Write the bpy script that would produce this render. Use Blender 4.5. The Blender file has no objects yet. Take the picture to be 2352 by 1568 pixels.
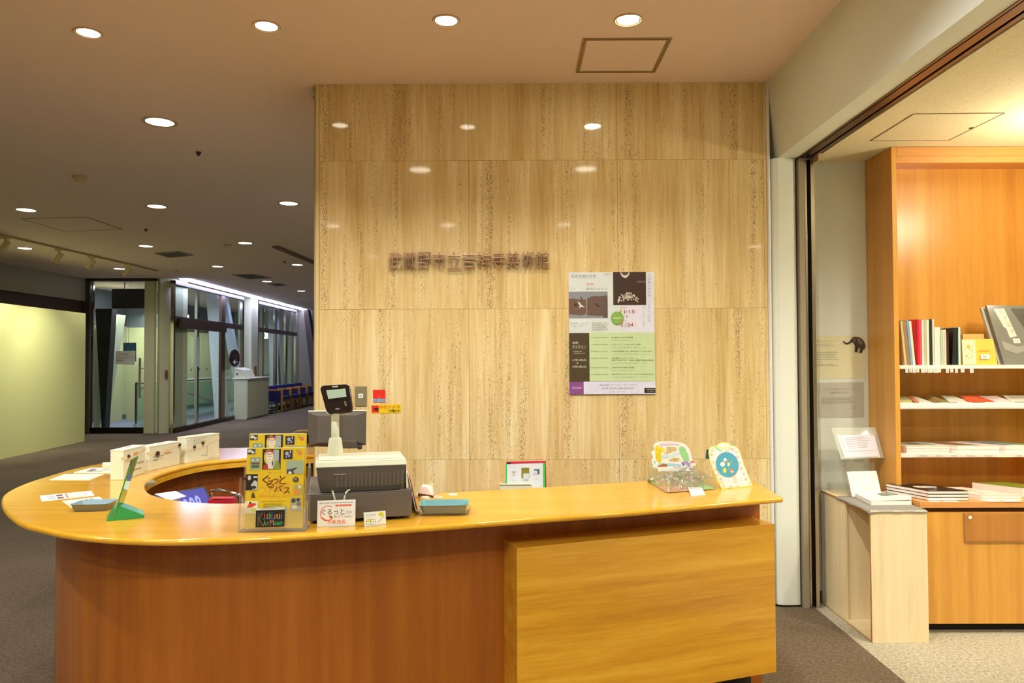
import bpy, bmesh, math, random
from mathutils import Matrix, Vector, Euler
random.seed(7)
SC = bpy.context.scene
COL = SC.collection
R_ = math.radians

# ------------------------------------------------------------------ camera
FPX = 1690.0
EYE = Vector((0.0, 0.0, 1.486))
CAMROT = Matrix.Rotation(R_(0.17), 3, 'Z') @ Matrix.Rotation(R_(90 + 1.36), 3, 'X') @ Matrix.Rotation(R_(-0.22), 3, 'Z')
cd = bpy.data.cameras.new('camera')
cd.sensor_fit = 'HORIZONTAL'; cd.sensor_width = 36.0; cd.lens = 36.0 * FPX / 2352.0
cd.clip_start = 0.05; cd.clip_end = 200
co = bpy.data.objects.new('camera', cd); COL.objects.link(co)
co.matrix_world = Matrix.Translation(EYE) @ CAMROT.to_4x4()
SC.camera = co

# ------------------------------------------------------------------ world, exposure
w = bpy.data.worlds.new('world'); SC.world = w; w.use_nodes = True
w.node_tree.nodes['Background'].inputs[0].default_value = (0.55, 0.6, 0.7, 1)
w.node_tree.nodes['Background'].inputs[1].default_value = 0.05
vs = SC.view_settings
vs.view_transform = 'Standard'; vs.look = 'None'; vs.gamma = 1; vs.exposure = 2.25; vs.use_curve_mapping = False
SC.display_settings.display_device = 'sRGB'
SC.cycles.max_bounces = 8; SC.cycles.diffuse_bounces = 4; SC.cycles.glossy_bounces = 3
SC.cycles.transparent_max_bounces = 16; SC.cycles.transmission_bounces = 4
SC.cycles.sample_clamp_indirect = 4.0
SC.cycles.caustics_reflective = False; SC.cycles.caustics_refractive = False
SC.cycles.use_denoising = True

EH = 3.161      # ceiling height
WY = 4.436      # travertine wall plane
CT = 0.90       # counter top height
SH = 2.695      # shop ceiling height
SY = 4.52       # shop back wall plane

def ray(px, py):
    return CAMROT @ Vector(((px - 1176) / FPX, -(py - 784) / FPX, -1.0))
def onY(px, py, Y):
    d = ray(px, py); return EYE + d * (Y / d.y)
def onZ(px, py, Z):
    d = ray(px, py); return EYE + d * ((Z - EYE.z) / d.z)
def onX(px, py, X):
    d = ray(px, py); return EYE + d * (X / d.x)
def onP(px, py, P0, n):
    d = ray(px, py); return EYE + d * ((P0 - EYE).dot(n) / d.dot(n))

# ------------------------------------------------------------------ lamps of the room (power W, colour); fittings are built further down
SMALL_C = (1.0, 0.88, 0.74); BIG_C = (1.0, 0.985, 0.92)
def lamp(kind, loc, power, color, **k):
    l = bpy.data.lights.new('lamp', kind); l.energy = power; l.color = color
    for a, b in k.items():
        if a != 'aim': setattr(l, a, b)
    o = bpy.data.objects.new('lamp', l); COL.objects.link(o); o.location = loc
    if 'aim' in k:
        o.rotation_euler = (Vector(k['aim']) - Vector(loc)).to_track_quat('-Z', 'Y').to_euler()
    o['kind'] = 'helper'
    return o
def P2(t): return Vector((t.x, t.y, t.z))
SMALL_PX = [(203, 75), (612, 60), (1025, 47), (1443, 45)]
BIG_PX = [(367, 280), (60, 482), (360, 474), (663, 467), (57, 570), (335, 565), (563, 558), (274, 617), (500, 612), (683, 608), (613, 646), (692, 668)]
SMALL = [onZ(x, y, EH) for x, y in SMALL_PX]
BIG = [onZ(x, y, EH) for x, y in BIG_PX]
BIG_NEAR = [Vector((x, y, EH)) for y in (2.41, -0.30, -3.0) for x in (-3.7, -2.27, -0.826, 0.638)]  # rear rows carry on the grid, added for stronger bounce light
SHOP_L = [Vector((x, y, SH)) for x, y in ((2.62, 2.75), (3.9, 2.75), (2.62, 0.9), (3.9, 0.9))]
SMALL_W, BIG_W, NEAR_W, SHOP_W = 68, 30, 98, 75
for i, p in enumerate(SMALL):
    lamp('SPOT', (p.x, p.y, EH + .012), SMALL_W * (1.25 if i == 3 else 1.0), SMALL_C, spot_size=R_(105), spot_blend=0.9, shadow_soft_size=0.035)
for i, p in enumerate(BIG):
    lamp('SPOT', (p.x, p.y, EH + .012), BIG_W * (1.6 if i == 0 else 1), BIG_C, spot_size=R_(150), spot_blend=0.8, shadow_soft_size=0.07)
for p in BIG_NEAR:
    lamp('SPOT', (p.x, p.y, EH + .012), NEAR_W, BIG_C, spot_size=R_(150), spot_blend=0.8, shadow_soft_size=0.07)
for i, p in enumerate(SHOP_L):
    lamp('SPOT', (p.x, p.y, SH + .012), SHOP_W, (1.0, 0.90, 0.70), spot_size=R_(150), spot_blend=0.8, shadow_soft_size=0.07)

FILL_GLOBE = Vector((2.85, 3.55, 2.42))      # unseen globe lamp, added to brighten the shop ceiling and bookcase

# ------------------------------------------------------------------ materials
def lin(c):
    if isinstance(c, str):
        c = c.lstrip('#'); c = [int(c[i:i + 2], 16) / 255 for i in (0, 2, 4)]
    return tuple(((x / 12.92) if x <= .04045 else ((x + .055) / 1.055) ** 2.4) for x in c[:3]) + (1.0,)
MATS = {}
def newmat(name):
    m = bpy.data.materials.new(name); m.use_nodes = True
    return m, m.node_tree, m.node_tree.nodes['Principled BSDF']
def C(c, rough=0.6, metal=0.0, spec=0.5, coat=0.0):
    key = (c, rough, metal, spec, coat)
    if key in MATS: return MATS[key]
    m, nt, b = newmat('paint_' + c.strip('#'))
    b.inputs['Roughness'].default_value = rough; b.inputs['Metallic'].default_value = metal
    b.inputs['Specular IOR Level'].default_value = spec; b.inputs['Coat Weight'].default_value = coat
    n = nt.nodes.new('ShaderNodeTexNoise'); n.inputs['Scale'].default_value = 35; n.inputs['Detail'].default_value = 1
    tc = nt.nodes.new('ShaderNodeTexCoord'); nt.links.new(tc.outputs['Object'], n.inputs['Vector'])
    mx = nt.nodes.new('ShaderNodeMix'); mx.data_type = 'RGBA'
    l = lin(c); mx.inputs[6].default_value = tuple(x * .94 for x in l[:3]) + (1,); mx.inputs[7].default_value = tuple(min(1, x * 1.04) for x in l[:3]) + (1,)
    nt.links.new(n.outputs['Fac'], mx.inputs[0]); nt.links.new(mx.outputs[2], b.inputs['Base Color'])
    MATS[key] = m; return m
def ramp(nt, fac, stops):
    r = nt.nodes.new('ShaderNodeValToRGB'); e = r.color_ramp.elements
    while len(e) < len(stops): e.new(0.5)
    for i, (p, c) in enumerate(stops):
        e[i].position = p; e[i].color = lin(c) if not isinstance(c, (int, float)) else (c, c, c, 1)
    nt.links.new(fac, r.inputs[0]); return r.outputs[0]
def coords(nt, scale, kind='Object', loc=None):
    tc = nt.nodes.new('ShaderNodeTexCoord'); mp = nt.nodes.new('ShaderNodeMapping')
    mp.inputs['Scale'].default_value = scale
    nt.links.new(tc.outputs[kind], mp.inputs['Vector'])
    if loc: nt.links.new(loc, mp.inputs['Location'])
    return mp.outputs[0]
def noise(nt, vec, scale, detail=3, rough=.5, dist=0):
    n = nt.nodes.new('ShaderNodeTexNoise'); n.inputs['Scale'].default_value = scale; n.inputs['Detail'].default_value = detail
    n.inputs['Roughness'].default_value = rough; n.inputs['Distortion'].default_value = dist
    nt.links.new(vec, n.inputs['Vector']); return n.outputs['Fac']
def mixc(nt, fac, a, b, mode='MIX'):
    m = nt.nodes.new('ShaderNodeMix'); m.data_type = 'RGBA'; m.blend_type = mode
    for s, v in ((0, fac), (6, a), (7, b)):
        if isinstance(v, (int, float)): m.inputs[s].default_value = v
        elif isinstance(v, tuple): m.inputs[s].default_value = v
        else: nt.links.new(v, m.inputs[s])
    return m.outputs[2]
def mth(nt, op, a, b=0.0):
    m = nt.nodes.new('ShaderNodeMath'); m.operation = op
    for s, v in ((0, a), (1, b)):
        if isinstance(v, (int, float)): m.inputs[s].default_value = v
        else: nt.links.new(v, m.inputs[s])
    return m.outputs[0]
def bump(nt, b, h, strength=.3, dist=.002):
    n = nt.nodes.new('ShaderNodeBump'); n.inputs['Strength'].default_value = strength; n.inputs['Distance'].default_value = dist
    nt.links.new(h, n.inputs['Height']); nt.links.new(n.outputs[0], b.inputs['Normal'])
def objrand(nt, k=17.0):
    oi = nt.nodes.new('ShaderNodeObjectInfo'); return mth(nt, 'MULTIPLY', oi.outputs['Random'], k)

def wood(name, dark, mid, light, axis='z', rough=.3, bands=0.0, spec=.5, coat=0.0, fine=1.0, kind='Object'):
    """veneer: grain runs along axis; bands adds broad stripes across it"""
    m, nt, b = newmat(name)
    s = {'x': (.55, 9, 9), 'y': (9, .55, 9), 'z': (9, 9, .55)}[axis]
    v = coords(nt, s, kind, objrand(nt))
    g1 = noise(nt, v, 2.2 * fine, 4, .6, .3); g2 = noise(nt, v, 14 * fine, 3, .6)
    f = mth(nt, 'ADD', mth(nt, 'MULTIPLY', g1, .62), mth(nt, 'MULTIPLY', g2, .38))
    if bands:
        s2 = {'x': (.12, 1, 5.5), 'y': (5.5, .1, 1), 'z': (5.5, 5.5, .05)}[axis]
        v2 = coords(nt, s2, kind); g3 = noise(nt, v2, 2.4, 2, .5)
        f = mth(nt, 'ADD', mth(nt, 'MULTIPLY', f, 1 - bands), mth(nt, 'MULTIPLY', g3, bands))
    c = ramp(nt, f, [(.33, dark), (.5, mid), (.67, light)])
    nt.links.new(c, b.inputs['Base Color'])
    b.inputs['Roughness'].default_value = rough; b.inputs['Specular IOR Level'].default_value = spec
    b.inputs['Coat Weight'].default_value = coat; b.inputs['Coat Roughness'].default_value = .12
    bump(nt, b, g2, .08, .001)
    return m
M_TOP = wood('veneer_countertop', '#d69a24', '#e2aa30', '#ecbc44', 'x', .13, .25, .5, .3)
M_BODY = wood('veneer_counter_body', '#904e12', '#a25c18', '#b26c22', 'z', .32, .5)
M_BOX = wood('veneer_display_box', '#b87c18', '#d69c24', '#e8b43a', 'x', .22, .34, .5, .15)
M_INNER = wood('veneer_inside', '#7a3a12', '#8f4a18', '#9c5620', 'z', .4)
M_CASE = wood('veneer_bookcase', '#c58a38', '#d69c44', '#e2aa50', 'z', .32, .55)
M_CASE_X = wood('veneer_bookcase_edge', '#cc8a48', '#d69854', '#dca260', 'x', .32)
M_PLY = wood('pale_birch_plywood', '#dfca9a', '#ead8ae', '#f2e4be', 'z', .45, .3)
M_PLYE = wood('plywood_edge', '#a87840', '#bb8a4c', '#c89858', 'x', .5)

def travertine():
    m, nt, b = newmat('polished_travertine')
    loc = nt.nodes.new('ShaderNodeCombineXYZ'); r = objrand(nt, 23); nt.links.new(r, loc.inputs[0]); nt.links.new(r, loc.inputs[2])
    v = coords(nt, (1, 1, 1), 'Object', loc.outputs[0])
    def st(sx, sz):
        mp = nt.nodes.new('ShaderNodeMapping'); mp.inputs['Scale'].default_value = (sx, 1, sz); nt.links.new(v, mp.inputs['Vector']); return mp.outputs[0]
    broad = noise(nt, st(5, .35), 1.6, 3, .55, .4)
    thin = noise(nt, st(38, 1.6), 1.5, 4, .6, .3)
    f = mth(nt, 'ADD', mth(nt, 'MULTIPLY', broad, .55), mth(nt, 'MULTIPLY', thin, .45))
    base = ramp(nt, f, [(.34, '#c8aa6e'), (.44, '#d8be84'), (.54, '#e2cc96'), (.68, '#efe2b4')])
    # pits gather in vertical lanes
    lane = noise(nt, st(15, .5), 1.5, 2, .55)
    pits = noise(nt, st(300, 100), 1.0, 3, .6)
    pit1 = ramp(nt, mth(nt, 'ADD', pits, mth(nt, 'MULTIPLY', lane, .50)), [(.90, 0.0), (.925, 1.0)])
    lane2 = noise(nt, st(8, .9), 1.3, 2, .5)
    cl = noise(nt, st(120, 40), 1.0, 4, .75, .4)
    pit2 = ramp(nt, mth(nt, 'ADD', cl, mth(nt, 'MULTIPLY', lane2, .42)), [(.92, 0.0), (.935, 1.0)])
    pit = mth(nt, 'MAXIMUM', pit1, pit2)
    col = mixc(nt, mth(nt, 'MULTIPLY', pit, .8), base, lin('#5e3c1e'))
    nt.links.new(col, b.inputs['Base Color'])
    rr = mth(nt, 'ADD', mth(nt, 'MULTIPLY', pit, .5), .055); nt.links.new(rr, b.inputs['Roughness'])
    b.inputs['Specular IOR Level'].default_value = .4
    bump(nt, b, mth(nt, 'MULTIPLY', pit, -1.0), .35, .002)
    return m
M_TRAV = travertine()

def carpet(name, a, bcol, c):
    m, nt, b = newmat(name); v = coords(nt, (1, 1, 1), 'Object')
    n1 = noise(nt, v, 260, 2, .7); n2 = noise(nt, v, 60, 3, .6); n3 = noise(nt, v, 1.2, 2, .5)
    f = mth(nt, 'ADD', mth(nt, 'MULTIPLY', n1, .6), mth(nt, 'ADD', mth(nt, 'MULTIPLY', n2, .3), mth(nt, 'MULTIPLY', n3, .1)))
    nt.links.new(ramp(nt, f, [(.38, a), (.5, bcol), (.62, c)]), b.inputs['Base Color'])
    b.inputs['Roughness'].default_value = .95; b.inputs['Specular IOR Level'].default_value = .1
    bump(nt, b, n1, .6, .004); return m
M_CARPET = carpet('dark_taupe_carpet', '#4f4436', '#706252', '#91826e')
M_CARPET2 = carpet('pale_flecked_carpet', '#777262', '#b3ad98', '#e0dac6')
def plaster(name, c, rough=.85, amt=.04, sc=90):
    m, nt, b = newmat(name); v = coords(nt, (1, 1, 1)); n = noise(nt, v, sc, 3, .6)
    l = lin(c); nt.links.new(mixc(nt, n, tuple(x * (1 - amt) for x in l[:3]) + (1,), tuple(min(1, x * (1 + amt)) for x in l[:3]) + (1,)), b.inputs['Base Color'])
    b.inputs['Roughness'].default_value = rough; b.inputs['Specular IOR Level'].default_value = .25
    bump(nt, b, n, .08, .001); return m
M_CEIL = plaster('ceiling_paint', '#f0dcd2'); M_WHITE = plaster('white_wall_paint', '#e4ebe0', .6)
M_CREAM = plaster('cream_partition', '#d6d694', .7); M_DARKWALL = plaster('warm_grey_wall', '#b0a898')  # partition cream; even warm grey for the upper left wall
M_HALLW = plaster('hall_cream_wall', '#d6d8b8', .6)
def fissured():
    m, nt, b = newmat('rock_wool_ceiling'); v = coords(nt, (45, 90, 1)); n = noise(nt, v, 1.4, 4, .7, .4)
    nt.links.new(ramp(nt, n, [(.30, '#a88f58'), (.36, '#e2d6aa'), (.6, '#eee4bc')]), b.inputs['Base Color'])
    b.inputs['Roughness'].default_value = .9; bump(nt, b, n, .3, .002); return m
M_SHOPC = fissured()
def metal(name, c, rough=.25):
    m, nt, b = newmat(name); b.inputs['Metallic'].default_value = 1; b.inputs['Base Color'].default_value = lin(c)
    v = coords(nt, (1, 1, 120)); n = noise(nt, v, 3, 2, .5)
    nt.links.new(mth(nt, 'ADD', mth(nt, 'MULTIPLY', n, .1), rough - .05), b.inputs['Roughness']); return m
M_STEEL = metal('brushed_steel', '#c8c0b2', .25); M_CHROME = metal('chrome', '#dadde0', .1)
M_BRONZE = metal('rose_bronze', '#c8a08a', .30); M_BRAIL = metal('brown_anodised_steel', '#8c7260', .35)
M_DMETAL = metal('dark_brown_steel', '#4a4038', .35)
def glass(name, tint=(1, 1, 1), refl=1.0, haze=0.0, hcol='#cfe0d8'):
    """clear sheet: mostly see-through, mirror part grows with the angle"""
    m = bpy.data.materials.new(name); m.use_nodes = True; nt = m.node_tree; nt.nodes.clear()
    out = nt.nodes.new('ShaderNodeOutputMaterial'); tr = nt.nodes.new('ShaderNodeBsdfTransparent'); gl = nt.nodes.new('ShaderNodeBsdfGlossy')
    tr.inputs[0].default_value = tint + (1,); gl.inputs['Roughness'].default_value = .03
    fr = nt.nodes.new('ShaderNodeLayerWeight'); fr.inputs[0].default_value = .5
    fz = mth(nt, 'ADD', mth(nt, 'MULTIPLY', mth(nt, 'POWER', fr.outputs['Facing'], 5.0), .8), .04)
    mx = nt.nodes.new('ShaderNodeMixShader'); nt.links.new(mth(nt, 'MULTIPLY', fz, refl), mx.inputs[0])
    nt.links.new(tr.outputs[0], mx.inputs[1]); nt.links.new(gl.outputs[0], mx.inputs[2]); o = mx.outputs[0]
    if haze:
        d = nt.nodes.new('ShaderNodeBsdfDiffuse'); d.inputs[0].default_value = lin(hcol); m2 = nt.nodes.new('ShaderNodeMixShader')
        m2.inputs[0].default_value = haze; nt.links.new(o, m2.inputs[1]); nt.links.new(d.outputs[0], m2.inputs[2]); o = m2.outputs[0]
    nt.links.new(o, out.inputs[0]); return m
M_GLASS = glass('pane_glass', (.93, .97, .95), 1.3)
M_ACR = glass('clear_acrylic', (.95, .96, .94), 1.2, .06, '#e8e8dc')
M_ACRG = glass('green_tinted_glass', (.62, .82, .62), 1.2, .12, '#7fae7a')
M_WRAP = glass('clear_cellophane', (.95, .95, .95), 6.0, .22, '#f2f6f4')
def emis(name, c, s):
    m = bpy.data.materials.new(name); m.use_nodes = True; b = m.node_tree.nodes['Principled BSDF']
    b.inputs['Base Color'].default_value = lin(c); b.inputs['Emission Color'].default_value = lin(c); b.inputs['Emission Strength'].default_value = s; return m
M_LAMP = emis('lamp_disc', '#fff4dc', 4.0); M_LAMPB = emis('lamp_disc_bright', '#fff0d8', 30.0)
M_STRIP = emis('cool_light_strip', '#c8ccff', 5.0); M_EXIT = emis('exit_sign_face', '#bff0d8', 1.6)
M_SCREEN = emis('blue_screen', '#0e0870', .15); M_GLOW = emis('blue_screen_glow', '#5a60ff', .45)
M_LCD = C('#9fb39a', .35); 

# ------------------------------------------------------------------ mesh builder
class MB:
    def __init__(s): s.v = []; s.f = []; s.mi = []; s.mats = []
    def m(s, mat):
        if mat not in s.mats: s.mats.append(mat)
        return s.mats.index(mat)
    def add(s, vs, fs, mat, M=None):
        o = len(s.v); k = s.m(mat)
        s.v += [(M @ Vector(p)) if M else Vector(p) for p in vs]
        for f in fs: s.f.append([o + i for i in f]); s.mi.append(k)
        return s
    def box(s, lo, hi, mat, M=None):
        x0, y0, z0 = lo; x1, y1, z1 = hi
        vs = [(x0, y0, z0), (x1, y0, z0), (x1, y1, z0), (x0, y1, z0), (x0, y0, z1), (x1, y0, z1), (x1, y1, z1), (x0, y1, z1)]
        return s.add(vs, [(0, 3, 2, 1), (4, 5, 6, 7), (0, 1, 5, 4), (1, 2, 6, 5), (2, 3, 7, 6), (3, 0, 4, 7)], mat, M)
    def cbox(s, c, d, mat, M=None):
        return s.box([c[i] - d[i] / 2 for i in range(3)], [c[i] + d[i] / 2 for i in range(3)], mat, M)
    def prism(s, poly, z0, z1, mat, M=None):
        n = len(poly); a = sum(poly[i][0] * poly[(i + 1) % n][1] - poly[(i + 1) % n][0] * poly[i][1] for i in range(n))
        if a < 0: poly = poly[::-1]
        vs = [(p[0], p[1], z0) for p in poly] + [(p[0], p[1], z1) for p in poly]
        fs = [tuple(range(n - 1, -1, -1)), tuple(range(n, 2 * n))] + [(i, (i + 1) % n, n + (i + 1) % n, n + i) for i in range(n)]
        return s.add(vs, fs, mat, M)
    def hexa(s, b, t, mat, M=None):
        """b, t: four bottom and four top corners, counter-clockwise from above"""
        return s.add(list(b) + list(t), [(3, 2, 1, 0), (4, 5, 6, 7), (0, 1, 5, 4), (1, 2, 6, 5), (2, 3, 7, 6), (3, 0, 4, 7)], mat, M)
    def tube(s, path, r, mat, n=8, M=None, caps=True, r1=None):
        path = [Vector(p) for p in path]; rings = []
        for i, p in enumerate(path):
            t = (path[min(i + 1, len(path) - 1)] - path[max(i - 1, 0)]).normalized()
            u = t.cross(Vector((0, 0, 1)) if abs(t.z) < .9 else Vector((1, 0, 0))).normalized(); w_ = t.cross(u)
            rr = r if r1 is None else r + (r1 - r) * i / (len(path) - 1)
            rings.append([p + (u * math.cos(a) + w_ * math.sin(a)) * rr for a in [2 * math.pi * k / n for k in range(n)]])
        vs = [q for rg in rings for q in rg]
        fs = [(i * n + k, i * n + (k + 1) % n, (i + 1) * n + (k + 1) % n, (i + 1) * n + k) for i in range(len(path) - 1) for k in range(n)]
        if caps: fs += [tuple(range(n)), tuple(range(len(vs) - 1, len(vs) - n - 1, -1))]
        return s.add(vs, fs, mat, M)
    def lathe(s, prof, mat, n=24, M=None, c=(0, 0, 0)):
        vs = [(c[0] + r * math.cos(2 * math.pi * k / n), c[1] + r * math.sin(2 * math.pi * k / n), c[2] + z) for r, z in prof for k in range(n)]
        fs = [(i * n + k, i * n + (k + 1) % n, (i + 1) * n + (k + 1) % n, (i + 1) * n + k) for i in range(len(prof) - 1) for k in range(n)]
        fs += [tuple(range(n - 1, -1, -1)), tuple(range(len(vs) - n, len(vs)))]
        return s.add(vs, fs, mat, M)
    def ell(s, c, r, mat, n=12, h=7, M=None):
        prof = [(max(.02, math.sin(math.pi * i / h)), -math.cos(math.pi * i / h)) for i in range(h + 1)]
        t = MB().lathe(prof, mat, n); return s.add([(c[0] + p.x * r[0], c[1] + p.y * r[1], c[2] + p.z * r[2]) for p in t.v], t.f, mat, M)
WM = {}
def wm(o): return WM[o.name] if o is not None and o.name in WM else Matrix()
def link(name, mb, parent=None, bevel=0, smooth=False, origin=None, seg=2, local=False):
    if isinstance(parent, tuple):
        parent, sh = parent; mb.v = [p + sh for p in mb.v]
    me = bpy.data.meshes.new(name)
    W = wm(parent) if parent is not None else Matrix()
    if parent is None and origin is not None: W = Matrix.Translation(origin)
    inv = Matrix() if local else W.inverted()
    me.from_pydata([tuple(inv @ p) for p in mb.v], [], mb.f)
    for m in mb.mats: me.materials.append(m)
    me.polygons.foreach_set('material_index', mb.mi)
    me.update()
    if smooth:
        for p in me.polygons: p.use_smooth = True
        try: me.set_sharp_from_angle(angle=R_(40))
        except Exception: pass
    o = bpy.data.objects.new(name, me); COL.objects.link(o)
    if parent is not None: o.parent = parent; WM[o.name] = W
    elif origin is not None: o.matrix_world = W; WM[o.name] = W
    else: WM[o.name] = Matrix()
    if bevel:
        b = o.modifiers.new('bevel', 'BEVEL'); b.width = bevel; b.segments = seg; b.limit_method = 'ANGLE'; b.angle_limit = R_(38)
        b.use_clamp_overlap = True
    return o
def tag(o, label=None, cat=None, group=None, kind=None):
    if label: o['label'] = label
    if cat: o['category'] = cat
    if group: o['group'] = group
    if kind: o['kind'] = kind
    return o
def thing(name, label, cat, loc=(0, 0, 0), rz=0, group=None, kind=None):
    o = bpy.data.objects.new(name, None); COL.objects.link(o); o.empty_display_size = .05
    W = Matrix.Translation(loc) @ Matrix.Rotation(rz, 4, 'Z'); o.location = loc; o.rotation_euler = (0, 0, rz)
    WM[o.name] = W; tag(o, label, cat, group, kind); return o
def base_of(mb):
    xs = [p.x for p in mb.v]; ys = [p.y for p in mb.v]; zs = [p.z for p in mb.v]
    return Vector(((min(xs) + max(xs)) / 2, (min(ys) + max(ys)) / 2, min(zs)))
def solo(name, mb, label, cat, group=None, kind=None, **k):
    return tag(link(name, mb, None, origin=base_of(mb), **k), label, cat, group, kind)
def struct(name, mb, **k):
    o = link(name, mb, None, **k); o['kind'] = 'structure'; return o
def dup(root, loc, rz=None, label=None):
    r = root.copy(); COL.objects.link(r); r.location = loc
    if rz is not None: r.rotation_euler = (0, 0, rz)
    if label: r['label'] = label
    WM[r.name] = Matrix.Translation(loc) @ Matrix.Rotation(r.rotation_euler.z, 4, 'Z')
    for ch in root.children:
        c = ch.copy(); COL.objects.link(c); c.parent = r
        for g in ch.children:
            d = g.copy(); COL.objects.link(d); d.parent = c
    return r

# ------------------------------------------------------------------ lettering and flat print
_tc = {}
def textmesh(s, bold=0.0):
    bold = min(bold, 0.0)
    key = (s, bold)
    if key in _tc: return _tc[key]
    cu = bpy.data.curves.new('t', 'FONT'); cu.body = s; cu.size = 1.0; cu.resolution_u = 2; cu.offset = bold
    ob = bpy.data.objects.new('t', cu); COL.objects.link(ob)
    dg = bpy.context.evaluated_depsgraph_get(); dg.update()
    me = bpy.data.meshes.new_from_object(ob.evaluated_get(dg))
    vs = [tuple(v.co) for v in me.vertices]; fs = [tuple(p.vertices) for p in me.polygons]
    bpy.data.objects.remove(ob); bpy.data.curves.remove(cu); bpy.data.meshes.remove(me)
    _tc[key] = (vs, fs); return vs, fs
def frame4(TL, TR, BL):
    return Vector(TL), (Vector(TR) - Vector(TL)), (Vector(BL) - Vector(TL))
def prints(mb, TL, TR, BL, items, z0=.0004, dz=.00025, rough=.5):
    """flat print on the sheet TL-TR-BL; u to the right, v downwards, both 0..1"""
    O, U, V = frame4(TL, TR, BL); W_, H_ = U.length, V.length; N = V.cross(U).normalized()
    if N.dot(EYE - O) < 0: N = -N
    def P(u, v, k): return O + U * u + V * v + N * (z0 + dz * k)
    def face(pts, col, k):
        mat = col if not isinstance(col, str) else C(col, rough)
        mb.add([P(a, b, k) for a, b in pts], [tuple(range(len(pts)))], mat)
    for k, it in enumerate(items):
        t = it[0]
        if t == 'r': face([(it[1], it[4]), (it[3], it[4]), (it[3], it[2]), (it[1], it[2])], it[5], k)
        elif t == 'e':
            n = 20; face([(it[1] + it[3] * math.cos(-a), it[2] - it[4] * math.sin(-a)) for a in [-2 * math.pi * i / n for i in range(n)]], it[5], k)
        elif t == 'p': face(it[1], it[2], k)
        elif t == 't':   # text, u, v of lower left corner, height fraction, colour, [width fraction], [bold]
            vs_, fs_ = textmesh(it[1], 0.0)
            if not vs_: continue
            x0 = min(p[0] for p in vs_); x1 = max(p[0] for p in vs_); y0 = min(p[1] for p in vs_); y1 = max(p[1] for p in vs_)
            sy = it[4] / max(1e-6, y1 - y0); sx = sy * H_ / W_
            if len(it) > 6 and it[6]: sx = it[6] / max(1e-6, x1 - x0)
            mat = C(it[5], rough) if isinstance(it[5], str) else it[5]
            mb.add([P(it[2] + (p[0] - x0) * sx, it[3] - (p[1] - y0) * sy, k) for p in vs_], fs_, mat)
        elif t == 'd':   # rows of fine unreadable text as dashes: u0,v0,u1,v1,rows,colour
            rs = random.Random(int(it[1] * 1000) + int(it[2] * 777)); rows = it[5]; h = (it[4] - it[2]) / rows
            mat = C(it[6], rough)
            for j in range(rows):
                u = it[1]; end = it[1] + (it[3] - it[1]) * rs.uniform(.75, 1)
                while u < end:
                    l = rs.uniform(.02, .07) * (it[3] - it[1]) + .004; v = it[2] + h * j + h * .25
                    mb.add([P(u, v + h * .45, k), P(min(u + l, end), v + h * .45, k), P(min(u + l, end), v, k), P(u, v, k)], [(0, 1, 2, 3)], mat)
                    u += l + .008
    return mb
def sheet(mb, TL, TR, BR, BL, mat, th=.0006):
    """thin sheet of paper or board with real thickness"""
    TL, TR, BR, BL = map(Vector, (TL, TR, BR, BL)); N = (BL - TL).cross(TR - TL).normalized()
    if N.dot(EYE - TL) < 0: N = -N
    b = -N * th
    vs = [BL, BR, TR, TL, BL + b, BR + b, TR + b, TL + b]
    return mb.add(vs, [(0, 1, 2, 3), (7, 6, 5, 4), (0, 4, 5, 1), (1, 5, 6, 2), (2, 6, 7, 3), (3, 7, 4, 0)], mat)
def catmull(pts, n=6, closed=False):
    out = []; L = len(pts)
    for i in range(L if closed else L - 1):
        p0 = Vector(pts[(i - 1) % L] if closed else pts[max(i - 1, 0)]); p1 = Vector(pts[i]); p2 = Vector(pts[(i + 1) % L]); p3 = Vector(pts[(i + 2) % L] if closed else pts[min(i + 2, L - 1)])
        for k in range(n):
            t = k / n; out.append(.5 * ((2 * p1) + (p2 - p0) * t + (2 * p0 - 5 * p1 + 4 * p2 - p3) * t * t + (3 * p1 - p0 - 3 * p2 + p3) * t ** 3))
    if not closed: out.append(Vector(pts[-1]))
    return out
# ================================================================== THE ROOM
GX = 1.785   # carpet boundary below the sliding door track
# floor
f = MB().box((-12, -5, -.06), (GX, 27, 0), M_CARPET); struct('floor', f)
f = MB().box((GX, -5, -.06), (6.2, SY + .05, 0.0), M_CARPET2); struct('floor_shop', f)
# ceiling with real openings is not needed: the fittings hang just under it
c = MB().box((-12, -5, EH), (1.62, 27, EH + .08), M_CEIL); struct('ceiling', c)
c = MB().box((1.83, -5, SH), (6.2, SY + .05, SH + .08), M_SHOPC); struct('ceiling_shop', c)

# --- travertine wall: slabs set in open joints
def wx(px): return onY(px, 700, WY).x
XL, XR = wx(733), wx(1764)
cols = [XL, wx(1077), wx(1420), wx(1757), XR]
zt = [EH, onY(1200, 368, WY).z, onY(1200, 709, WY).z, onY(1200, 1055, WY).z, onY(1200, 1398, WY).z]
zt[4] = 0.0
wb = struct('wall_back', MB().box((XL, WY + .028, 0), (XR, WY + .2, EH), C('#b0875c', .8)))
for i in range(4):
    for j in range(4):
        g = .0006
        m = MB().box((cols[i] + g, WY, zt[j + 1] + g), (cols[i + 1] - g, WY + .028, zt[j] - (g if j else 0)), M_TRAV)
        # a slab's grain starts from its own corner, so neighbours do not run through
        s = link('stone_slab', m, wb, bevel=.0005, seg=1)
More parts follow.
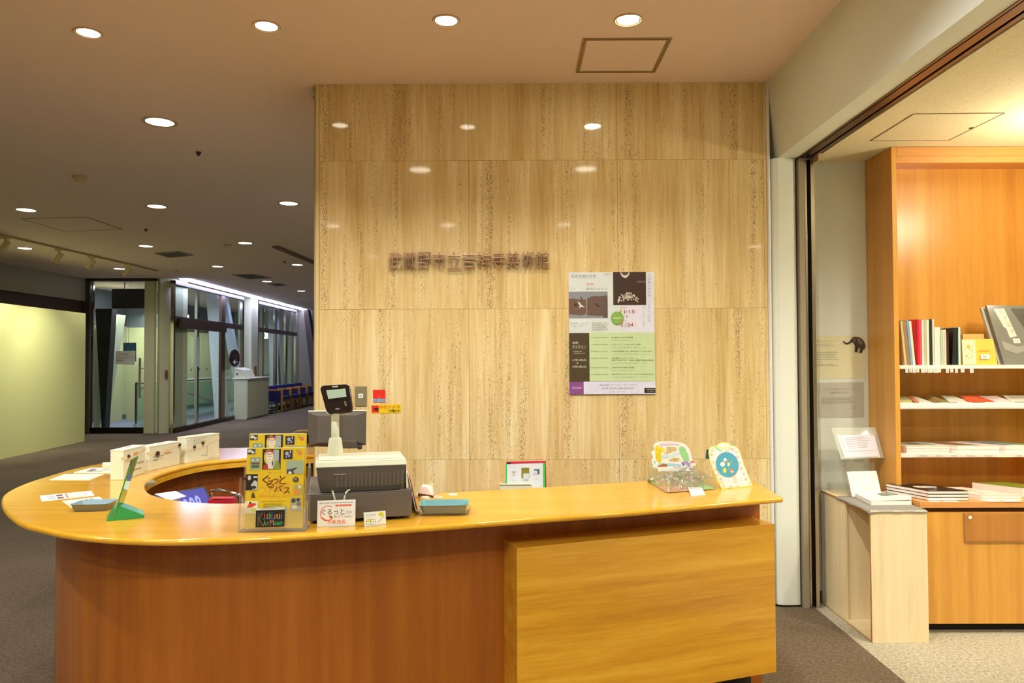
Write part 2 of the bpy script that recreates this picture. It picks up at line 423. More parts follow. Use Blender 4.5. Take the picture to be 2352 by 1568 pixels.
# trims left and right of the slabs
t = MB().box((wx(718), WY + .03, 0), (wx(725), WY + .2, EH), C('#b5a168', .5)).box((wx(725), WY - .004, 0), (XL - .001, WY + .2, EH), C('#d8c48c', .45))
struct('trim_1', t)
t = MB().tube([(XR + .012, WY + .005, 0.03), (XR + .012, WY + .005, EH - .002)], .012, C('#e6e6e0', .35), 12)
struct('trim_2', t, smooth=True)
# bracket beside the top left corner of the wall
b = MB().box((wx(706), WY + .05, onY(710, 212, WY).z), (wx(718) - .0005, WY + .13, onY(710, 206, WY).z), C('#cfc8a8', .5))
b.add([(wx(709), WY + .08, onY(710, 212, WY).z), (wx(718) - .0005, WY + .08, onY(710, 212, WY).z), (wx(718) - .0005, WY + .08, onY(710, 226, WY).z),
       (wx(709), WY + .09, onY(710, 212, WY).z), (wx(718) - .0005, WY + .09, onY(710, 212, WY).z), (wx(718) - .0005, WY + .09, onY(710, 226, WY).z)],
      [(0, 1, 2), (5, 4, 3), (0, 3, 4, 1), (1, 4, 5, 2), (2, 5, 3, 0)], C('#6a5a48', .5))
solo('wall_bracket', b, 'tiny cream bracket at the top left corner of the travertine wall', 'bracket')
# wall running back behind the slabs (its end carries the rear arm of the counter)
struct('wall_core', MB().box((wx(718), WY + .201, 0), (1.5, 12, EH), M_WHITE))

# --- white column, soffit, shop opening
xc0, xc1 = XR + .026, onY(1835, 900, WY).x
prof = [(xc0, WY + .02), (xc0 + .012, WY - .004), (xc0 + .04, WY - .012), (xc1 - .03, WY - .012), (xc1 - .008, WY - .004), (xc1, WY + .02), (xc1, WY + .32), (xc0, WY + .32)]
struct('wall_pillar', MB().prism(prof, 0.012, SH, M_WHITE), bevel=.004)
sx0, sx1 = 1.540, 1.600          # the soffit face leans out a little towards its lower edge
s = MB()
s.hexa([(sx1, -5, SH), (xc1 + .002, -5, SH), (xc1 + .002, WY + .3, SH), (sx1, WY + .3, SH)], [(sx0, -5, EH), (xc1 + .002, -5, EH), (xc1 + .002, WY + .3, EH), (sx0, WY + .3, EH)], M_WHITE)
struct('beam_soffit', s)
tx0 = xc1 + .002; tx1 = tx0 + .097
t = MB()
t.box((tx0, -5, SH - .004), (tx0 + .012, SY - .05, SH + .05), M_BRAIL).box((tx0 + .012, -5, SH + .02), (tx0 + .022, SY - .05, SH + .05), C('#1c1410', .6))
t.box((tx0 + .022, -5, SH - .002), (tx0 + .066, SY - .05, SH + .05), M_BRAIL).box((tx0 + .066, -5, SH + .02), (tx0 + .078, SY - .05, SH + .05), C('#1c1410', .6))
t.box((tx0 + .078, -5, SH - .004), (tx1, SY - .05, SH + .05), M_BRAIL)
tr = solo('sliding_door_track', t, 'brown steel ceiling track of the shop sliding door under the soffit', 'door track', bevel=.0015)
# posts at the end of the track
yp = WY - .03
for nm, a, bb, mt in (('trim_3', tx0 + .002, tx0 + .036, C('#9a907a', .5)), ('trim_4', tx0 + .037, tx0 + .050, M_STEEL), ('trim_5', tx0 + .073, tx0 + .095, M_STEEL)):
    struct(nm, MB().box((a, yp, 0), (bb, SY, SH - .006), mt), bevel=.002)
struct('trim_6', MB().box((tx0 + .0505, yp + .05, 0), (tx0 + .0725, SY, SH - .006), C('#15110e', .5)))
# shop shell
struct('wall_shop_back', MB().box((tx0, SY, 0), (6.2, SY + .12, SH), M_WHITE))
struct('wall_shop_right', MB().box((6.1, -5, 0), (6.2, SY, SH), M_WHITE))
struct('baseboard_shop', MB().box((tx0 + .10, SY - .012, 0), (2.13, SY, .07), C('#5a544a', .6)))
# room behind the camera
struct('wall_front', MB().box((-12, -5.1, 0), (6.2, -5, EH), plaster('front_wall', '#e8dcc4')))
# ceiling hatch in the shop, a thin shadow gap and a latch
hp = [onZ(x, y, SH) for x, y in ((2099, 261), (2307, 259), (2178, 322), (1999, 323))]
h = MB()
def bar3(mb, a, b, w_, z0, z1, mat):
    d = (b - a).normalized(); n = Vector((-d.y, d.x, 0)) * w_ / 2
    mb.hexa([(a - n)[:2] + (z0,) if 0 else (*(a - n)[:2], z0), (*(b - n)[:2], z0), (*(b + n)[:2], z0), (*(a + n)[:2], z0)], [(*(a - n)[:2], z1), (*(b - n)[:2], z1), (*(b + n)[:2], z1), (*(a + n)[:2], z1)], mat)
for i in range(4): bar3(h, hp[i], hp[(i + 1) % 4], .006, SH - .002, SH + .001, C('#6a4a28', .6))
hr = thing('ceiling_hatch', 'thin-framed square hatch in the fissured shop ceiling', 'hatch', (hp[0] + hp[2]) / 2)
link('frame', h, hr)
mid = (onZ(2232, 293, SH)); link('latch', MB().lathe([(.012, -.004), (.012, 0)], C('#4a3a28'), 10, c=mid), hr)
link('hatch_panel', MB().prism([(p.x, p.y) for p in [q + ((hp[0] + hp[2]) / 2 - q) * .012 for q in hp]], SH - .0012, SH, M_SHOPC), hr)
# ceiling hatch over the counter: moulded frame with a lighter lid
hq = [onZ(x, y, EH) for x, y in ((1338, 87), (1543, 86), (1506, 165), (1323, 165))]
hx0, hx1 = (hq[0].x + hq[3].x) / 2, (hq[1].x + hq[2].x) / 2; hy1, hy0 = (hq[2].y + hq[3].y) / 2, (hq[0].y + hq[1].y) / 2
r = thing('ceiling_hatch', 'square access hatch with a beige moulded frame above the counter', 'hatch', ((hx0 + hx1) / 2, (hy0 + hy1) / 2, EH))
fm = C('#b49a72', .4, 0.3)
m = MB()
for (a0, b0, a1, b1) in ((hx0, hy0, hx1, hy0 + .022), (hx0, hy1 - .022, hx1, hy1), (hx0, hy0 + .022, hx0 + .022, hy1 - .022), (hx1 - .022, hy0 + .022, hx1, hy1 - .022)):
    m.box((a0, b0, EH - .006), (a1, b1, EH), fm)
for (a0, b0, a1, b1) in ((hx0 + .008, hy0 + .008, hx1 - .008, hy0 + .012), (hx0 + .008, hy1 - .012, hx1 - .008, hy1 - .008), (hx0 + .008, hy0 + .012, hx0 + .012, hy1 - .012), (hx1 - .012, hy0 + .012, hx1 - .008, hy1 - .012)):
    m.box((a0, b0, EH - .008), (a1, b1, EH - .0061), C('#7a6244', .5))
link('frame', m, r)
link('lid', MB().box((hx0 + .024, hy0 + .024, EH - .004), (hx1 - .024, hy1 - .024, EH), M_CEIL), r)

# ================================================================== CEILING FITTINGS
def downlight(p, R, name, label, group, bright=False, z=EH):
    t = thing(name, label, 'ceiling light', (p.x, p.y, z), 0, group)
    mb = MB(); n = 32; prof = [(R * 1.22, 0), (R * 1.22, -.003), (R * 1.14, -.006), (R * 1.03, -.003), (R * 1.0, -.0005)]
    vs = [(r_ * math.cos(2 * math.pi * k / n), r_ * math.sin(2 * math.pi * k / n), zz) for r_, zz in prof for k in range(n)]
    mb.add(vs, [(i * n + k, i * n + (k + 1) % n, (i + 1) * n + (k + 1) % n, (i + 1) * n + k) for i in range(len(prof) - 1) for k in range(n)], C('#c8a878', .4))
    link('trim_ring', mb, t, smooth=True, local=True)
    mb = MB(); prof = [(R * 1.0, -.0005), (R * .955, -.0032), (R * .95, -.001)]
    vs = [(r_ * math.cos(2 * math.pi * k / n), r_ * math.sin(2 * math.pi * k / n), zz) for r_, zz in prof for k in range(n)]
    mb.add(vs, [(i * n + k, i * n + (k + 1) % n, (i + 1) * n + (k + 1) % n, (i + 1) * n + k) for i in range(2) for k in range(n)], C('#5a5040', .4))
    link('reflector_rim', mb, t, smooth=True, local=True)
    mb = MB(); mb.add([(R * .95 * math.cos(2 * math.pi * k / n), R * .95 * math.sin(2 * math.pi * k / n), -.001) for k in range(n)], [tuple(range(n - 1, -1, -1))], M_LAMPB if bright else M_LAMP)
    link('lens', mb, t, local=True); return t
SL = ['small round downlight, leftmost of the row nearest above the counter', 'small round downlight, second from the left in the nearest row above the counter',
      'small round downlight just right of the middle gap in the nearest row above the counter', 'glaring small round spotlight beside the framed ceiling hatch']
for i, p in enumerate(SMALL): downlight(p, .057, 'downlight', SL[i], 'small downlights above the counter', i == 3)
BL_ = ['large round downlight alone between the nearest row and the hall', 'large downlight at the left edge above the thin ceiling hatch', 'large downlight in the second hall row, above the small sprinkler',
       'large downlight closest to the top left side of the travertine wall', 'large downlight at the left edge just under the track rail', 'large downlight left of the dark square ceiling vent',
       'large downlight right of the dark square ceiling vent', 'downlight above the glass door, beyond the spotlight rail', 'downlight just left of the smoke detector over the glass front',
       'downlight beside the travertine wall, nearest to the thin ceiling slot', 'small-looking downlight between the two far ceiling vents', 'farthest downlight, near the end of the cool light strips']
for i, p in enumerate(BIG): downlight(p, .097, 'downlight', BL_[i], 'large downlights along the hall')
for i, p in enumerate(BIG_NEAR): downlight(p, .097, 'downlight', 'large downlight over the visitor side (rear rows added for fill), %s row from the counter, %s from the left' % (('first', 'second', 'third')[i // 4], ('first', 'second', 'third', 'fourth')[i % 4]), 'large downlights over the visitor side')
for i, p in enumerate(SHOP_L): downlight(p, .08, 'downlight', 'round shop downlight right of the picture, %s' % ('nearer column by the bookcase', 'farther column by the bookcase', 'nearer column towards the viewer', 'farther column towards the viewer')[i], 'downlights of the shop', z=SH)

def detector(px, py, r0, label, z=EH):
    p = onZ(px, py, z); m = MB().lathe([(r0 * .45, -.045), (r0 * .5, -.03), (r0 * .9, -.026), (r0, -.012), (r0, 0)], C('#cbb48c', .5), 20, c=p)
    solo('smoke_detector', m, label, 'smoke detector', smooth=True)
detector(182, 405, .06, 'cream domed smoke detector nearest the viewer on the left ceiling')
detector(522, 562, .05, 'round smoke detector beside the downlights near the glass front')
detector(682, 678, .05, 'round smoke detector at the far end near the last downlight')
detector(404, 621, .04, 'small round detector between the glass door and the dark vent')
def sprink(px, py, label):
    p = onZ(px, py, EH); m = MB().lathe([(.01, -.03), (.014, -.028), (.008, -.018), (.02, -.014), (.022, 0)], C('#4a3828', .4), 12, c=p)
    solo('sprinkler_head', m, label, 'sprinkler', smooth=True)
sprink(456, 349, 'small dark sprinkler head right of the single big downlight')
sprink(335, 526, 'small dark sprinkler head below the second hall row of downlights')
sprink(654, 600, 'tiny dark sprinkler head near the slot beside the stone wall')
def vent(pxs, label):
    q = [onZ(x, y, EH) for x, y in pxs]; c0 = sum(q, Vector()) / 4
    q = [c0 + (p - c0) for p in q]; t = thing('ceiling_vent', label, 'air vent', c0)
    fr = MB(); 
    for i in range(4): bar3(fr, q[i], q[(i + 1) % 4], .05, EH - .012, EH, C('#8a8068', .5))
    link('frame', fr, t)
    link('backing', MB().prism([(p.x, p.y) for p in q], EH - .003, EH, C('#2c281e', .8)), t)
    for k in range(1, 6):
        s_ = MB(); a = q[0].lerp(q[3], k / 6); b = q[1].lerp(q[2], k / 6); bar3(s_, a.lerp(b, .04), a.lerp(b, .96), .03, EH - .011, EH - .003, C('#5c5644', .5)); link('slat', s_, t)
vent([(358, 581), (410, 577), (441, 585), (390, 590)], 'dark square slatted ceiling vent between two hall downlights')
vent([(535, 630), (580, 629), (620, 637), (572, 640)], 'dark slatted ceiling vent with white corners near the light strips')
vent([(618, 651), (642, 650), (658, 655), (634, 656)], 'smallest and farthest ceiling vent')
# faint hatch on the left
q = [onZ(x, y, EH) for x, y in ((49, 502), (198, 498), (281, 526), (150, 531))]
r = thing('ceiling_hatch', 'faint thin-edged ceiling hatch above the spotlight rail at left', 'hatch', sum(q, Vector()) / 4)
m = MB()
for i in range(4): bar3(m, q[i], q[(i + 1) % 4], .018, EH - .003, EH, C('#8a7454', .7))
link('frame', m, r)
cq = sum(q, Vector()) / 4
link('lid', MB().prism([((p + (cq - p) * .02).x, (p + (cq - p) * .02).y) for p in q], EH - .002, EH, M_CEIL), r)
m = MB(); bar3(m, onZ(632, 564, EH), onZ(735, 607, EH), .09, EH - .03, EH, C('#7a6a50', .7)); solo('ceiling_rail', m, 'dull narrow rail on the ceiling running behind the stone wall', 'ceiling rail')
# spotlight rail with four heads
r0, r1 = onZ(-40, 527, EH), onZ(362, 620, EH)
m = MB(); bar3(m, r0, r1, .035, EH - .028, EH, C('#bfae84', .5)); rail = solo('spotlight_rail', m, 'long cream spotlight rail along the ceiling above the pale partition', 'light rail')
for k, (px, py, lb) in enumerate(((12, 548, 'cream track spotlight, leftmost on the ceiling rail'), (135, 573, 'cream track spotlight with a lit rim, second on the rail'),
                      (210, 590, 'cream track spotlight, third on the rail'), (293, 610, 'cream track spotlight, farthest on the rail over the glass door'))):
    d = r1 - r0
    def pxof(q): v_ = CAMROT.transposed() @ (q - EYE); return 1176 + FPX * v_.x / -v_.z
    tt = min((abs(pxof(r0 + d * (k2 / 400)) - px), k2 / 400) for k2 in range(401))[1]; p = r0 + d * tt
    t = thing('track_spotlight', lb, 'spotlight', (p.x, p.y, EH - .028), 0, 'spotlights on the ceiling rail')
    mt = C('#e0d29c', .4)
    link('stem', MB().tube([(0, 0, 0), (0, 0, -.07)], .012, mt, 8).box((-.05, -.02, -.03), (.05, .02, 0), mt), t, local=True)
    M = Matrix.Translation((0, 0, -.12)) @ Matrix.Rotation(R_(38), 4, 'Y') @ Matrix.Scale(.72, 4)
    link('lamp_head', MB().lathe([(.05, .10), (.055, .09), (.055, -.06), (.075, -.10), (.075, -.12), (.06, -.12)], mt, 18, M), t, smooth=True, local=True)
    link('lamp_face', MB().lathe([(.058, -.1205), (.058, -.1225)], C('#3a3020', .3), 18, M), t, local=True)

# added globe lamp, out of view, lights the shop ceiling and the bookcase
pg_ = thing('added_globe_lamp', 'added unseen globe lamp in the shop, just right of the picture', 'lamp', (FILL_GLOBE.x, FILL_GLOBE.y, FILL_GLOBE.z - .09))
link('globe', MB().ell(tuple(FILL_GLOBE), (.09, .09, .09), emis('globe_glass', '#fff0d4', 20.0), 20, 12), pg_, smooth=True).visible_shadow = True
link('stem', MB().tube([(FILL_GLOBE.x, FILL_GLOBE.y, FILL_GLOBE.z + .09), (FILL_GLOBE.x, FILL_GLOBE.y, SH)], .006, M_STEEL, 8), pg_)
# ================================================================== THE HALL AT THE LEFT
HY = 15.0
# pale partition leaf lit from above
pa = onZ(0, 1055, 0); pb = onZ(194, 1013, 0); dirp = (pb - pa).normalized(); pn = Vector((dirp.y, -dirp.x, 0))
if pn.x < 0: pn = -pn
p0 = pb - dirp * 9.0; p0 = Vector((p0.x, p0.y, 0)); PT = 2.36
m = MB(); b_ = -pn * .12
m.hexa([(*pb[:2], .0), (*(pb + b_)[:2], .0), (*(p0 + b_)[:2], .0), (*p0[:2], .0)], [(*pb[:2], PT), (*(pb + b_)[:2], PT), (*(p0 + b_)[:2], PT), (*p0[:2], PT)], M_CREAM)
for f_ in m.f: f_.reverse()
struct('wall_partition', m)
# upper wall and dark header behind the partition
XU = -8.75
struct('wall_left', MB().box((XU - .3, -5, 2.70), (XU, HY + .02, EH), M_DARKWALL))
struct('wall_left_header', MB().box((XU - .42, -5, 2.0), (XU - .05, HY + .02, 2.70), C('#4a3424', .7)))
struct('wall_left_low', MB().box((XU - .6, -5, 0), (XU - .43, HY + .02, 2.0), C('#4a3424', .7)))
# glass door at the end
def hx(px): return onY(px, 820, HY).x
zt_ = onY(280, 640, HY).z
struct('trim_7', MB().box((hx(186), HY - .03, 0), (hx(206), HY + .1, EH), C('#5a4c3c', .6)), bevel=.01)
struct('trim_8', MB().box((hx(190), HY - .05, EH - .05), (hx(357), HY + .1, EH), C('#3a3228', .6)))
d = thing('door_1', None, None, (hx(270), HY, 0), 0, kind='structure')
link('glass_pane', MB().box((hx(207), HY + .02, .12), (hx(332), HY + .032, EH - .06), M_GLASS), d)
link('sill', MB().box((hx(207), HY, 0), (hx(332), HY + .06, .12), M_DMETAL), d)
link('side_panel', MB().box((hx(332), HY - .02, 0), (hx(355), HY + .08, EH - .06), M_HALLW), d)
m = MB().tube([(hx(325), HY - .06, onY(325, 822, HY).z), (hx(325), HY - .06, onY(325, 913, HY).z)], .022, M_STEEL, 10)
for yy in (846, 892): m.tube([(hx(325), HY - .06, onY(325, yy, HY).z), (hx(328), HY + .02, onY(325, yy, HY).z)], .012, M_STEEL, 6)
link('door_handle', m, d, smooth=True)
link('glass_edge_strip', MB().box((hx(209), HY + .0, .12), (hx(213), HY + .05, EH - .06), M_CHROME), d)
TL = onY(266, 806, HY); TR = onY(311, 805, HY); BR_ = onY(309, 838, HY); BLp = onY(264, 836, HY)
m = MB(); sheet(m, TL, TR, BR_, BLp, C('#dfe6d6')); prints(m, TL, TR, BLp, [('t', 'こちらの施設より', .08, .34, .17, '#b05040', .66), ('t', 'エスカレーターがご利', .08, .58, .17, '#b05040', .84), ('t', '用できます', .08, .82, .17, '#b05040', .4)], .002, .002)
solo('door_notice', m, 'white paper notice with red Japanese lines taped to the glass door', 'notice')
# pillar between door and glass front
pc = hx(372)
q = [(hx(358), HY + .05), (pc, HY - .10), (hx(393), HY + .12), (hx(393) + .02, HY + .7), (hx(358), HY + .7)]
struct('wall_hall_pillar', MB().prism(q, 0, EH, M_HALLW))
solo('wall_plate', MB().box((hx(379), HY - .02, onY(382, 870, HY).z), (hx(385), HY + .01, onY(382, 850, HY).z), C('#8a5a3a', .5)).box((hx(381), HY - .03, onY(382, 864, HY).z), (hx(383), HY - .02, onY(382, 858, HY).z), C('#5a3a28', .5)), 'small brown plate on the pillar beside the glass door', 'wall plate')

# glass front running back on the left of the hall
FA, FB = Vector((hx(396), HY + .2, 0)), Vector((-7.22, 24.6, 0))
fd = (FB - FA).normalized(); fn = Vector((fd.y, -fd.x, 0))   # towards the hall (+x)
def fp(px, z, off=0):
    q_ = onP(px, 800, FA, fn); q_ = q_ + fn * off; return Vector((q_.x, q_.y, z))
def fbar(mb, pxa, pxb, z0, z1, o0, o1, mat):
    a, b = fp(pxa, 0), fp(pxb, 0)
    P = [a + fn * o0, b + fn * o0, b + fn * o1, a + fn * o1]
    if (P[1] - P[0]).cross(P[2] - P[1]).z < 0: P = P[::-1]
    mb.hexa([(*p[:2], z0) for p in P], [(*p[:2], z1) for p in P], mat); return mb
ZT = 2.27
def window(n, edges, thick):
    wroot = thing('window_%d' % n, None, None, fp(edges[0], 0), 0, kind='structure')
    for i in range(len(edges) - 1):
        link('glass_pane', fbar(MB(), edges[i], edges[i + 1], .1, ZT, -.006, .006, M_GLASS), wroot)
        link('glass_pane', fbar(MB(), edges[i], edges[i + 1], ZT + .12, EH - .12, -.006, .006, M_GLASS), wroot)
    for k, e in enumerate(edges):
        wd = thick.get(e, 2.2)
        link('mullion', fbar(MB(), e - wd, e + wd, 0, EH - .1, -.03, .03, M_CHROME if wd < 4 else M_BRAIL), wroot)
    link('transom', fbar(MB(), edges[0], edges[-1], ZT, ZT + .12, -.05, .05, C('#3a2a20', .4)), wroot)
    link('head_rail', fbar(MB(), edges[0], edges[-1], EH - .12, EH - .04, -.06, .05, M_DMETAL), wroot)
    link('sill', fbar(MB(), edges[0], edges[-1], 0, .1, -.06, .06, M_DMETAL), wroot)
    return wroot
w1 = window(1, [397, 452, 510, 556], {510: 4.5, 397: 2})
link('door_header', fbar(MB(), 403, 509, ZT - .12, ZT + .09, .052, .12, C('#3f2c20', .4)), w1)
link('door_sheet', fbar(MB(), 445, 452, 1.35, 2.0, .062, .066, C('#b8c4c0')), w1)
w2 = window(2, [590, 602, 632, 656, 679], {})
# square pillar between the two windows, with its plate
fbs = MB(); fbar(fbs, 573, 588, 0, EH, -.3, .05, M_HALLW); struct('wall_window_pillar', fbs)
solo('wall_plate', fbar(MB(), 579, 584, 1.02, 1.32, .0505, .07, C('#8a5a3a', .5)), 'small brown plate on the pillar behind the white podium', 'wall plate')
struct('wall_hall_end', MB().box((-7.3, 24.7, 0), (2, 24.9, EH), plaster('hall_end_wall', '#8d8678')))
struct('wall_hall_corner', fbar(MB(), 690, 698, 0, EH, -.3, .10, plaster('hall_corner', '#7a7870')))
# leaning grey strut in front of the end wall
m = MB(); a = onY(702, 800, 24.4).x; zb = EH - .01
m.hexa([(a + .30, 24.3, 0), (a + .62, 24.3, 0), (a + .62, 24.6, 0), (a + .30, 24.6, 0)], [(a - .05, 24.3, zb), (a + .1, 24.3, zb), (a + .1, 24.6, zb), (a - .05, 24.6, zb)], C('#4a3f36', .6))
struct('wall_leaning_strut', m)
# cool light strips on the ceiling along the glass
ends = [(398, 637, 522, 661), (527, 662, 575, 672), (583, 673, 628, 683), (633, 684, 672, 692), (677, 693, 704, 699)]
LBL = ['cool white light strip on the ceiling, nearest and longest along the glass', 'cool light strip over the leaning white struts, second from the near end', 'cool light strip above the window pillar, third in line', 'cool light strip over the blue chairs, fourth in line', 'cool light strip at the far end of the glass front']
for i, (x0, y0, x1, y1) in enumerate(ends):
    a, b = fp(x0, EH, .22), fp(x1, EH, .22)
    m = MB(); bar3(m, a, b, .20, EH - .02, EH, M_STRIP); tag(link('light_strip', m, None, origin=(a + b) / 2 - Vector((0, 0, .02))), LBL[i], 'light strip', 'light strips along the glass front')
# outside the glass: passage wall with panel joints, floor, balustrade, stair rail, leaning struts
XO = -9.9
M_PASS = plaster('passage_panel', '#c9c79c', .6); M_UPPER = plaster('grey_upper_wall', '#6f7478', .8)
po = thing('wall_passage', None, None, (XO, 15, 0), 0, kind='structure')
for k in range(9):
    y0_ = 15.35 + k * 1.15
    link('panel', MB().box((XO - .05, y0_, .12), (XO, y0_ + 1.135, 2.35), M_PASS), po)
    mm = MB()
    for dx in (.28, .85): mm.tube([(XO - .01, y0_ + dx, 1.2), (XO + .015, y0_ + dx, 1.2)], .028, C('#4a4a40', .4), 10)
    link('bolt_cap', mm, po)
link('panel_band', MB().box((XO - .06, 15.3, 2.35), (XO, 26, 2.55), C('#5a4a3c', .6)), po)
link('skirting', MB().box((XO - .06, 15.3, 0), (XO + .02, 26, .12), C('#6a7068', .6)), po)
link('upper_wall', MB().box((XO - .06, 15.3, 2.55), (XO - .01, 26, EH), M_UPPER), po)
struct('wall_passage_end', MB().box((-12, 26, 0), (-7.3, 26.1, EH), M_HALLW))
struct('floor_passage', MB().box((XO, HY + .1, 0.001), (fp(400, 0).x - .1, 26, 0.006), plaster('lilac_grey_floor', '#8e8fa8')))
# door lobby behind the glass door
struct('wall_lobby_back', MB().box((-9.6, 18.2, 0), (-8.6, 18.3, 2.3), M_PASS).box((-9.6, 18.2, 2.3), (-8.6, 18.3, EH), M_UPPER))
m = MB(); m.hexa([(-8.25, 17.4, .006), (-7.78, 17.4, .006), (-7.78, 17.7, .006), (-8.25, 17.7, .006)], [(-7.86, 17.4, 2.5), (-7.38, 17.4, 2.5), (-7.38, 17.7, 2.5), (-7.86, 17.7, 2.5)], M_HALLW)
M_ = Matrix.Translation((-1.35, -1.2, 0)); m.v = [M_ @ p for p in m.v]
struct('wall_leaning_slab', m)
m = MB(); m.hexa([(-8.86, 15.8, .006), (-8.80, 15.8, .006), (-8.80, 16, .006), (-8.86, 16, .006)], [(-9.02, 15.8, 2.6), (-8.66, 15.8, 2.6), (-8.66, 16, 2.6), (-9.02, 16, 2.6)], C('#2c2a24', .6))
struct('wall_dark_strut', m)
m = MB(); xa = onY(257, 680, 15.7).x; xb = onY(333, 680, 15.7).x; za = onY(280, 663, 15.7).z; zb = onY(280, 708, 15.7).z
m.box((xa, 15.7, zb), (xb, 15.78, za), C('#26241e', .5)).tube([((xa + xb) / 2 - .1, 15.74, za), ((xa + xb) / 2 - .1, 15.74, EH)], .012, M_DMETAL, 6)
solo('hanging_signboard', m, 'black blank signboard hanging behind the glass door', 'sign')
m = MB(); a, b, c_ = onY(283, 787, 16.0), onY(313, 787, 16.0), onY(283, 830, 16.0); sheet(m, a, b, b + c_ - a, c_, C('#5f8fb0')); 
m.tube([(a.x + .1, 16.05, EH), (a.x + .1, 16.03, a.z)], .004, M_DMETAL, 4); solo('blue_panel', m, 'pale blue panel hanging behind the notice on the glass door', 'panel')
struct('wall_lobby_left', MB().box((-9.75, HY + .1, 0), (-9.7, 18.2, 2.3), M_PASS).box((-9.75, HY + .1, 2.3), (-9.7, 18.2, EH), M_UPPER))
lamp('AREA', (-8.3, 16.4, EH - .06), 12, (.86, .9, 1.0), size=.9)  # lamps without fittings, added to brighten the lobby and passage
lamp('AREA', (-8.9, 20.5, 2.62), 22, (.8, .92, .85), shape='RECTANGLE', size=.5, size_y=7)
lamp('SPOT', (-8.9, 15.9, EH - .3), 30, (1, .95, .72), spot_size=R_(70), spot_blend=1, shadow_soft_size=.05, aim=(-9.0, 17.9, 1.2))
# passage handrail, balustrade and stair rail
XB = -8.3
t = thing('glass_balustrade', 'glass balustrade with steel handrail seen through the glass front', 'balustrade', (XB, 16, 0))
yb = [16.15, 18.3, 20.4, 22.5, 24.6]
link('handrail', MB().tube([(XB, 16.15, .98), (XB, 24.8, .98)], .03, M_STEEL, 10), t, smooth=True)
for i in range(4): link('glass_panel', MB().box((XB - .006, yb[i] + .04, .1), (XB + .006, yb[i + 1] - .04, .92), glass('balustrade_glass', (.78, .93, .86), 1.0, .08) if i == 0 else bpy.data.materials['balustrade_glass']), t)
for y_ in yb: link('post', MB().box((XB - .02, y_ - .02, 0.006), (XB + .02, y_ + .02, .98), M_STEEL), t)
link('base_rail', MB().box((XB - .03, 16.1, .006), (XB + .03, 24.7, .1), C('#c8d8cc', .3)), t)
m = MB().tube([(XB + .25, 17.0, .95), (XB + .25, 20.0, .30)], .035, M_STEEL, 10).tube([(XB + .25, 17.0, .95), (XB + .25, 17.0, .006)], .025, M_STEEL, 8).tube([(XB + .25, 20, .30), (XB + .25, 20, .006)], .025, M_STEEL, 8)
solo('stair_rail', m, 'slanting steel stair rail beyond the glass front', 'handrail', smooth=True)
for k, (px, off, lb) in enumerate(((545, -.5, 'white strut behind the glass just left of the window pillar'), (568, -.35, 'white leaning strut touching the window pillar'), (667, -.5, 'white strut behind the far window'))):
    a = fp(px, 0.006, off); dx = (.12, .3, .05)[k]
    m = MB(); w_ = (.14, .10, .14)[k]
    m.hexa([(a.x - w_ + dx, a.y - .1, .006), (a.x + w_ + dx, a.y - .1, .006), (a.x + w_ + dx, a.y + .1, .006), (a.x - w_ + dx, a.y + .1, .006)], [(a.x - w_ - dx, a.y - .1, EH), (a.x + w_ - dx, a.y - .1, EH), (a.x + w_ - dx, a.y + .1, EH), (a.x - w_ - dx, a.y + .1, EH)], C('#e4f0fc', .5))
    solo('leaning_strut', m, lb, 'strut')
# exit signs beyond the glass
for px, py, Y_, lb in ((423, 732, 19.5, 'lit green and white exit sign seen through the near window'), (607, 770, 23.5, 'faint lit exit sign seen through the far window')):
    a = onY(px, py, Y_); m = MB().box((a.x - .13, Y_, a.z - .11), (a.x + .13, Y_ + .05, a.z + .11), C('#d0d8d0')).box((a.x - .12, Y_ - .003, a.z - .10), (a.x + .12, Y_, a.z + .10), M_EXIT)
    m.box((a.x - .03, Y_ - .005, a.z - .06), (a.x + .02, Y_ - .003, a.z + .06), C('#1f9a5a')).tube([(a.x, Y_ + .025, a.z + .11), (a.x, Y_ + .025, EH)], .01, M_STEEL, 6)
    solo('exit_sign', m, lb, 'exit sign')
# oval sign on the glass
c0 = onP(535, 822, FA, fn) + fn * .05; m = MB(); n = 28
vs_ = [c0 + fd * (.35 * math.cos(2 * math.pi * k / n)) + Vector((0, 0, .215 * math.sin(2 * math.pi * k / n))) for k in range(n)]
m.add(vs_ + [p - fn * .02 for p in vs_], [tuple(range(n)), tuple(range(2 * n - 1, n - 1, -1))] + [(k, k + n, (k + 1) % n + n, (k + 1) % n) for k in range(n)], C('#2a1818', .4))
O_ = c0 + fn * .004
def ov(u, z): return O_ + fd * u + Vector((0, 0, z))
m.add([ov(-.16, -.10), ov(.02, -.03), ov(.02, -.17)], [(0, 1, 2)], C('#e8e4dc')).add([ov(-.03, -.088), ov(.17, -.088), ov(.17, -.112), ov(-.03, -.112)], [(0, 1, 2, 3)], C('#e8e4dc'))
m.add([ov(-.12, .09), ov(.12, .09), ov(.12, .075), ov(-.12, .075)], [(0, 1, 2, 3)], C('#6a4a44')).add([ov(-.12, .05), ov(.12, .05), ov(.12, .03), ov(-.12, .03)], [(0, 1, 2, 3)], C('#6a4a44'))
solo('oval_sign', m, 'dark oval sign with a white left arrow stuck on the glass front', 'sign')

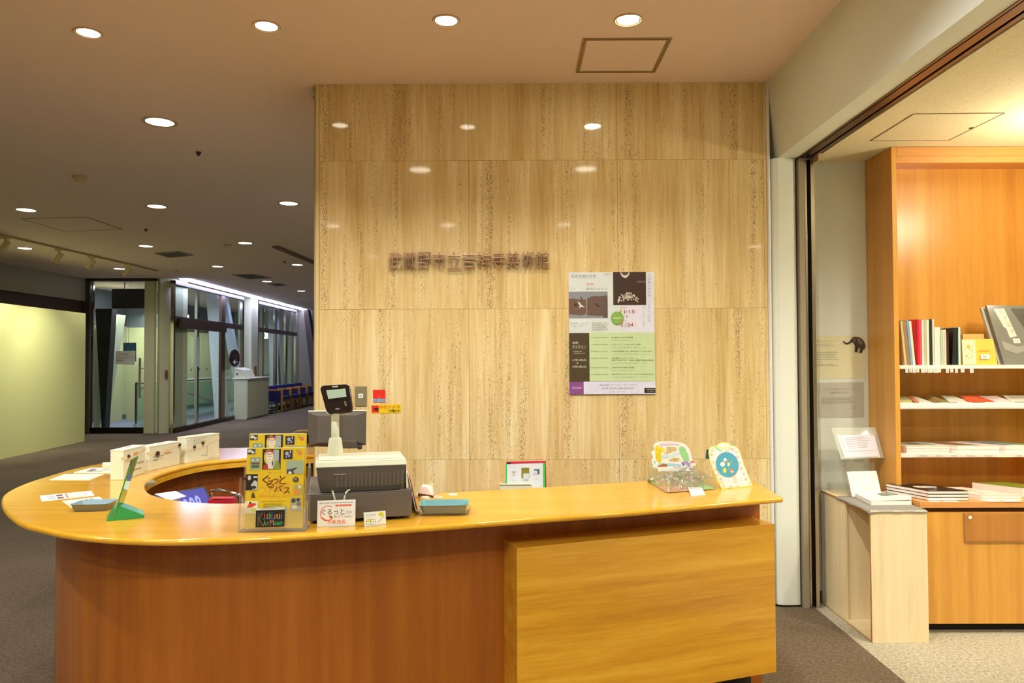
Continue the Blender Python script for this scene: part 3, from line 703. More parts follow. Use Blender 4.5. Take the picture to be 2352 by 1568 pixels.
# --- white podium with a sloped box on it
pA, pB, pC = onZ(537, 963, 0), onZ(568, 963, 0), onZ(609, 952, 0)
x0, x1, y0, y1 = -7.02, onZ(568, 963, 0).x, onZ(568, 963, 0).y, onZ(609, 952, 0).y
zt2 = onY(568, 868, y0).z
t = thing('podium', 'white two-door podium standing against the glass front', 'podium', ((x0 + x1) / 2, (y0 + y1) / 2, 0))
MW = plaster('podium_paint', '#d5d8bc', .5)
link('body', MB().box((x0, y0, 0), (x1 - .02, y1, zt2 - .03), MW), t, bevel=.004)
ym = y0 + (y1 - y0) * .5
link('door', MB().box((x1 - .019, y0 + .004, .03), (x1, ym - .006, zt2 - .04), MW), t); link('door', MB().box((x1 - .019, ym + .006, .03), (x1, y1 - .004, zt2 - .04), MW), t)
link('top', MB().box((x0 - .03, y0 - .03, zt2 - .03), (x1 + .05, y1 + .04, zt2), C('#eeeedd', .4)), t, bevel=.004)
bz = zt2
m = MB(); bx0, bx1, by0, by1 = x0 + .0, x0 + .28, y0 + .02, y0 + .75
m.hexa([(bx0, by0, bz), (bx1, by0, bz), (bx1, by1, bz), (bx0, by1, bz)], [(bx0, by0, bz + .26), (bx1 - .1, by0, bz + .2), (bx1 - .1, by1, bz + .2), (bx0, by1, bz + .26)], MW)
m.box((bx0 + .05, by0 - .004, bz + .07), (bx0 + .1, by0, bz + .12), C('#50504a'))
solo('comment_box', m, 'cream slope-topped box standing on the white podium', 'box', bevel=.004)

# --- blue armchairs along the glass
MBL = C('#1c1870', .45); MBD = C('#151048', .5); MWD = C('#a8742e', .45)
chx0, chx1 = -7.06, -6.62
def armchair(y, lb, W=.84):
    t = thing('armchair', lb, 'armchair', ((chx0 + chx1) / 2, y, 0), 0, 'blue armchairs along the glass front')
    h = (chx1 - chx0) / 2
    link('seat', MB().box((-h + .06, .05, .33), (h + .02, W - .05, .44), MBL), t, bevel=.02, local=True)
    link('backrest', MB().hexa([(-h + .0, .04, .34), (-h + .12, .04, .34), (-h + .12, W - .04, .34), (-h, W - .04, .34)], [(-h - .06, .04, .72), (-h + .04, .04, .74), (-h + .04, W - .04, .74), (-h - .06, W - .04, .72)], MBL), t, bevel=.02, local=True)
    for yy in (0.0, W - .05):
        a = MB().box((-h, yy, .60), (h + .03, yy + .05, .645), MWD); link('armrest', a, t, bevel=.006, local=True)
        link('side_panel', MB().box((-h + .02, yy + .012, .26), (h - .02, yy + .038, .60), MBD), t, local=True)
        for xx in (-h, h - .03): link('leg', MB().box((xx, yy, 0), (xx + .06, yy + .05, .60), MWD), t, bevel=.004, local=True)
    link('rail', MB().box((h - .02, .05, .28), (h + .02, W - .05, .33), MWD), t, local=True)
CL = ['blue armchair with wooden arms, nearest in the row beside the podium', 'blue armchair second from the podium', 'blue armchair third from the podium', 'blue armchair fourth from the podium, next to the stone wall edge']
for i in range(4): armchair(20.95 + i * .86, CL[i])
# small dark stool/table in front of the first chair's side
t = thing('magazine_rack', 'small dark metal side rack between the podium and first blue chair', 'rack', (-6.86, 20.55, 0))
link('shelf', MB().hexa([(-.17, -.2, .30), (.17, -.2, .26), (.17, .2, .26), (-.17, .2, .30)], [(-.17, -.2, .33), (.17, -.2, .29), (.17, .2, .29), (-.17, .2, .33)], C('#3a3430', .4)), t, local=True)
for xx in (-.15, .15):
    for yy in (-.18, .18): link('leg', MB().tube([(xx, yy, 0), (xx, yy, .30 if xx < 0 else .265)], .014, C('#202028', .4), 6), t, local=True)
link('lower_shelf', MB().box((-.15, -.18, .10), (.15, .18, .12), C('#b8c8d0', .4)), t, local=True)
# lounge chair half hidden behind the register monitor
p = onZ(700, 1046, 0.0); LX, LY = onY(690, 985, 8.6).x, 8.6
t = thing('lounge_chair', 'navy lounge chair with pale bent-wood arm behind the cash register', 'chair', (LX + .35, LY + .1, 0))
zs = onY(690, 990, LY).z
link('seat', MB().box((LX + .02, LY - .2, zs - .12), (LX + .6, LY + .45, zs - .02), C('#1c1c48', .6)), t, bevel=.02)
link('backrest', MB().box((LX + .5, LY - .2, zs - .02), (LX + .62, LY + .45, zs + .10), C('#1c1c48', .6)), t, bevel=.02)
for yy in (LY - .24, LY + .47):
    link('armrest', MB().tube(catmull([(LX - .02, yy, 0.0), (LX - .03, yy, zs - .12), (LX, yy, zs - .01), (LX + .12, yy, zs + .02), (LX + .6, yy, zs + .0)], 5), .02, C('#c8a860', .4), 8), t, smooth=True)
link('leg', MB().tube([(LX + .6, LY - .24, zs), (LX + .62, LY - .24, 0)], .018, C('#c8a860', .4), 8), t); link('leg', MB().tube([(LX + .6, LY + .47, zs), (LX + .62, LY + .47, 0)], .018, C('#c8a860', .4), 8), t)

# beams of the rail spotlights on the pale partition
for px_, py_ in ((12, 548), (135, 573), (210, 590)):
    q_ = onZ(px_, py_, EH); lamp('SPOT', (q_.x, q_.y, EH - .3), 20, (1, .99, .80), spot_size=R_(80), spot_blend=1, shadow_soft_size=.05, aim=(pb.x - .0, q_.y + .3, 1.35))
# ================================================================== RECEPTION COUNTER
def top(px, py): p = onZ(px, py, CT); return Vector((p.x, p.y, 0))
XW = wx(718) - .004
back_o = [(504, 1028.6), (420, 1035), (330, 1046), (235, 1063), (168, 1076.5), (113, 1092), (57, 1110), (15, 1130), (3, 1149), (13, 1174), (46, 1199), (92, 1212), (153, 1225), (245, 1235), (367, 1239.5), (490, 1237.5), (632, 1231.5)]
outer = [top(*p) for p in back_o]
army = (outer[0].y) * .5 + top(539, 1025).y * .5
outer = [Vector((XW, army, 0)), Vector((-1.55, army, 0))] + [outer[0]] + outer[1:]
outer_c = [outer[0]] + catmull(outer[1:], 5)
tipf, tipb = top(1800, 1142), top(1721, 1096)
frontpts = outer_c + [top(930, 1211.5), top(1448, 1173.5), tipf]
backpts = [tipb, top(1487, 1103), top(1244, 1118.4), top(1070, 1128)]
inner_lo = [top(*p) for p in ((1000, 1132), (760, 1146), (546, 1155), (452, 1153), (400, 1147), (356, 1137.5), (337, 1126), (333, 1111), (345, 1099), (372, 1086), (414, 1073), (461, 1063), (504, 1057.5), (557, 1053), (640, 1048))]
iy = top(701, 1044).y
inner_c = catmull(inner_lo, 5) + [Vector((XW, iy, 0))]
poly = frontpts + backpts + inner_c
ctr = thing('reception_counter', 'curved horseshoe reception counter of orange-yellow beech with a projecting front box', 'counter', (-.6, 3.2, 0))
link('countertop', MB().prism([(p.x, p.y) for p in poly], CT - .022, CT, M_TOP), ctr, bevel=.0098, seg=4, smooth=True)
# deep apron round the inner edge
def offset(path, d):
    out = []
    for i, p in enumerate(path):
        t = (path[min(i + 1, len(path) - 1)] - path[max(i - 1, 0)]); t.z = 0; t.normalize()
        out.append(p + Vector((t.y, -t.x, 0)) * d)
    return out
def wallstrip(mb, path, d0, d1, z0, z1, mat):
    a = offset(path, d0); b = offset(path, d1)
    for i in range(len(path) - 1):
        P = [a[i], a[i + 1], b[i + 1], b[i]]
        if (P[1] - P[0]).cross(P[2] - P[1]).z < 0: P = P[::-1]
        mb.hexa([(p.x, p.y, z0) for p in P], [(p.x, p.y, z1) for p in P], mat)
    return mb
def stripshell(path, d0, d1, z0, z1, mat):
    """one closed band following a path"""
    a = offset(path, d0); b = offset(path, d1); n = len(path)
    vs = [(p.x, p.y, z0) for p in a] + [(p.x, p.y, z1) for p in a] + [(p.x, p.y, z0) for p in b] + [(p.x, p.y, z1) for p in b]
    fs = []
    for i in range(n - 1):
        fs += [(i, i + 1, n + i + 1, n + i), (2 * n + i + 1, 2 * n + i, 3 * n + i, 3 * n + i + 1), (n + i, n + i + 1, 3 * n + i + 1, 3 * n + i), (i + 1, i, 2 * n + i, 2 * n + i + 1)]
    fs += [(0, n, 3 * n, 2 * n), (n - 1, 3 * n - 1, 4 * n - 1, 2 * n - 1)]
    m = MB().add(vs, fs, mat); return m
def fixn(o):
    bm = bmesh.new(); bm.from_mesh(o.data); bmesh.ops.recalc_face_normals(bm, faces=bm.faces); bm.to_mesh(o.data); bm.free(); return o
# outer path runs so that the counter lies to its left; positive offset goes to the right of travel
sgn = -1
fixn(link('inner_apron', stripshell(inner_c, -.001, -.02, CT - .05, CT - .0225, M_TOP), ctr, smooth=True))
# body: veneered shell set back under the overhang, in separate veneer panels
HB = .783
def onh(px, py, z): p = onZ(px, py, z); return Vector((p.x, p.y, 0))
b_lo, bend = onh(1150, 1238.6, HB), onh(1745, 1185, HB)
off = offset(outer_c, -.20) + [b_lo, bend]
br = bend
def resample(path, step):
    out = [path[0]]; acc = 0
    for i in range(1, len(path)):
        seg = path[i] - path[i - 1]; L = seg.length; n = max(1, int(L / step))
        for k in range(1, n + 1): out.append(path[i - 1] + seg * k / n)
    return out
off = resample(off, .06)
tot = [0]
for i in range(1, len(off)): tot.append(tot[-1] + (off[i] - off[i - 1]).length)
NP = 9; L = tot[-1]
for k in range(NP):
    seg = [p for p, s_ in zip(off, tot) if L * k / NP - .031 <= s_ <= L * (k + 1) / NP + .031]
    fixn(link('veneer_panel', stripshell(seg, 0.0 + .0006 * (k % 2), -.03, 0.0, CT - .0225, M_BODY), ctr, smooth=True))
# right end panel and staff-side shells
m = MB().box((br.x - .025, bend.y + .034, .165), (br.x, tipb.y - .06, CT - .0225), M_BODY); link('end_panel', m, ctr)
inn = resample(offset([tipb] + backpts[1:] + inner_c, -.0), .08)
ins = resample(offset(backpts + inner_c[:-1], -.085)[1:] , .08)
ins = [Vector((br.x - .03, tipb.y - .085, 0))] + [p for p in ins if p.x < br.x - .08] + [Vector((XW, iy + .085, 0))]
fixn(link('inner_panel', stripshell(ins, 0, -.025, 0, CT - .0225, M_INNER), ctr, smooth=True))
# projecting front box
f0, f1 = onh(1187, 1259, HB), onh(1779, 1203, HB)
fdir = (f1 - f0).normalized(); fnn = Vector((-fdir.y, fdir.x, 0))
dep = (bend - f0).dot(fnn) - .001
P = [f0, f1, f1 + fnn * dep, f0 + fnn * dep]
# a box grained along its length: local frame turned with the counter front
W0 = Matrix.Translation((f0.x, f0.y, 0)) @ Matrix.Rotation(math.atan2(fdir.y, fdir.x), 4, 'Z')
Lb = (f1 - f0).length
def ori(name, mb, parent, W, **k):
    o = link(name, mb, None, local=True, **k); o.parent = parent; o.matrix_local = wm(parent).inverted() @ W; return o
ori('front_box', MB().box((0, .012, .165), (Lb, dep, HB), M_BOX), ctr, W0, bevel=.0015)
ori('front_box_face', MB().box((0, 0, .163), (Lb, .0115, HB + .001), M_BOX), ctr, W0, bevel=.0012)
ori('toe_kick', MB().box((.06, dep - .006, 0), (Lb - .02, dep + .05, .164), C('#241a14', .7)), ctr, W0)

# shelf inside the counter opening with the staff things on it
dk = thing('staff_desk', 'low brown staff desk inside the counter opening', 'desk', (-1.2, 3.75, 0))
link('desk_top', MB().box((-1.60, 3.38, .70), (-.75, 3.88, .725), C('#5a3a22', .5)), dk)
for x_ in (-1.58, -.80):
    for y_ in (3.40, 3.83): link('leg', MB().box((x_, y_, 0), (x_ + .03, y_ + .03, .70), C('#2a2420', .5)), dk)
z_d = .725
# tilted display showing blue
A = onY(470, 1116, 3.78); Bp = onY(487.5, 1153, 3.60); ext = (Bp - A) * 1.55; wv = onY(340, 1139, 3.62) - A
TR, TL = A, A + wv; BR2 = A + ext; BL2 = TL + ext
t = thing('display_screen', 'tilted black display with a glowing blue picture inside the counter opening', 'display', ((A + BL2) / 2).xy.to_3d() + Vector((0, 0, z_d)))
nrm = wv.cross(ext).normalized(); nrm = nrm if nrm.z > 0 else -nrm
m = MB(); sheet(m, TL, TR, BR2, BL2, C('#101014', .3), .015)
link('bezel', m, t)
m = MB(); U, V = TR - TL, BL2 - TL; O = TL + U * .03 + V * .06 + nrm * .001
sheet(m, O, O + U * .94, O + U * .94 + V * .88, O + V * .88, M_SCREEN, .0005)
prints(m, O, O + U * .94, O + V * .88, [('e', .80 - .115 * i, .50 + .035 * i, .045, .22, M_GLOW) for i in range(5)] + [('e', .80 - .115 * i, .50 + .035 * i, .016, .08, '#14105a') for i in range(5)])
link('screen', m, t)
link('stand', MB().tube([(TL + TR + BR2 + BL2) / 4 - nrm * .015, ((TL + BR2) / 2).xy.to_3d() + Vector((0, 0, z_d))], .02, C('#15151a'), 8).box((((TL + BR2) / 2).x - .08, ((TL + BR2) / 2).y - .06, z_d), (((TL + BR2) / 2).x + .08, ((TL + BR2) / 2).y + .06, z_d + .01), C('#15151a')), t)
# loose white papers, folder, chair back and red box inside
a, b, c_, d_ = onY(355, 1134, 3.52), onY(403, 1127, 3.50), onY(428, 1139, 3.42), onY(390, 1149, 3.40)
m = MB(); sheet(m, a, b, c_, d_, C('#e4eae4')); 
dz_ = min(p.z for p in (a, b, c_, d_))
m.box((a.x + .01, 3.40, z_d), (a.x + .13, 3.50, dz_ - .012), C('#8a8a80'))
solo('paper_stack', m, 'curled white papers on a grey block left of the blue display', 'papers')
a = onY(549, 1148, 3.55); m = MB().box((a.x - .13, 3.5, z_d), (a.x - .01, 3.56, onY(520, 1148, 3.5).z), C('#b01228', .5)); m.box((a.x - .125, 3.505, onY(520, 1145, 3.5).z), (a.x - .015, 3.555, onY(520, 1148, 3.5).z + .006), C('#c81c34', .5))
solo('red_box', m, 'small red box beside the blue display inside the counter', 'box', bevel=.002)
ca, cb_, cc = onY(484, 1137, 3.95), onY(492, 1126, 3.95), onY(548, 1136, 3.90)
t = thing('staff_chair', 'staff chair with a thin chrome-edged back inside the counter opening', 'chair', (cb_.x + .15, 4.0, 0))
pth = catmull([(ca.x, 3.95, ca.z - .2), tuple(ca), tuple(cb_), (cb_.x + .06, 3.94, cb_.z), (cc.x - .02, 3.9, cc.z + .004), (cc.x + .015, 3.9, cc.z - .02), (cc.x + .02, 3.9, cc.z - .2)], 5)
link('back_frame', MB().tube(pth, .008, M_CHROME, 8), t, smooth=True)
link('backrest', MB().box((ca.x + .008, 3.91, ca.z - .2), (cc.x + .012, 3.93, cc.z - .012), C('#4a2a20', .6)), t)
link('seat', MB().box((ca.x, 3.9, .44), (cc.x + .02, 4.12, .50), C('#4a2a20', .6)), t, bevel=.02)
link('base', MB().tube([(cb_.x + .15, 4.02, .44), (cb_.x + .15, 4.02, .06)], .02, M_STEEL, 8).box((cb_.x, 4.0, 0.0), (cb_.x + .3, 4.04, .06), M_STEEL), t)
# label slips at the inner tip of the opening
a, b, c_, d_ = onZ(337, 1107, CT - .001), onZ(352, 1098, CT - .001), onZ(363, 1107, CT - .035), onZ(339, 1118, CT - .035)
off_ = Vector((.006, -.02, 0))
m = MB(); sheet(m, a + off_, b + off_, c_ + off_, d_ + off_, C('#d8dcae')); prints(m, a + off_, b + off_, d_ + off_, [('d', .1, .15, .9, .9, 4, '#7a7a58')])
solo('paper_slip', m, 'curling paper slip taped at the left tip of the counter opening', 'paper slip')

# low cabinet behind the counter against the stone wall, with letter tray and green folder
cb = thing('back_cabinet', 'low cabinet hidden behind the counter against the stone wall', 'cabinet', (.1, 4.27, 0))
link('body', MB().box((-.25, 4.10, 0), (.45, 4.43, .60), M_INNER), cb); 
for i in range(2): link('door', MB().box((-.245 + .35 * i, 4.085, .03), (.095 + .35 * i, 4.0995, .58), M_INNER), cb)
zt3 = .60
ya = 4.26
a, b = onY(1149, 1108, ya), onY(1247, 1104, ya)
t = thing('letter_tray', 'cream plastic file box holding a green folder behind the counter', 'letter tray', ((a.x + b.x) / 2, ya, zt3))
mt = C('#e6e4c4', .4)
link('front_panel', MB().add([(a.x + .004, ya - .06, zt3), (b.x, ya - .06, zt3), (b.x, ya - .06, a.z - .05), (b.x - .05, ya - .06, a.z - .03), (b.x - .07, ya - .06, a.z - .003), (a.x, ya - .06, a.z - .003),
      (a.x + .004, ya - .056, zt3), (b.x, ya - .056, zt3), (b.x, ya - .056, a.z - .05), (b.x - .05, ya - .056, a.z - .03), (b.x - .07, ya - .056, a.z - .003), (a.x, ya - .056, a.z - .003)],
      [(0, 1, 2, 3, 4, 5), (11, 10, 9, 8, 7, 6)] + [(i, i + 6, (i + 1) % 6 + 6, (i + 1) % 6) for i in range(6)], mt), t)
link('lip', MB().tube([(a.x - .004, ya - .06, a.z), (b.x - .07, ya - .06, a.z)], .005, mt, 6), t)
link('back_panel', MB().box((a.x, ya + .05, zt3), (b.x, ya + .055, a.z - .01), mt), t); link('side_panel', MB().box((a.x, ya - .055, zt3), (a.x + .004, ya + .05, a.z), mt), t); link('side_panel', MB().box((b.x - .004, ya - .055, zt3), (b.x, ya + .05, a.z - .06), mt), t)
TL, TR = onY(1161, 1066, ya - .01), onY(1252, 1063, ya - .01); BL_2 = Vector((TL.x, TL.y, zt3 + .02)); BR2 = Vector((TR.x, TR.y, zt3 + .02))
m = MB(); sheet(m, TL, TR, BR2, BL_2, C('#3ad860', .35), .004)
H_ = TL.z - BL_2.z
def vv(py): return (TL.z - onY(1200, py, ya - .01).z) / H_
prints(m, TL, TR, BL_2, [('r', .04, vv(1066), .945, .99, '#e8eef4'), ('t', '武蔵野市立吉祥寺美術館', .09, vv(1073.5), .009, '#6a7078', .16),
    ('r', .40, vv(1075), .60, vv(1099), '#94923c'), ('r', .45, vv(1088.5), .59, vv(1098.5), '#eaf0f4'), ('d', .47, vv(1090), .57, vv(1096), 2, '#a0a8a0'), ('d', .43, vv(1078.5), .57, vv(1081.5), 1, '#5a5a28'),
    ('r', .155, vv(1082), .28, vv(1086), '#e0d8d8'), ('r', .20, vv(1083), .225, vv(1085), '#6a2a2a'), ('d', .16, vv(1087), .26, vv(1093), 3, '#a8a8a0'), ('r', .72, vv(1079), .86, vv(1090), '#5f7a74'), ('r', .70, vv(1082.5), .80, vv(1091), '#e8eef4'),
    ('d', .71, vv(1085), .79, vv(1090), 2, '#a8a8a0'), ('d', .15, vv(1101), .27, vv(1104), 1, '#9a9a98'), ('d', .42, vv(1100.5), .60, vv(1106), 2, '#9a9a98'), ('d', .74, vv(1101), .84, vv(1103), 1, '#9a9a98')], .0006)
solo('green_folder', m, 'bright green folder with a white price sheet standing in the cream tray', 'folder')
m = MB(); o_ = Vector((.003, .03, 0)); sheet(m, onY(1163, 1060, ya + .02), onY(1254, 1058, ya + .02), Vector((BR2.x + .01, ya + .02, zt3 + .02)), Vector((BL_2.x + .005, ya + .02, zt3 + .02)), C('#d83a5a', .3), .006)
m.box((TL.x + .01, ya + .005, TL.z - .01), (TL.x + .03, ya + .02, TL.z + .008), C('#202420'))
solo('pink_folder', m, 'pink-red folder behind the green folder in the cream tray', 'folder')
# ================================================================== ON THE WALL
# museum name: eleven separate metal characters on pins
NAME = '武蔵野市立吉祥寺美術館'
sg = thing('wall_lettering', 'raised rose-bronze Japanese museum name on the travertine wall', 'lettering', onY(1076, 618, WY))
for i, ch in enumerate(NAME):
    cx = 907 + i * (1246 - 907) / 10.0
    yb_ = 618 - i * .30
    BLc = onY(cx - 15.6, yb_, WY - .028); TRc = onY(cx + 15.6, yb_ - 39.5, WY - .028)
    vs_, _f = textmesh(ch)
    x0 = min(p[0] for p in vs_); x1 = max(p[0] for p in vs_); y0 = min(p[1] for p in vs_); y1 = max(p[1] for p in vs_)
    sx = (TRc.x - BLc.x) / (x1 - x0); sz = (TRc.z - BLc.z) / (y1 - y0)
    cu = bpy.data.curves.new('c', 'FONT'); cu.body = ch; cu.size = 1.0; cu.resolution_u = 2; cu.offset = -.022; cu.extrude = .055; cu.bevel_depth = .016; cu.bevel_resolution = 1
    ob = bpy.data.objects.new('c', cu); COL.objects.link(ob); dg = bpy.context.evaluated_depsgraph_get(); dg.update()
    me_ = bpy.data.meshes.new_from_object(ob.evaluated_get(dg)); me = MB()
    me.add([(BLc.x + (v.co.x - x0) * sx, WY - .021 - v.co.z * .1, BLc.z + (v.co.y - y0) * sz) for v in me_.vertices], [tuple(p.vertices) for p in me_.polygons], M_BRONZE)
    bpy.data.objects.remove(ob); bpy.data.curves.remove(cu); bpy.data.meshes.remove(me_)
    o = fixn(link('character', me, sg))
    pn_ = MB()
    xs = sorted(p[0] for p in vs_)
    for (dx, dz) in ((.3, .25), (.7, .75)):
        q_ = min(vs_, key=lambda p: abs((p[0] - x0) / (x1 - x0) - dx) + abs((p[1] - y0) / (y1 - y0) - dz))
        X_, Z_ = BLc.x + (q_[0] - x0) * sx, BLc.z + (q_[1] - y0) * sz
        pn_.tube([(X_, WY - .018, Z_), (X_, WY + .001, Z_)], .0015, M_STEEL, 5)
    link('pin', pn_, o)
# exhibition poster
def quad(pxs, Y): return [onY(x, y, Y) for x, y in pxs]
TL, TR, BR_, BLq = quad([(1306, 625), (1502, 624), (1504.5, 906), (1308, 905)], WY - .003)
G = '#7c8078'
pp = [('r', 0, 0, .655, .495, '#d8e2e2'), ('r', .655, .27, 1, .495, '#dfe2f2'), ('r', .905, 0, 1, .5, '#dfe2f2'),
      ('t', '萩原英雄記念室', .03, .045, .024, '#6a7884', .29), ('r', .03, .05, .32, .0515, '#8a949a'), ('t', '抽象、', .205, .112, .026, '#c8826a', .11), ('t', '無垢なるもの', .205, .150, .024, G, .25),
      ('r', 0, .16, .455, .38, '#8a9099'), ('p', [(.0, .345), (.0, .22), (.05, .215), (.12, .225), (.2, .225), (.205, .34), (.15, .355), (.08, .352)], '#6e5648'),
      ('p', [(.215, .355), (.215, .215), (.29, .195), (.36, .20), (.45, .19), (.455, .36), (.33, .36)], '#6a5448'), ('p', [(.10, .24), (.13, .25), (.14, .265), (.19, .29), (.14, .285), (.125, .30), (.125, .27)], '#e0e4e8'),
      ('p', [(.135, .20), (.15, .205), (.16, .23), (.145, .228)], '#3a3030'), ('p', [(.29, .25), (.36, .275), (.38, .288), (.33, .28)], '#3a3030'), ('r', .40, .21, .455, .375, '#5f5450'), ('e', .08, .27, .02, .015, '#3a3028'),
      ('r', .52, 0, .905, .273, '#3e2a20'),
      ('p', [(.605, .004), (.715, .004), (.705, .028), (.685, .044), (.66, .05), (.635, .044), (.615, .028)], '#d8d4cc'), ('p', [(.618, .004), (.702, .004), (.69, .022), (.66, .03), (.63, .022)], '#5a443a'), ('r', .80, .073, .90, .090, '#6a5a50')]
rs = random.Random(3)
for k in range(75):
    u = rs.gauss(0, 1) * .05; v = rs.random() ** .7
    uu = .70 + max(-.12, min(.12, u * (.6 + v))); pp.append(('e', uu, .165 + .065 * v + abs(uu - .70) * .16, .0085, .006, rs.choice(['#cfc6b4', '#e6e0d0', '#a89c8a', '#bdb2a0'])))
pp[15:16] = [('r', .52, .0, .905, .273, '#3e2a20')]
pp += [('e', .565, .378, .075, .053, '#84b254'), ('t', '常設展示', .515, .385, .014, '#f0f4e4', .10), ('t', '2018', .60, .300, .012, '#c8603c', .07), ('t', '11', .60, .340, .028, '#b83a2a', .055, .03), ('t', '/', .66, .340, .028, '#b0a8a0', .03),
       ('t', '15', .705, .340, .028, '#b83a2a', .065, .03), ('t', '木', .785, .337, .016, '#d8b0a8'), ('p', [(.665, .362), (.69, .362), (.677, .376)], '#b83a2a'), ('t', '2019', .60, .406, .012, '#c8603c', .07), ('t', '2', .60, .446, .028, '#b83a2a', .032, .03),
       ('t', '/', .645, .446, .028, '#b0a8a0', .03), ('t', '24', .68, .446, .028, '#b83a2a', .07, .03), ('t', '日', .765, .443, .016, '#d8b0a8')]
for i, ch in enumerate('浜口陽三記念室'): pp.append(('t', ch, .925, .040 + i * .027, .018, '#8f9498', .032))
for i, ch in enumerate('こころにしるす'): pp.append(('t', ch, .925, .255 + i * .026, .015, '#8f9498', .026))
for i, ch in enumerate('こころをしるす'): pp.append(('t', ch, .86, .295 + i * .026, .015, '#8f9498', .024))
pp += [('t', '開館時間　10:00-19:30', .02, .425, .011, '#8f9690', .21), ('t', '入 館 料　100円', .02, .45, .011, '#8f9690', .14), ('d', .27, .41, .47, .48, 4, '#a8aca4'), ('d', .42, .008, .5, .03, 3, '#8a8e88'), ('d', .02, .128, .08, .15, 3, '#9a9e98'),
       ('r', .0, .5, .235, .90, '#4a3f26'), ('r', .235, .497, 1, .895, '#c6dcaa'), ('r', 0, .90, .165, 1, '#8a4f92'), ('r', .165, .897, 1, 1, '#dcdff4'), ('r', .872, .952, 1, .992, '#20201c'),
       ('t', 'ichijoji', .90, .972, .014, '#e8e8e0', .09), ('d', .90, .976, .99, .988, 1, '#b0b0a8'),
       ('t', '市民', .035, .59, .020, '#f2f0e4', .07, .02), ('t', 'ギャラリー', .035, .620, .020, '#f2f0e4', .16, .02), ('r', .035, .624, .20, .6255, '#f2f0e4'), ('t', '＊美術館主催の', .04, .656, .010, '#d8d4c4', .11), ('t', '企画展はありません', .05, .672, .010, '#d8d4c4', .14),
       ('t', '11月15日(木)', .038, .732, .021, '#f4f2e8', .16, .02), ('p', [(.085, .742), (.105, .742), (.095, .754)], '#f4f2e8'), ('t', '12月18日(火)', .038, .787, .021, '#f4f2e8', .16, .02), ('t', '次回企画展', .028, .955, .016, '#e8dcf0', .11),
       ('t', '岩本拓郎 すべての いろと かたち', .35, .935, .018, '#8f94a0', .43), ('t', '2019年1月12日(土) ▶ 2月24日(日)', .38, .963, .018, '#6a6e78', .37), ('t', '休館日 1/30水 2/20水', .47, .985, .009, '#a0a4ac', .18), ('e', .31, .967, .004, .003, '#a04040')]
rows = [('11/15(木)→20(火)', '第13回 花と光の写真展', '[10:00～18:00(初日13:00～)]', .545, .25), ('11/22(木)→27(火)', 'ままだつよし はり絵の世界【前室】', '[10:00～19:30(初日12:00～ 最終日～17:00)]', .602, .34), ('11/29(木)→12/4(火)', '下田良実絵画展-内なる風景を探して-1978～2018-', '[11:00～19:00(初日15:00～ 最終日～16:00)]', .658, .47),
        ('12/ 6(木)→11(火)', 'NHK学園くにたちオープンスクール', '', .713, .30), ('', '基礎から学ぶやさしい油絵入門講座作品展2018D(前)', '[11:00～17:00(初日13:00～ 最終日～15:00)]', .731, .485), ('12/ 6(木)→11(火)', '吉祥寺今昔写真展【前室】', '[11:00～17:00(初日15:00～)]', .790, .26), ('12/14(金)→18(火)', '親の年金をつかってキャバクラ SWING EXPO', '[10:00～19:30(最終日～17:00)]', .845, .485)]
for d_, a_, b_, v, wd in rows:
    if d_: pp.append(('t', d_, .25, v, .012, '#5a6a44', .20))
    pp.append(('t', a_, .495, v, .012, '#5f7048', wd))
    if b_: pp.append(('t', b_, .50, v + .022, .009, '#8aa070', .40 if wd > .3 else .28))
# picture frame strips above the sheet top are clipped by leaving them out
pp = [p for p in pp if not (p[0] == 'r' and p[2] < 0)]
m = MB(); sheet(m, TL, TR, BR_, BLq, C('#e2e8e0', .4), .0025)
prints(m, TL, TR, BLq, pp, .0003, .00006, .4)
solo('exhibition_poster', m, 'tall exhibition poster with green schedule block on the travertine wall', 'poster')
# switch plate
TL, BR_ = onY(816, 887, WY - .008), onY(842, 932, WY - .008)
t = thing('wall_switch', 'grey switch plate with one white rocker behind the customer display', 'switch', (TL + BR_) / 2)
link('plate', MB().box((TL.x, WY - .008, BR_.z), (BR_.x, WY, TL.z), C('#8f8668', .35, .3)), t, bevel=.002)
a, b = onY(823, 904, WY - .01), onY(834, 914, WY - .01); link('rocker', MB().box((a.x, WY - .011, b.z), (b.x, WY - .0085, a.z), C('#e4e8e0', .3)), t, bevel=.001)
link('rocker_mark', MB().box((a.x + .008, WY - .0118, b.z + .007), (b.x - .005, WY - .0111, a.z - .007), C('#b4bab4', .3)), t)
# stickers
TL, TR, BR_, BLq = quad([(856.5, 895), (885, 895), (886, 924), (857, 924)], WY - .0015); m = MB(); sheet(m, TL, TR, BR_, BLq, C('#e22a20', .35), .001)
prints(m, TL, TR, BLq, [('r', 0, .70, 1, 1, '#8fc0d0'), ('r', 0, .945, 1, 1, '#d82a30'), ('t', 'SE', .05, .90, .15, '#1a2a78', .33, .02), ('t', 'OM', .52, .90, .15, '#1a2a78', .43, .02), ('t', 'Security', .33, .53, .06, '#f4b0a0', .34), ('t', 'by', .44, .62, .05, '#f4b0a0', .1)])
solo('security_sticker', m, 'small square red sticker with blue letters right of the switch plate', 'sticker')
TL, TR, BR_, BLq = quad([(852, 929), (920, 928), (921, 948), (853, 950)], WY - .0015); m = MB(); sheet(m, TL, TR, BR_, BLq, C('#e8c818', .35), .001)
prints(m, TL, TR, BLq, [('r', .02, .1, .255, .88, '#d82418'), ('r', .10, .38, .18, .62, '#201410'), ('p', [(.16, .42), (.24, .32), (.24, .72), (.16, .6)], '#201410'), ('t', '防犯カメラ', .275, .45, .34, '#d83020', .69, .03), ('t', '作動中', .57, .88, .34, '#2a2010', .40, .03)])
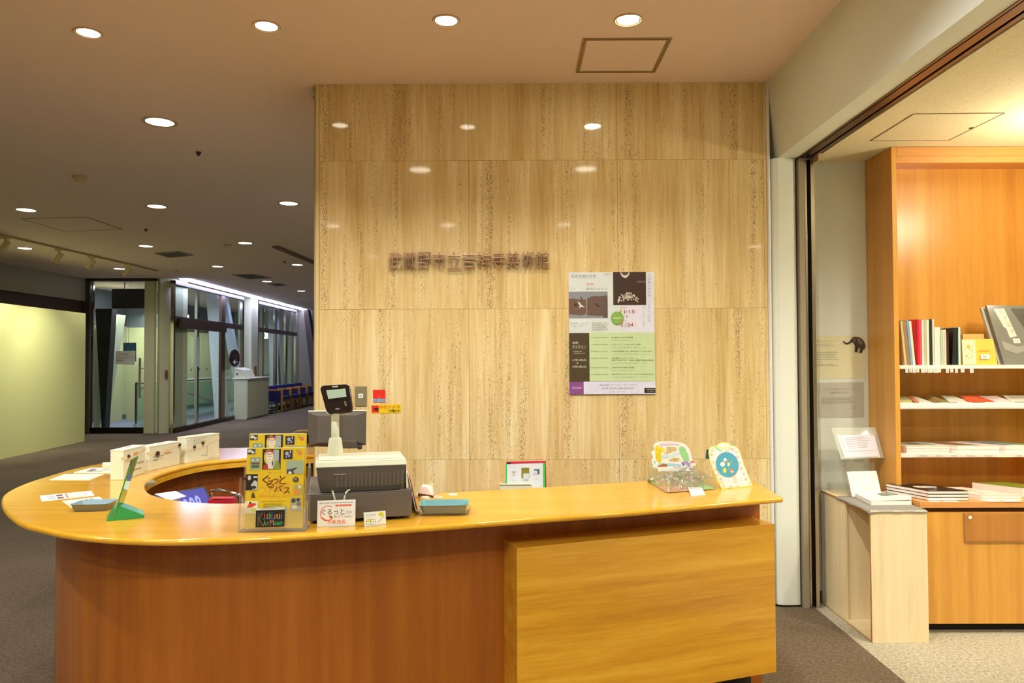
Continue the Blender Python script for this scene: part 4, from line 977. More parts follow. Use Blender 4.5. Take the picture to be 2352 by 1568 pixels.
solo('camera_notice_sticker', m, 'yellow security camera sticker with red and black characters under the red one', 'sticker')

# ================================================================== CASH REGISTER
z1 = CT
fl, fr_ = onZ(707, 1197, CT + .012), onZ(946.5, 1184, CT + .012)
ang = math.atan2(fr_.y - fl.y, fr_.x - fl.x); LW = (fr_ - fl).length; 
org = Vector((fl.x, fl.y, CT))
MG = C('#5a534c', .42); MG2 = C('#665e56', .4); MC_ = C('#d6dabe', .38)
reg = thing('cash_register', 'cash register with grey ribbed front, cream top and dark drawer box beneath', 'cash register', org, ang)
link('drawer', MB().box((0, 0, .012), (LW, .42, .103), MG2), reg, bevel=.003, local=True)
link('drawer_top', MB().box((-.001, -.001, .1032), (LW + .001, .42, .106), MG), reg, bevel=.001, local=True)
for x_ in (.03, LW - .05):
    for y_ in (.03, .37): link('foot', MB().lathe([(.014, 0), (.016, .0118)], C('#1a1614'), 12, c=(x_, y_, 0)), reg, local=True)
zr = CT + .1062
# register: profile with slightly tapered grey hull and pale lid
W_r = Matrix.Translation(org) @ Matrix.Rotation(ang, 4, 'Z')
rx0, rx1 = .028, .346; ry = .012
rg = (reg, Vector((rx0, ry, .1062)))
wr = rx1 - rx0
def hull(mb, x0, x1, prof, mat):
    """prof: (y,z) outline swept along x, narrowed at low z"""
    n = len(prof); zmax = max(p[1] for p in prof)
    def ins(z): return .016 * max(0, 1 - z / .09) ** 1.5
    vs = [(x0 + ins(z), y, z) for y, z in prof] + [(x1 - ins(z), y, z) for y, z in prof]
    mb.add(vs, [tuple(range(n)), tuple(range(2 * n - 1, n - 1, -1))] + [(i, i + n, (i + 1) % n + n, (i + 1) % n) for i in range(n)], mat)
prof = [(.010, 0), (.004, .02), (.0, .05), (0, .092), (.155, .092), (.155, 0)]
m = MB(); hull(m, 0, wr, prof, MG); fixn(link('hull', m, rg, bevel=.003, local=True))
# ribs across the lower front
rb = MB()
for k in range(17):
    x_ = .07 + k * .0145; rb.hexa([(x_, .0022, .018), (x_ + .0075, .0022, .018), (x_ + .0075, .012, .018), (x_, .012, .018)], [(x_, -.0016, .068), (x_ + .0075, -.0016, .068), (x_ + .0075, .004, .068), (x_, .004, .068)], MG2)
for i_ in range(17):
    q_ = MB(); q_.v = rb.v[i_ * 8:i_ * 8 + 8]; q_.f = [[a - i_ * 8 for a in f_] for f_ in rb.f[i_ * 6:i_ * 6 + 6]]; q_.mats = rb.mats; q_.mi = [0] * 6
    link('rib', q_, rg, bevel=.0008, local=True)
link('printer_slot', MB().box((.06, -.0035, .066), (.10, .0, .0675), C('#cfc8b0', .3)), rg, local=True)
m = MB(); m.hexa([(-.005, -.004, .092), (wr + .005, -.004, .092), (wr + .005, .16, .092), (-.005, .16, .092)], [(-.003, .004, .112), (wr + .003, .004, .112), (wr + .003, .158, .112), (-.003, .158, .112)], MC_)
link('lid', m, rg, bevel=.003, local=True)
m = MB(); m.hexa([(.004, .03, .112), (wr - .002, .03, .112), (wr - .002, .15, .112), (.004, .15, .112)], [(.006, .05, .125), (wr - .006, .05, .125), (wr - .006, .146, .125), (.006, .146, .125)], C('#e6d8c0', .35))
link('printer_cover', m, rg, bevel=.006, local=True)
link('cover_seam', MB().box((.127, .051, .1251), (.1278, .145, .1254), C('#a89888')).box((.212, .051, .1251), (.2128, .145, .1254), C('#a89888')).box((.214, .0028, .1085), (wr + .001, .0042, .1095), C('#8a8070')), rg, local=True)
link('power_cable', MB().tube(catmull([(.055, .012, .006), (.060, -.012, .0), (.066, -.018, -.03), (.068, -.018, -.075)], 5), .0032, C('#c8c8b0', .4), 8), rg, local=True, smooth=True)
link('power_cable', MB().tube(catmull([(.12, .012, .008), (.105, -.012, .002), (.096, -.018, -.03), (.092, -.018, -.075)], 5), .0032, C('#c8c8b0', .4), 8), rg, local=True, smooth=True)
link('side_cheek', MB().hexa([(wr + .006, .02, 0), (wr + .018, .06, 0), (wr + .018, .15, 0), (wr + .006, .15, 0)], [(wr + .004, .02, .09), (wr + .006, .05, .0915), (wr + .006, .15, .0915), (wr + .004, .15, .0915)], MC_), rg, local=True)
# display pole
pz = onZ(770, 1048, zr + .13); PX, PY = pz.x, max(pz.y, (W_r @ Vector((.07, .10, 0))).y)
PY = (W_r @ Vector((.08, .095, 0))).y; PX = onY(770, 1045, PY).x
yy = PY
def zz(py): return onY(770, py, yy).z
dp = thing('customer_display', 'cream pole display with a tilted black screen head on the register', 'customer display', (PX, PY, zr + .1252))
zb = zr + .1253
link('base_cone', MB().lathe([(.030, 0), (.0295, .006), (.024, zz(1009) - zb - .004), (.021, zz(1005) - zb)], MC_, 28, c=(PX, PY, zb)), dp, smooth=True)
link('pole', MB().lathe([(.0145, zz(1005) - zb), (.0145, zz(968) - zb), (.0125, zz(966.5) - zb), (.0145, zz(965) - zb), (.0145, zz(945) - zb)], MC_, 24, c=(PX, PY, zb)), dp, smooth=True)
# head: rounded square leaning back, turned a little
TLh, TRh, BRh, BLh = [onY(x, y, yy - .02 + dy) for x, y, dy in ((733, 885, .05), (803, 881, .05), (810.5, 943, 0), (751, 950, 0))]
U = (TRh - TLh); V = (BLh - TLh)
def rsq(TLh, TRh, BRh, BLh, e, n=6, rad=.16):
    pts = []
    cn = [(0, 0), (1, 0), (1, 1), (0, 1)]
    for i, (cx, cy) in enumerate(cn):
        c_x = rad + e if cx == 0 else 1 - rad - e; c_y = rad + e if cy == 0 else 1 - rad - e
        a0 = {0: math.pi, 1: 1.5 * math.pi, 2: 0, 3: .5 * math.pi}[i]
        for k in range(n + 1):
            a = a0 + .5 * math.pi * k / n; u, v = c_x + rad * math.cos(a), c_y + rad * math.sin(a)
            pts.append(TLh * (1 - u) * (1 - v) + TRh * u * (1 - v) + BRh * u * v + BLh * (1 - u) * v)
    return pts
N = V.cross(U).normalized()
if N.dot(EYE - TLh) < 0: N = -N
def slab(pts, d0, d1, mat, mb, s1=None):
    n = len(pts); c0 = sum(pts, Vector()) / n
    a = [p + N * d0 for p in pts]; b = [(c0 + (p - c0) * (s1 or 1)) + N * d1 for p in pts]
    mb.add(a + b, [tuple(range(n)), tuple(range(2 * n - 1, n - 1, -1))] + [(i, (i + 1) % n, (i + 1) % n + n, i + n) for i in range(n)], mat); return mb
fixn(link('bezel', slab(rsq(TLh, TRh, BRh, BLh, 0), 0, -.018, C('#1c1210', .16, 0, .6), MB()), dp, bevel=.003, smooth=True))
sh_ = Vector((-.006, .004, 0)); fixn(link('back_shell', slab([p + sh_ for p in rsq(TLh, TRh, BRh, BLh, .0)], -.0182, -.045, MC_, MB(), .86), dp, bevel=.004, smooth=True))
def hp_(u, v, d=0): return TLh * (1 - u) * (1 - v) + TRh * u * (1 - v) + BRh * u * v + BLh * (1 - u) * v + N * d
m = MB().add([hp_(.19, .19, .0006), hp_(.84, .17, .0006), hp_(.84, .47, .0006), hp_(.19, .50, .0006)], [(3, 2, 1, 0)], M_LCD); 
m.add([hp_(.20, .20, .0004), hp_(.86, .18, .0004), hp_(.88, .53, .0004), hp_(.18, .56, .0004)], [(3, 2, 1, 0)], C('#100a08', .2)); link('screen', m, dp)
m = MB(); prints(m, hp_(.42, .03), hp_(.62, .03), hp_(.42, .11), [('t', '■■■', .0, .9, .6, '#b8b4b0', .9)], .0006); prints(m, hp_(.70, .60), hp_(.84, .60), hp_(.70, .86), [('t', '0', .2, .8, .7, '#7a9a4a', .5)], .0006); prints(m, hp_(.36, .84), hp_(.52, .84), hp_(.36, .90), [('d', 0, 0, 1, 1, 2, '#b8a8a8')], .0006)
link('lettering', m, dp)
link('neck', MB().tube([(PX, PY, zz(948)), tuple((TLh + BRh) / 2 - N * .04)], .012, MC_, 12), dp)
# operator monitor seen from behind
ym = (W_r @ Vector((.10, .30, 0))).y
TLm, TRm, BRm, BLm = [onY(x, y, ym + d_) for x, y, d_ in ((708, 945, .02), (841, 944, .05), (840, 1021, .03), (709.5, 1024, 0))]
t = thing('operator_monitor', 'grey-brown operator monitor seen from behind the display pole', 'monitor', Vector(((TLm.x + TRm.x) / 2, ym, zr + .1252)))
Nm = (BLm - TLm).cross(TRm - TLm).normalized(); Nm = Nm if Nm.dot(EYE - TLm) > 0 else -Nm
pts = [TLm, TRm, BRm, (BRm + BLm) / 2 - Vector((0, 0, .006)), BLm]
def face5(k, d): 
    c0 = sum(pts, Vector()) / 5; return [c0 + Vector(((p.x - c0.x) * k[0], (p.y - c0.y), (p.z - c0.z) * k[1])) + Nm * d for p in pts]
a, b = face5((1, 1), 0), face5((.66, .80), .022)
m = MB(); n = 5; m.add(a + b, [tuple(range(n, 2 * n))[::-1]] + [(i, (i + 1) % n, (i + 1) % n + n, i + n) for i in range(n)] + [tuple(range(n))], MG); fixn(link('back_shell', m, t, bevel=.003))
a = face5((1.005, 1.01), -.0005); b2 = face5((1.005, 1.01), -.012); m = MB(); m.add(a + b2, [tuple(range(n)), tuple(range(2 * n - 1, n - 1, -1))] + [(i, (i + 1) % n, (i + 1) % n + n, i + n) for i in range(n)], MG); fixn(link('bezel', m, t, bevel=.002))
link('top_edge', MB().hexa([TLm + Vector((0, -.002, .0005)), TRm + Vector((0, -.002, .0005)), TRm + Vector((0, .014, .0005)), TLm + Vector((0, .014, .0005))], [TLm + Vector((.001, 0, .0035)), TRm + Vector((-.001, 0, .0035)), TRm + Vector((-.001, .012, .0035)), TLm + Vector((.001, .012, .0035))], MC_), t)
for px, py in ((728.5, 1017), (820.5, 1015)):
    p_ = onY(px, py, ym + .012); link('screw_hole', MB().ell(tuple(p_ + Nm * .002), (.0035, .002, .0035), C('#0c0a0a'), 10, 5), t)
link('stand', MB().box((PX - .035, ym + .0, zr + .1252), (PX + .036, ym + .03, BLm.z + .02), MG), t, bevel=.003)
for sx in (-.055, .04): link('hinge', MB().box((PX + sx, ym - .005, BLm.z - .014), (PX + sx + .015, ym + .02, BLm.z + .002), C('#3a302c')), t, bevel=.002)

# ================================================================== BROCHURES
fz = CT + .012
b0, b1 = onZ(561, 1214, fz), onZ(694, 1212, fz)
ub = (b1 - b0); ub.z = 0; LWf = ub.length; ub.normalize(); nb = Vector((-ub.y, ub.x, 0))      # nb points away from the viewer
LEAN = .10; Hf = .271
def bp(u, h, d): return b0 + ub * u + nb * (d + h * LEAN) + Vector((0, 0, h * math.sqrt(1 - LEAN ** 2)))
hs = thing('brochure_holder', 'clear two-tier acrylic brochure holder at the counter edge', 'brochure holder', b0 + ub * LWf / 2 - Vector((0, 0, .012)))
ac = M_ACR
def plate(name, u0, u1, h0, h1, d0, d1, mat=None):
    P = [bp(u0, h0, d0), bp(u1, h0, d0), bp(u1, h0, d1), bp(u0, h0, d1)]; Q = [bp(u0, h1, d0), bp(u1, h1, d0), bp(u1, h1, d1), bp(u0, h1, d1)]
    if name: fixn(link(name, MB().hexa(P, Q, mat or ac), hs)) 
    return P, Q
plate('front_pane', -.02, LWf + .012, -.006, .07, -.008, -.0055)
plate('middle_pane', -.012, LWf + .014, .0, .16, .0165, .019)
plate('back_pane', -.012, LWf + .016, .0, .20, .043, .0455)
for u in (-.02, LWf + .010): plate('side_pane', u, u + .0025, -.006, .17 if u < 0 else .17, -.0055, .0163)
for u in (-.012, LWf + .0115): plate('side_pane', u, u + .0025, .17, .215, .0165, .042)
link('foot', MB().hexa([b0 + ub * -.02 + nb * -.01 + Vector((0, 0, -.0118)), b0 + ub * (LWf + .012) + nb * -.01 + Vector((0, 0, -.0118)), b0 + ub * (LWf + .012) + nb * .10 + Vector((0, 0, -.0118)), b0 + ub * -.02 + nb * .10 + Vector((0, 0, -.0118))],
     [b0 + ub * -.02 + nb * -.01 + Vector((0, 0, -.0085)), b0 + ub * (LWf + .012) + nb * -.01 + Vector((0, 0, -.0085)), b0 + ub * (LWf + .012) + nb * .10 + Vector((0, 0, -.0085)), b0 + ub * -.02 + nb * .10 + Vector((0, 0, -.0085))], ac), hs)
YL = '#e6c41c'
FLY = [('r', .01, .006, .15, .078, '#5c6258'), ('e', .05, .035, .035, .02, '#d8dcd0'), ('e', .10, .05, .03, .02, '#cfd4c8'), ('e', .06, .062, .03, .01, '#22241e'), ('e', .115, .03, .012, .01, '#1e201c'),
   ('r', .275, .012, .595, .27, '#2f2420'), ('r', .46, .02, .56, .25, '#a8b8b0'), ('p', [(.29, .27), (.30, .215), (.38, .20), (.45, .24), (.47, .27)], '#b83a30'), ('e', .385, .115, .085, .095, '#d8c860'), ('e', .40, .11, .058, .07, '#ece4d4'), ('e', .40, .055, .07, .028, '#c04838'),
   ('e', .40, .062, .055, .012, '#e8e4d8'), ('p', [(.37, .17), (.43, .17), (.47, .26), (.38, .26)], '#e4dccc'), ('p', [(.48, .27), (.50, .18), (.54, .15), (.58, .20), (.59, .27)], '#8a9a30'), ('e', .382, .105, .008, .004, '#3a3028'), ('e', .42, .105, .008, .004, '#3a3028'), ('e', .405, .142, .012, .004, '#b04a48'),
   ('r', .64, .028, .80, .14, '#2c2c3c'), ('e', .70, .07, .03, .025, '#b8b8cc'), ('e', .74, .10, .02, .02, '#8c94b4'), ('e', .69, .115, .015, .012, '#a0a4b8'), ('e', .76, .05, .012, .02, '#c8c4d8'),
   ('e', .93, .065, .035, .024, '#e07050'), ('e', .93, .065, .012, .008, '#f0b060'), ('e', .885, .035, .03, .012, '#a8b040'),
   ('r', .065, .115, .245, .275, '#8fa890'), ('r', .08, .18, .23, .20, '#7a4034'), ('r', .09, .205, .22, .25, '#5a6a50'), ('r', .075, .255, .24, .27, '#b4c48c'), ('e', .11, .15, .02, .012, '#d8e0d4'), ('e', .19, .145, .02, .012, '#d8e0d4'),
   ('r', .70, .16, .99, .325, '#a2b49a'), ('p', [(.71, .325), (.71, .27), (.78, .265), (.84, .25), (.90, .25), (.82, .29), (.84, .325)], '#4c4a40'), ('p', [(.73, .325), (.75, .29), (.80, .31), (.78, .325)], '#e4e4dc'),
   ('r', .0, .325, .205, .525, '#1e1a18'), ('e', .06, .37, .03, .03, '#c8c8c0'), ('p', [(.09, .46), (.15, .40), (.20, .42), (.20, .52), (.12, .52)], '#c8c8c0'), ('r', .13, .35, .20, .37, '#dcdcd4'), ('e', .14, .49, .045, .02, '#2a2a28'),
   ('t', '東京・ミュージアム', .39, .318, .014, '#6a5a18', .24), ('t', 'ぐ', .28, .455, .115, '#7a2412', .15, .02), ('t', 'る', .36, .505, .10, '#7a2412', .13, .02), ('t', 'っ', .46, .445, .06, '#7a2412', .10, .02), ('t', 'と', .58, .455, .11, '#7a2412', .11, .02), ('t', 'パ', .50, .545, .075, '#7a2412', .13, .02), ('t', 'ス', .66, .57, .075, '#7a2412', .11, .02),
   ('t', 'Grutto Pass 2018', .215, .618, .034, '#e09a28', .58), ('t', '美術館･博物館等共通入場券&割引券', .28, .675, .016, '#8a7a20', .44), ('d', .32, .69, .70, .745, 4, '#8a7a20'),
   ('t', '2', .24, .60, .12, '#e4a830', .14), ('t', '0', .40, .62, .12, '#e4a830', .12), ('t', '1', .52, .55, .17, '#e4a830', .07), ('t', '8', .62, .56, .13, '#e4a830', .14),
   ('e', .87, .40, .055, .035, '#5a4a34'), ('e', .86, .39, .03, .015, '#8f8264'), ('r', .835, .46, .99, .59, '#b8a860'), ('e', .89, .555, .055, .03, '#e8902a'), ('e', .94, .49, .03, .02, '#e0d8b0'),
   ('p', [(.10, .62), (.11, .57), (.14, .545), (.16, .58), (.18, .62)], '#5a4228'), ('r', .0, .66, .225, .81, '#e6e4c0'), ('p', [(.03, .74), (.07, .69), (.17, .685), (.20, .70), (.12, .74)], '#d8442a'), ('e', .16, .77, .05, .025, '#d8d83a'), ('e', .09, .68, .02, .012, '#2a1a14'),
   ('r', .79, .625, .98, .79, '#b0a684'), ('e', .84, .66, .04, .03, '#4a463c'), ('e', .93, .70, .035, .03, '#7a7460'), ('e', .86, .745, .05, .025, '#ded6bc'), ('e', .92, .65, .03, .02, '#38342c'), ('r', .41, .725, .73, .82, '#b4b470'), ('e', .49, .77, .03, .02, '#e0e4c8'), ('e', .60, .765, .035, .025, '#d4dcc0'), ('e', .68, .785, .02, .02, '#e0e0c0'), ('r', .26, .755, .38, .80, '#7a6840'), ('e', .31, .775, .03, .012, '#d8d0b0')]
_num = [q for q in FLY if q[0] == 't' and q[1] in '2018']; FLY = _num + [q for q in FLY if q not in _num]
FLY += [(q[0], q[1], q[2] + d_, q[3] + e_, *q[4:]) for q in FLY if q[0] == 't' and q[1] in 'ぐるっとパス' for d_, e_ in ((.004, 0),)]      # heavier strokes
def flyer_stack(name, d, label, h_up, thick):
    TL, TR, BLf = bp(0, Hf + h_up, d), bp(LWf, Hf + h_up, d), bp(0, h_up, d); BRf = bp(LWf, h_up, d)
    m = MB(); sheet(m, TL, TR, BRf, BLf, C(YL, .35), thick); m.add([bp(0, Hf + h_up + .0003, d + .0005), bp(LWf, Hf + h_up + .0003, d + .0005), bp(LWf, Hf + h_up + .0003, d + thick), bp(0, Hf + h_up + .0003, d + thick)], [(0, 1, 2, 3)], C('#f0e8c0'))
    prints(m, TL, TR, BLf, FLY, .0003, .00003, .35); solo(name, m, label, 'flyers', 'yellow museum pass flyers')
flyer_stack('flyer_stack', .0, 'front stack of yellow museum pass flyers in the acrylic holder', .0, .010)
h2 = .046
flyer_stack('flyer_stack', .022, 'rear stack of yellow museum pass flyers rising behind the front stack', h2, .012)
# black name plate stuck on the holder front
TL, TR, BLk = bp(.205 * LWf, .062, -.0088), bp(.70 * LWf, .064, -.0088), bp(.205 * LWf, .006, -.0088)
m = MB(); sheet(m, TL, TR, TR + BLk - TL, BLk, C('#1c1210', .3), .0008)
up = .062
LB = ['#d8442a', '#e09a3a', '#4ab070', '#4a8ad0', '#d8442a', '#d8c040', '#e0a048', '#4aa8c0']
it = [('t', 'K', .07, .93, .80, '#5a5a3a', .20, .0)] + [('t', ch, .30 + .083 * i, .47 + (.08 if ch == 'j' else 0), .32 if ch in 'hij' else .22, LB[i], {'i': .025, 'j': .045, 'c': .06, 'h': .06, 'o': .065}[ch], .03) for i, ch in enumerate('ichijoji')]
it += [('r', .24, .50, .93, .52, '#4a8ab8'), ('t', 'A', .27, .93, .34, '#7aa060', .09), ('t', 'rt', .37, .90, .20, '#4ab070', .09), ('t', 'M', .50, .93, .36, '#c07a60', .13), ('t', 'useum', .64, .90, .20, '#3fae6a', .29, .02)]
prints(m, TL, TR, BLk, it, .0003, .00005, .3); prints(m, TL + Vector((0, 0, .008)), TR + Vector((0, 0, .008)), TL + Vector((0, 0, .0005)), [('r', 0, 0, 1, 1, '#dfe6d0'), ('d', .2, .2, .8, .8, 1, '#7a8a6a')], .0003)
solo('museum_name_plate', m, 'black plate with hand-drawn coloured museum name on the brochure holder', 'name plate')
# ---- cards in front of the register
def stand_card(pxs, zb, name, label, cat, items, th=.0015, lean=.16, border='#dfe6da', base='#e6e8e0', group=None):
    B0, B1 = onZ(*pxs[3], zb), onZ(*pxs[2], zb)
    h = (onY(pxs[0][0], pxs[0][1], B0.y + .01).z - zb); h1 = (onY(pxs[1][0], pxs[1][1], B1.y + .01).z - zb)
    u = (B1 - B0).normalized(); nn = Vector((-u.y, u.x, 0)); T0 = B0 + nn * h * lean + Vector((0, 0, h)); T1 = B1 + nn * h1 * lean + Vector((0, 0, h1))
    t = thing(name, label, cat, (B0 + B1) / 2, 0, group)
    m = MB(); sheet(m, T0, T1, B1, B0, C(border, .25), .003); link('holder', m, t)
    e = .02; T0i = T0.lerp(T1, e); T0i = T0i.lerp(B0, e * 1.4); T1i = T1.lerp(T0, e).lerp(B1, e * 1.4); B0i = B0.lerp(B1, e).lerp(T0, e * 1.4); B1i = B1.lerp(B0, e).lerp(T1, e * 1.4)
    m = MB(); off_ = -nn * .0003; sheet(m, T0i + off_, T1i + off_, B1i + off_, B0i + off_, C(base, .4), .0003); prints(m, T0i + off_, T1i + off_, B0i + off_, items, .0003, .00006, .4); link('card', m, t)
    f = MB(); c_ = B0.lerp(B1, .3) - nn * .012; c2 = B0.lerp(B1, .72) - nn * .012
    f.hexa([c_, c2, c2 + nn * .05, c_ + nn * .05], [c_ + Vector((0, 0, .0015)), c2 + Vector((0, 0, .0015)), c2 + nn * .05 + Vector((0, 0, .0015)), c_ + nn * .05 + Vector((0, 0, .0015))], M_ACR); link('foot', f, t); return t
stand_card([(728, 1150), (815, 1147), (816, 1207), (728, 1210)], CT + .0005, 'sign_card', 'upright white card with big black kana and a red swoosh before the register', 'sign card',
  [('t', '東京の美術館･博物館等共通入場券&割引券', .04, .105, .05, '#3a3a38', .90), ('r', .47, .155, .91, .225, '#e05a38'), ('t', '東京・ミュージアム', .53, .215, .045, '#f4e8dc', .32)] +
  [('p', [(.27 + .21 * math.cos(a) * s, .50 + .32 * math.sin(a) * s) for a, s in [(math.radians(d_), 1.0) for d_ in range(-60, -265, -15)] + [(math.radians(d_), .90) for d_ in range(-265, -45, 15)]][::-1], '#e2683c'),
   ('p', [(.08, .66), (.115, .64), (.20, .74), (.30, .76), (.38, .72), (.40, .62), (.30, .60), (.30, .635), (.40, .63), (.39, .74), (.30, .80), (.17, .78)][::-1], '#dc5430'),
   ('t', 'ぐるっと', .10, .56, .24, '#181818', .62, .012), ('t', 'パス', .75, .54, .12, '#3a3a3a', .17), ('t', 'R', .44, .70, .12, '#3fa058', .055), ('t', 'U', .51, .70, .12, '#d86a3a', .055), ('t', 'T', .575, .70, .12, '#d8a03a', .05), ('t', 'T', .63, .70, .12, '#3a98b8', .05), ('d', .70, .60, .93, .69, 2, '#9aa0a4'), ('t', '対象施設', .26, .935, .17, '#e0623c', .50, .012)])
stand_card([(834, 1176), (883, 1172), (887, 1203), (837, 1209)], CT + .0005, 'sign_card', 'small pale card with a yellow disc and blue table before the register', 'sign card',
  [('t', '美術検定', .06, .30, .20, '#8fb8b4', .50, .02), ('d', .07, .33, .45, .42, 1, '#a8b8b4'), ('e', .80, .20, .13, .18, '#d8dc3a'), ('t', '応援館', .70, .25, .10, '#6a7a30', .20), ('r', .07, .52, .50, .90, '#4a6a8a'), ('r', .085, .55, .275, .69, '#d8dc50'), ('r', .295, .55, .485, .69, '#dfe8c0'), ('r', .085, .72, .275, .88, '#e6ece4'), ('r', .295, .72, .485, .88, '#dde6dc'), ('t', '●', .14, .84, .06, '#3a5a4a', .04)] +
  [('p', [(.58 + .055 * k, .82 - .09 * k), (.63 + .055 * k, .74 - .09 * k), (.68 + .055 * k, .82 - .09 * k), (.63 + .055 * k, .90 - .09 * k)][::-1], '#b4ccb0' if k % 2 else '#c8dac0') for k in range(6)], border='#cfe6d8')
# ================================================================== SMALL THINGS ON THE COUNTER
def rrect(cx, cy, a, b, rz, rad=.25, n=4):
    pts = []
    r = rad * min(a, b)
    for i, (sx, sy) in enumerate(((1, 1), (-1, 1), (-1, -1), (1, -1))):
        for k in range(n + 1):
            t = math.pi / 2 * (i + k / n); x = sx * (a - r) + r * math.cos(t); y = sy * (b - r) + r * math.sin(t)
            pts.append((cx + x * math.cos(rz) - y * math.sin(rz), cy + x * math.sin(rz) + y * math.cos(rz)))
    return pts
def tray(t, name, c, a, b, rz, z0, h, mats, flare=1.18, rad=.3, th=.003, wall=None):
    """open dish: outer wall, rim, inner wall, inner floor, all one vessel"""
    rings = [(1.0, z0, 0), (flare * .97, z0 + h * .85, 0), (flare + .03, z0 + h, 0), (flare + .03, z0 + h + .0015, 0), (flare * .97, z0 + h, 1), (1.0, z0 + th + .004, 1)]
    vs = []; n = None
    for s, z, _ in rings:
        p = rrect(c[0], c[1], a * s, b * s + (s - 1) * (a - b) * 1.0, rz, rad); n = len(p); vs += [(x, y, z) for x, y in p]
    m = MB(); o_ = []
    for i in range(len(rings) - 1):
        m.add(vs[i * n:(i + 2) * n], [(k, (k + 1) % n, n + (k + 1) % n, n + k) for k in range(n)], mats[0] if i < 3 else mats[1])
    m.add(vs[:n], [tuple(range(n - 1, -1, -1))], mats[0]); m.add(vs[-n:], [tuple(range(n))], mats[1])
    return link(name, m, t, smooth=True)
TEAL = C('#6fa8ae', .35); TGREY = C('#8a948c', .35)
c = onZ(1020, 1176, CT + .002); q0, q1 = onZ(972, 1187, CT + .002), onZ(1068, 1187, CT + .002)
an = math.atan2(q1.y - q0.y, q1.x - q0.x) + .07; 
t = thing('coin_tray', 'teal coin tray sitting in a clear outer tray right of the register', 'coin tray', (c.x, c.y, CT))
tray(t, 'dish', c, .078, .045, an, CT + .008, .03, (TGREY, TEAL))
tray(t, 'outer_tray', c, .092, .055, an, CT, .018, (M_ACR, M_ACR), 1.08)
g = MB()
for k in range(7): g.box((-.06, -.026 + k * .008, 0), (.06, -.023 + k * .008, .0008), TEAL, Matrix.Translation((c.x, c.y, CT + .0151)) @ Matrix.Rotation(an, 4, 'Z'))
link('floor_ribs', g, t)
c = onZ(217, 1168, CT + .002)
t = thing('coin_tray', 'pale blue coin tray at the left end beside the green stand', 'coin tray', (c.x, c.y, CT))
an = .10
tray(t, 'dish', c, .060, .042, an, CT, .028, (C('#6f746f', .35), C('#86a0aa', .35)))
g = MB()
for k in range(8): g.box((-.045, -.026 + k * .0068, 0), (.045, -.0235 + k * .0068, .0008), C('#6f8a96', .35), Matrix.Translation((c.x, c.y, CT + .0071)) @ Matrix.Rotation(an, 4, 'Z'))
link('floor_ribs', g, t)
# flat papers
def flat(pxs, name, label, cat, items=(), base='#e8ece2', th=.0008, z=CT, under=0.0):
    P = [onZ(x, y, z + th + under) for x, y in pxs]; m = MB(); sheet(m, P[0], P[1], P[2], P[3], C(base, .5), th)
    if items: prints(m, P[0], P[1], P[3], items, .0002, .00005)
    return solo(name, m, label, cat)
flat([(149, 1088), (239, 1088), (207, 1101), (114, 1101)], 'leaflet', 'blank white leaflet at the left edge, in front of the two paper piles', 'leaflet', [('r', .68, .2, .70, .7, '#c8d4c0')], '#dfe8d4', .0025)
flat([(208, 1073.5), (272, 1074), (272, 1085), (169, 1084.5)], 'leaflet', 'white leaflet with two dark pictures beside the cream ballot box', 'leaflet', [('r', .20, .25, .42, .45, '#6a4a50'), ('r', .30, .55, .55, .80, '#5a3a40'), ('d', .60, .1, .95, .9, 4, '#98a08c')], '#e4e8dc', .003)
flat([(236, 1061.5), (262, 1061), (262, 1068), (235, 1067)], 'paper_pile', 'small white paper pile behind the leaflets next to the first ballot box', 'papers', (), '#e4e6d4', .012)
flat([(91, 1138), (209, 1126.5), (217, 1137.5), (96, 1151)], 'leaflet_strip', 'long printed leaflet strip with grey and red panels at the left end', 'leaflet', [('r', .13, .18, .27, .88, '#b8bcc4'), ('r', .30, .15, .42, .42, '#6a4038'), ('r', .30, .58, .42, .86, '#705040'), ('r', .47, .1, .51, .9, '#d87a60'), ('d', .53, .15, .80, .9, 6, '#a8ac9c'), ('r', .83, .1, .85, .9, '#b0b070'), ('d', .03, .2, .11, .9, 4, '#b8b8b0'), ('d', .88, .2, .97, .9, 4, '#b8b8b0')], '#e6e8e4')
flat([(142, 1150), (228, 1140), (252, 1158), (164, 1165)], 'laminated_card', 'laminated price card lying half under the pale blue tray', 'card', [('d', .04, .35, .20, .9, 5, '#606860'), ('r', .58, .12, .64, .3, '#3f5f3f'), ('r', .70, .12, .76, .3, '#3f5f3f'), ('d', .3, .1, .5, .3, 1, '#a0a89c')], '#dce4d4', .0006)
flat([(996, 1135), (1016, 1137), (1016, 1142), (994, 1141)], 'price_sticker', 'tiny red-edged sticker on the counter beside the tape dispenser', 'sticker', [('r', 0, 0, 1, .2, '#c85a48'), ('d', .1, .3, .9, .8, 1, '#808080')], '#e8dcd0')
flat([(1031, 1132), (1048, 1132), (1051, 1136.5), (1032, 1137)], 'paper_label', 'tiny white label on the counter behind the teal coin tray', 'sticker', [('d', .1, .3, .9, .8, 1, '#b0b8b0')], '#e8ece0')
P0 = [onZ(*p, CT + .004) for p in ((1580, 1122), (1612, 1123), (1620, 1135), (1588, 1138.5))]
m = MB(); sheet(m, P0[0] + Vector((0, 0, .008)), P0[1] + Vector((0, 0, .008)), P0[2], P0[3], C('#f0e6ea', .4), .004)
prints(m, P0[0] + Vector((0, 0, .008)), P0[1] + Vector((0, 0, .008)), P0[3], [('t', 'お一人様', .25, .35, .13, '#a890a0', .4), ('t', '1個まで', .35, .65, .13, '#8f98b8', .3), ('t', 'です', .5, .88, .10, '#8f98b8', .25)], .0003)
solo('price_card', m, 'small pinkish price card leaning at the foot of the candy box', 'card')
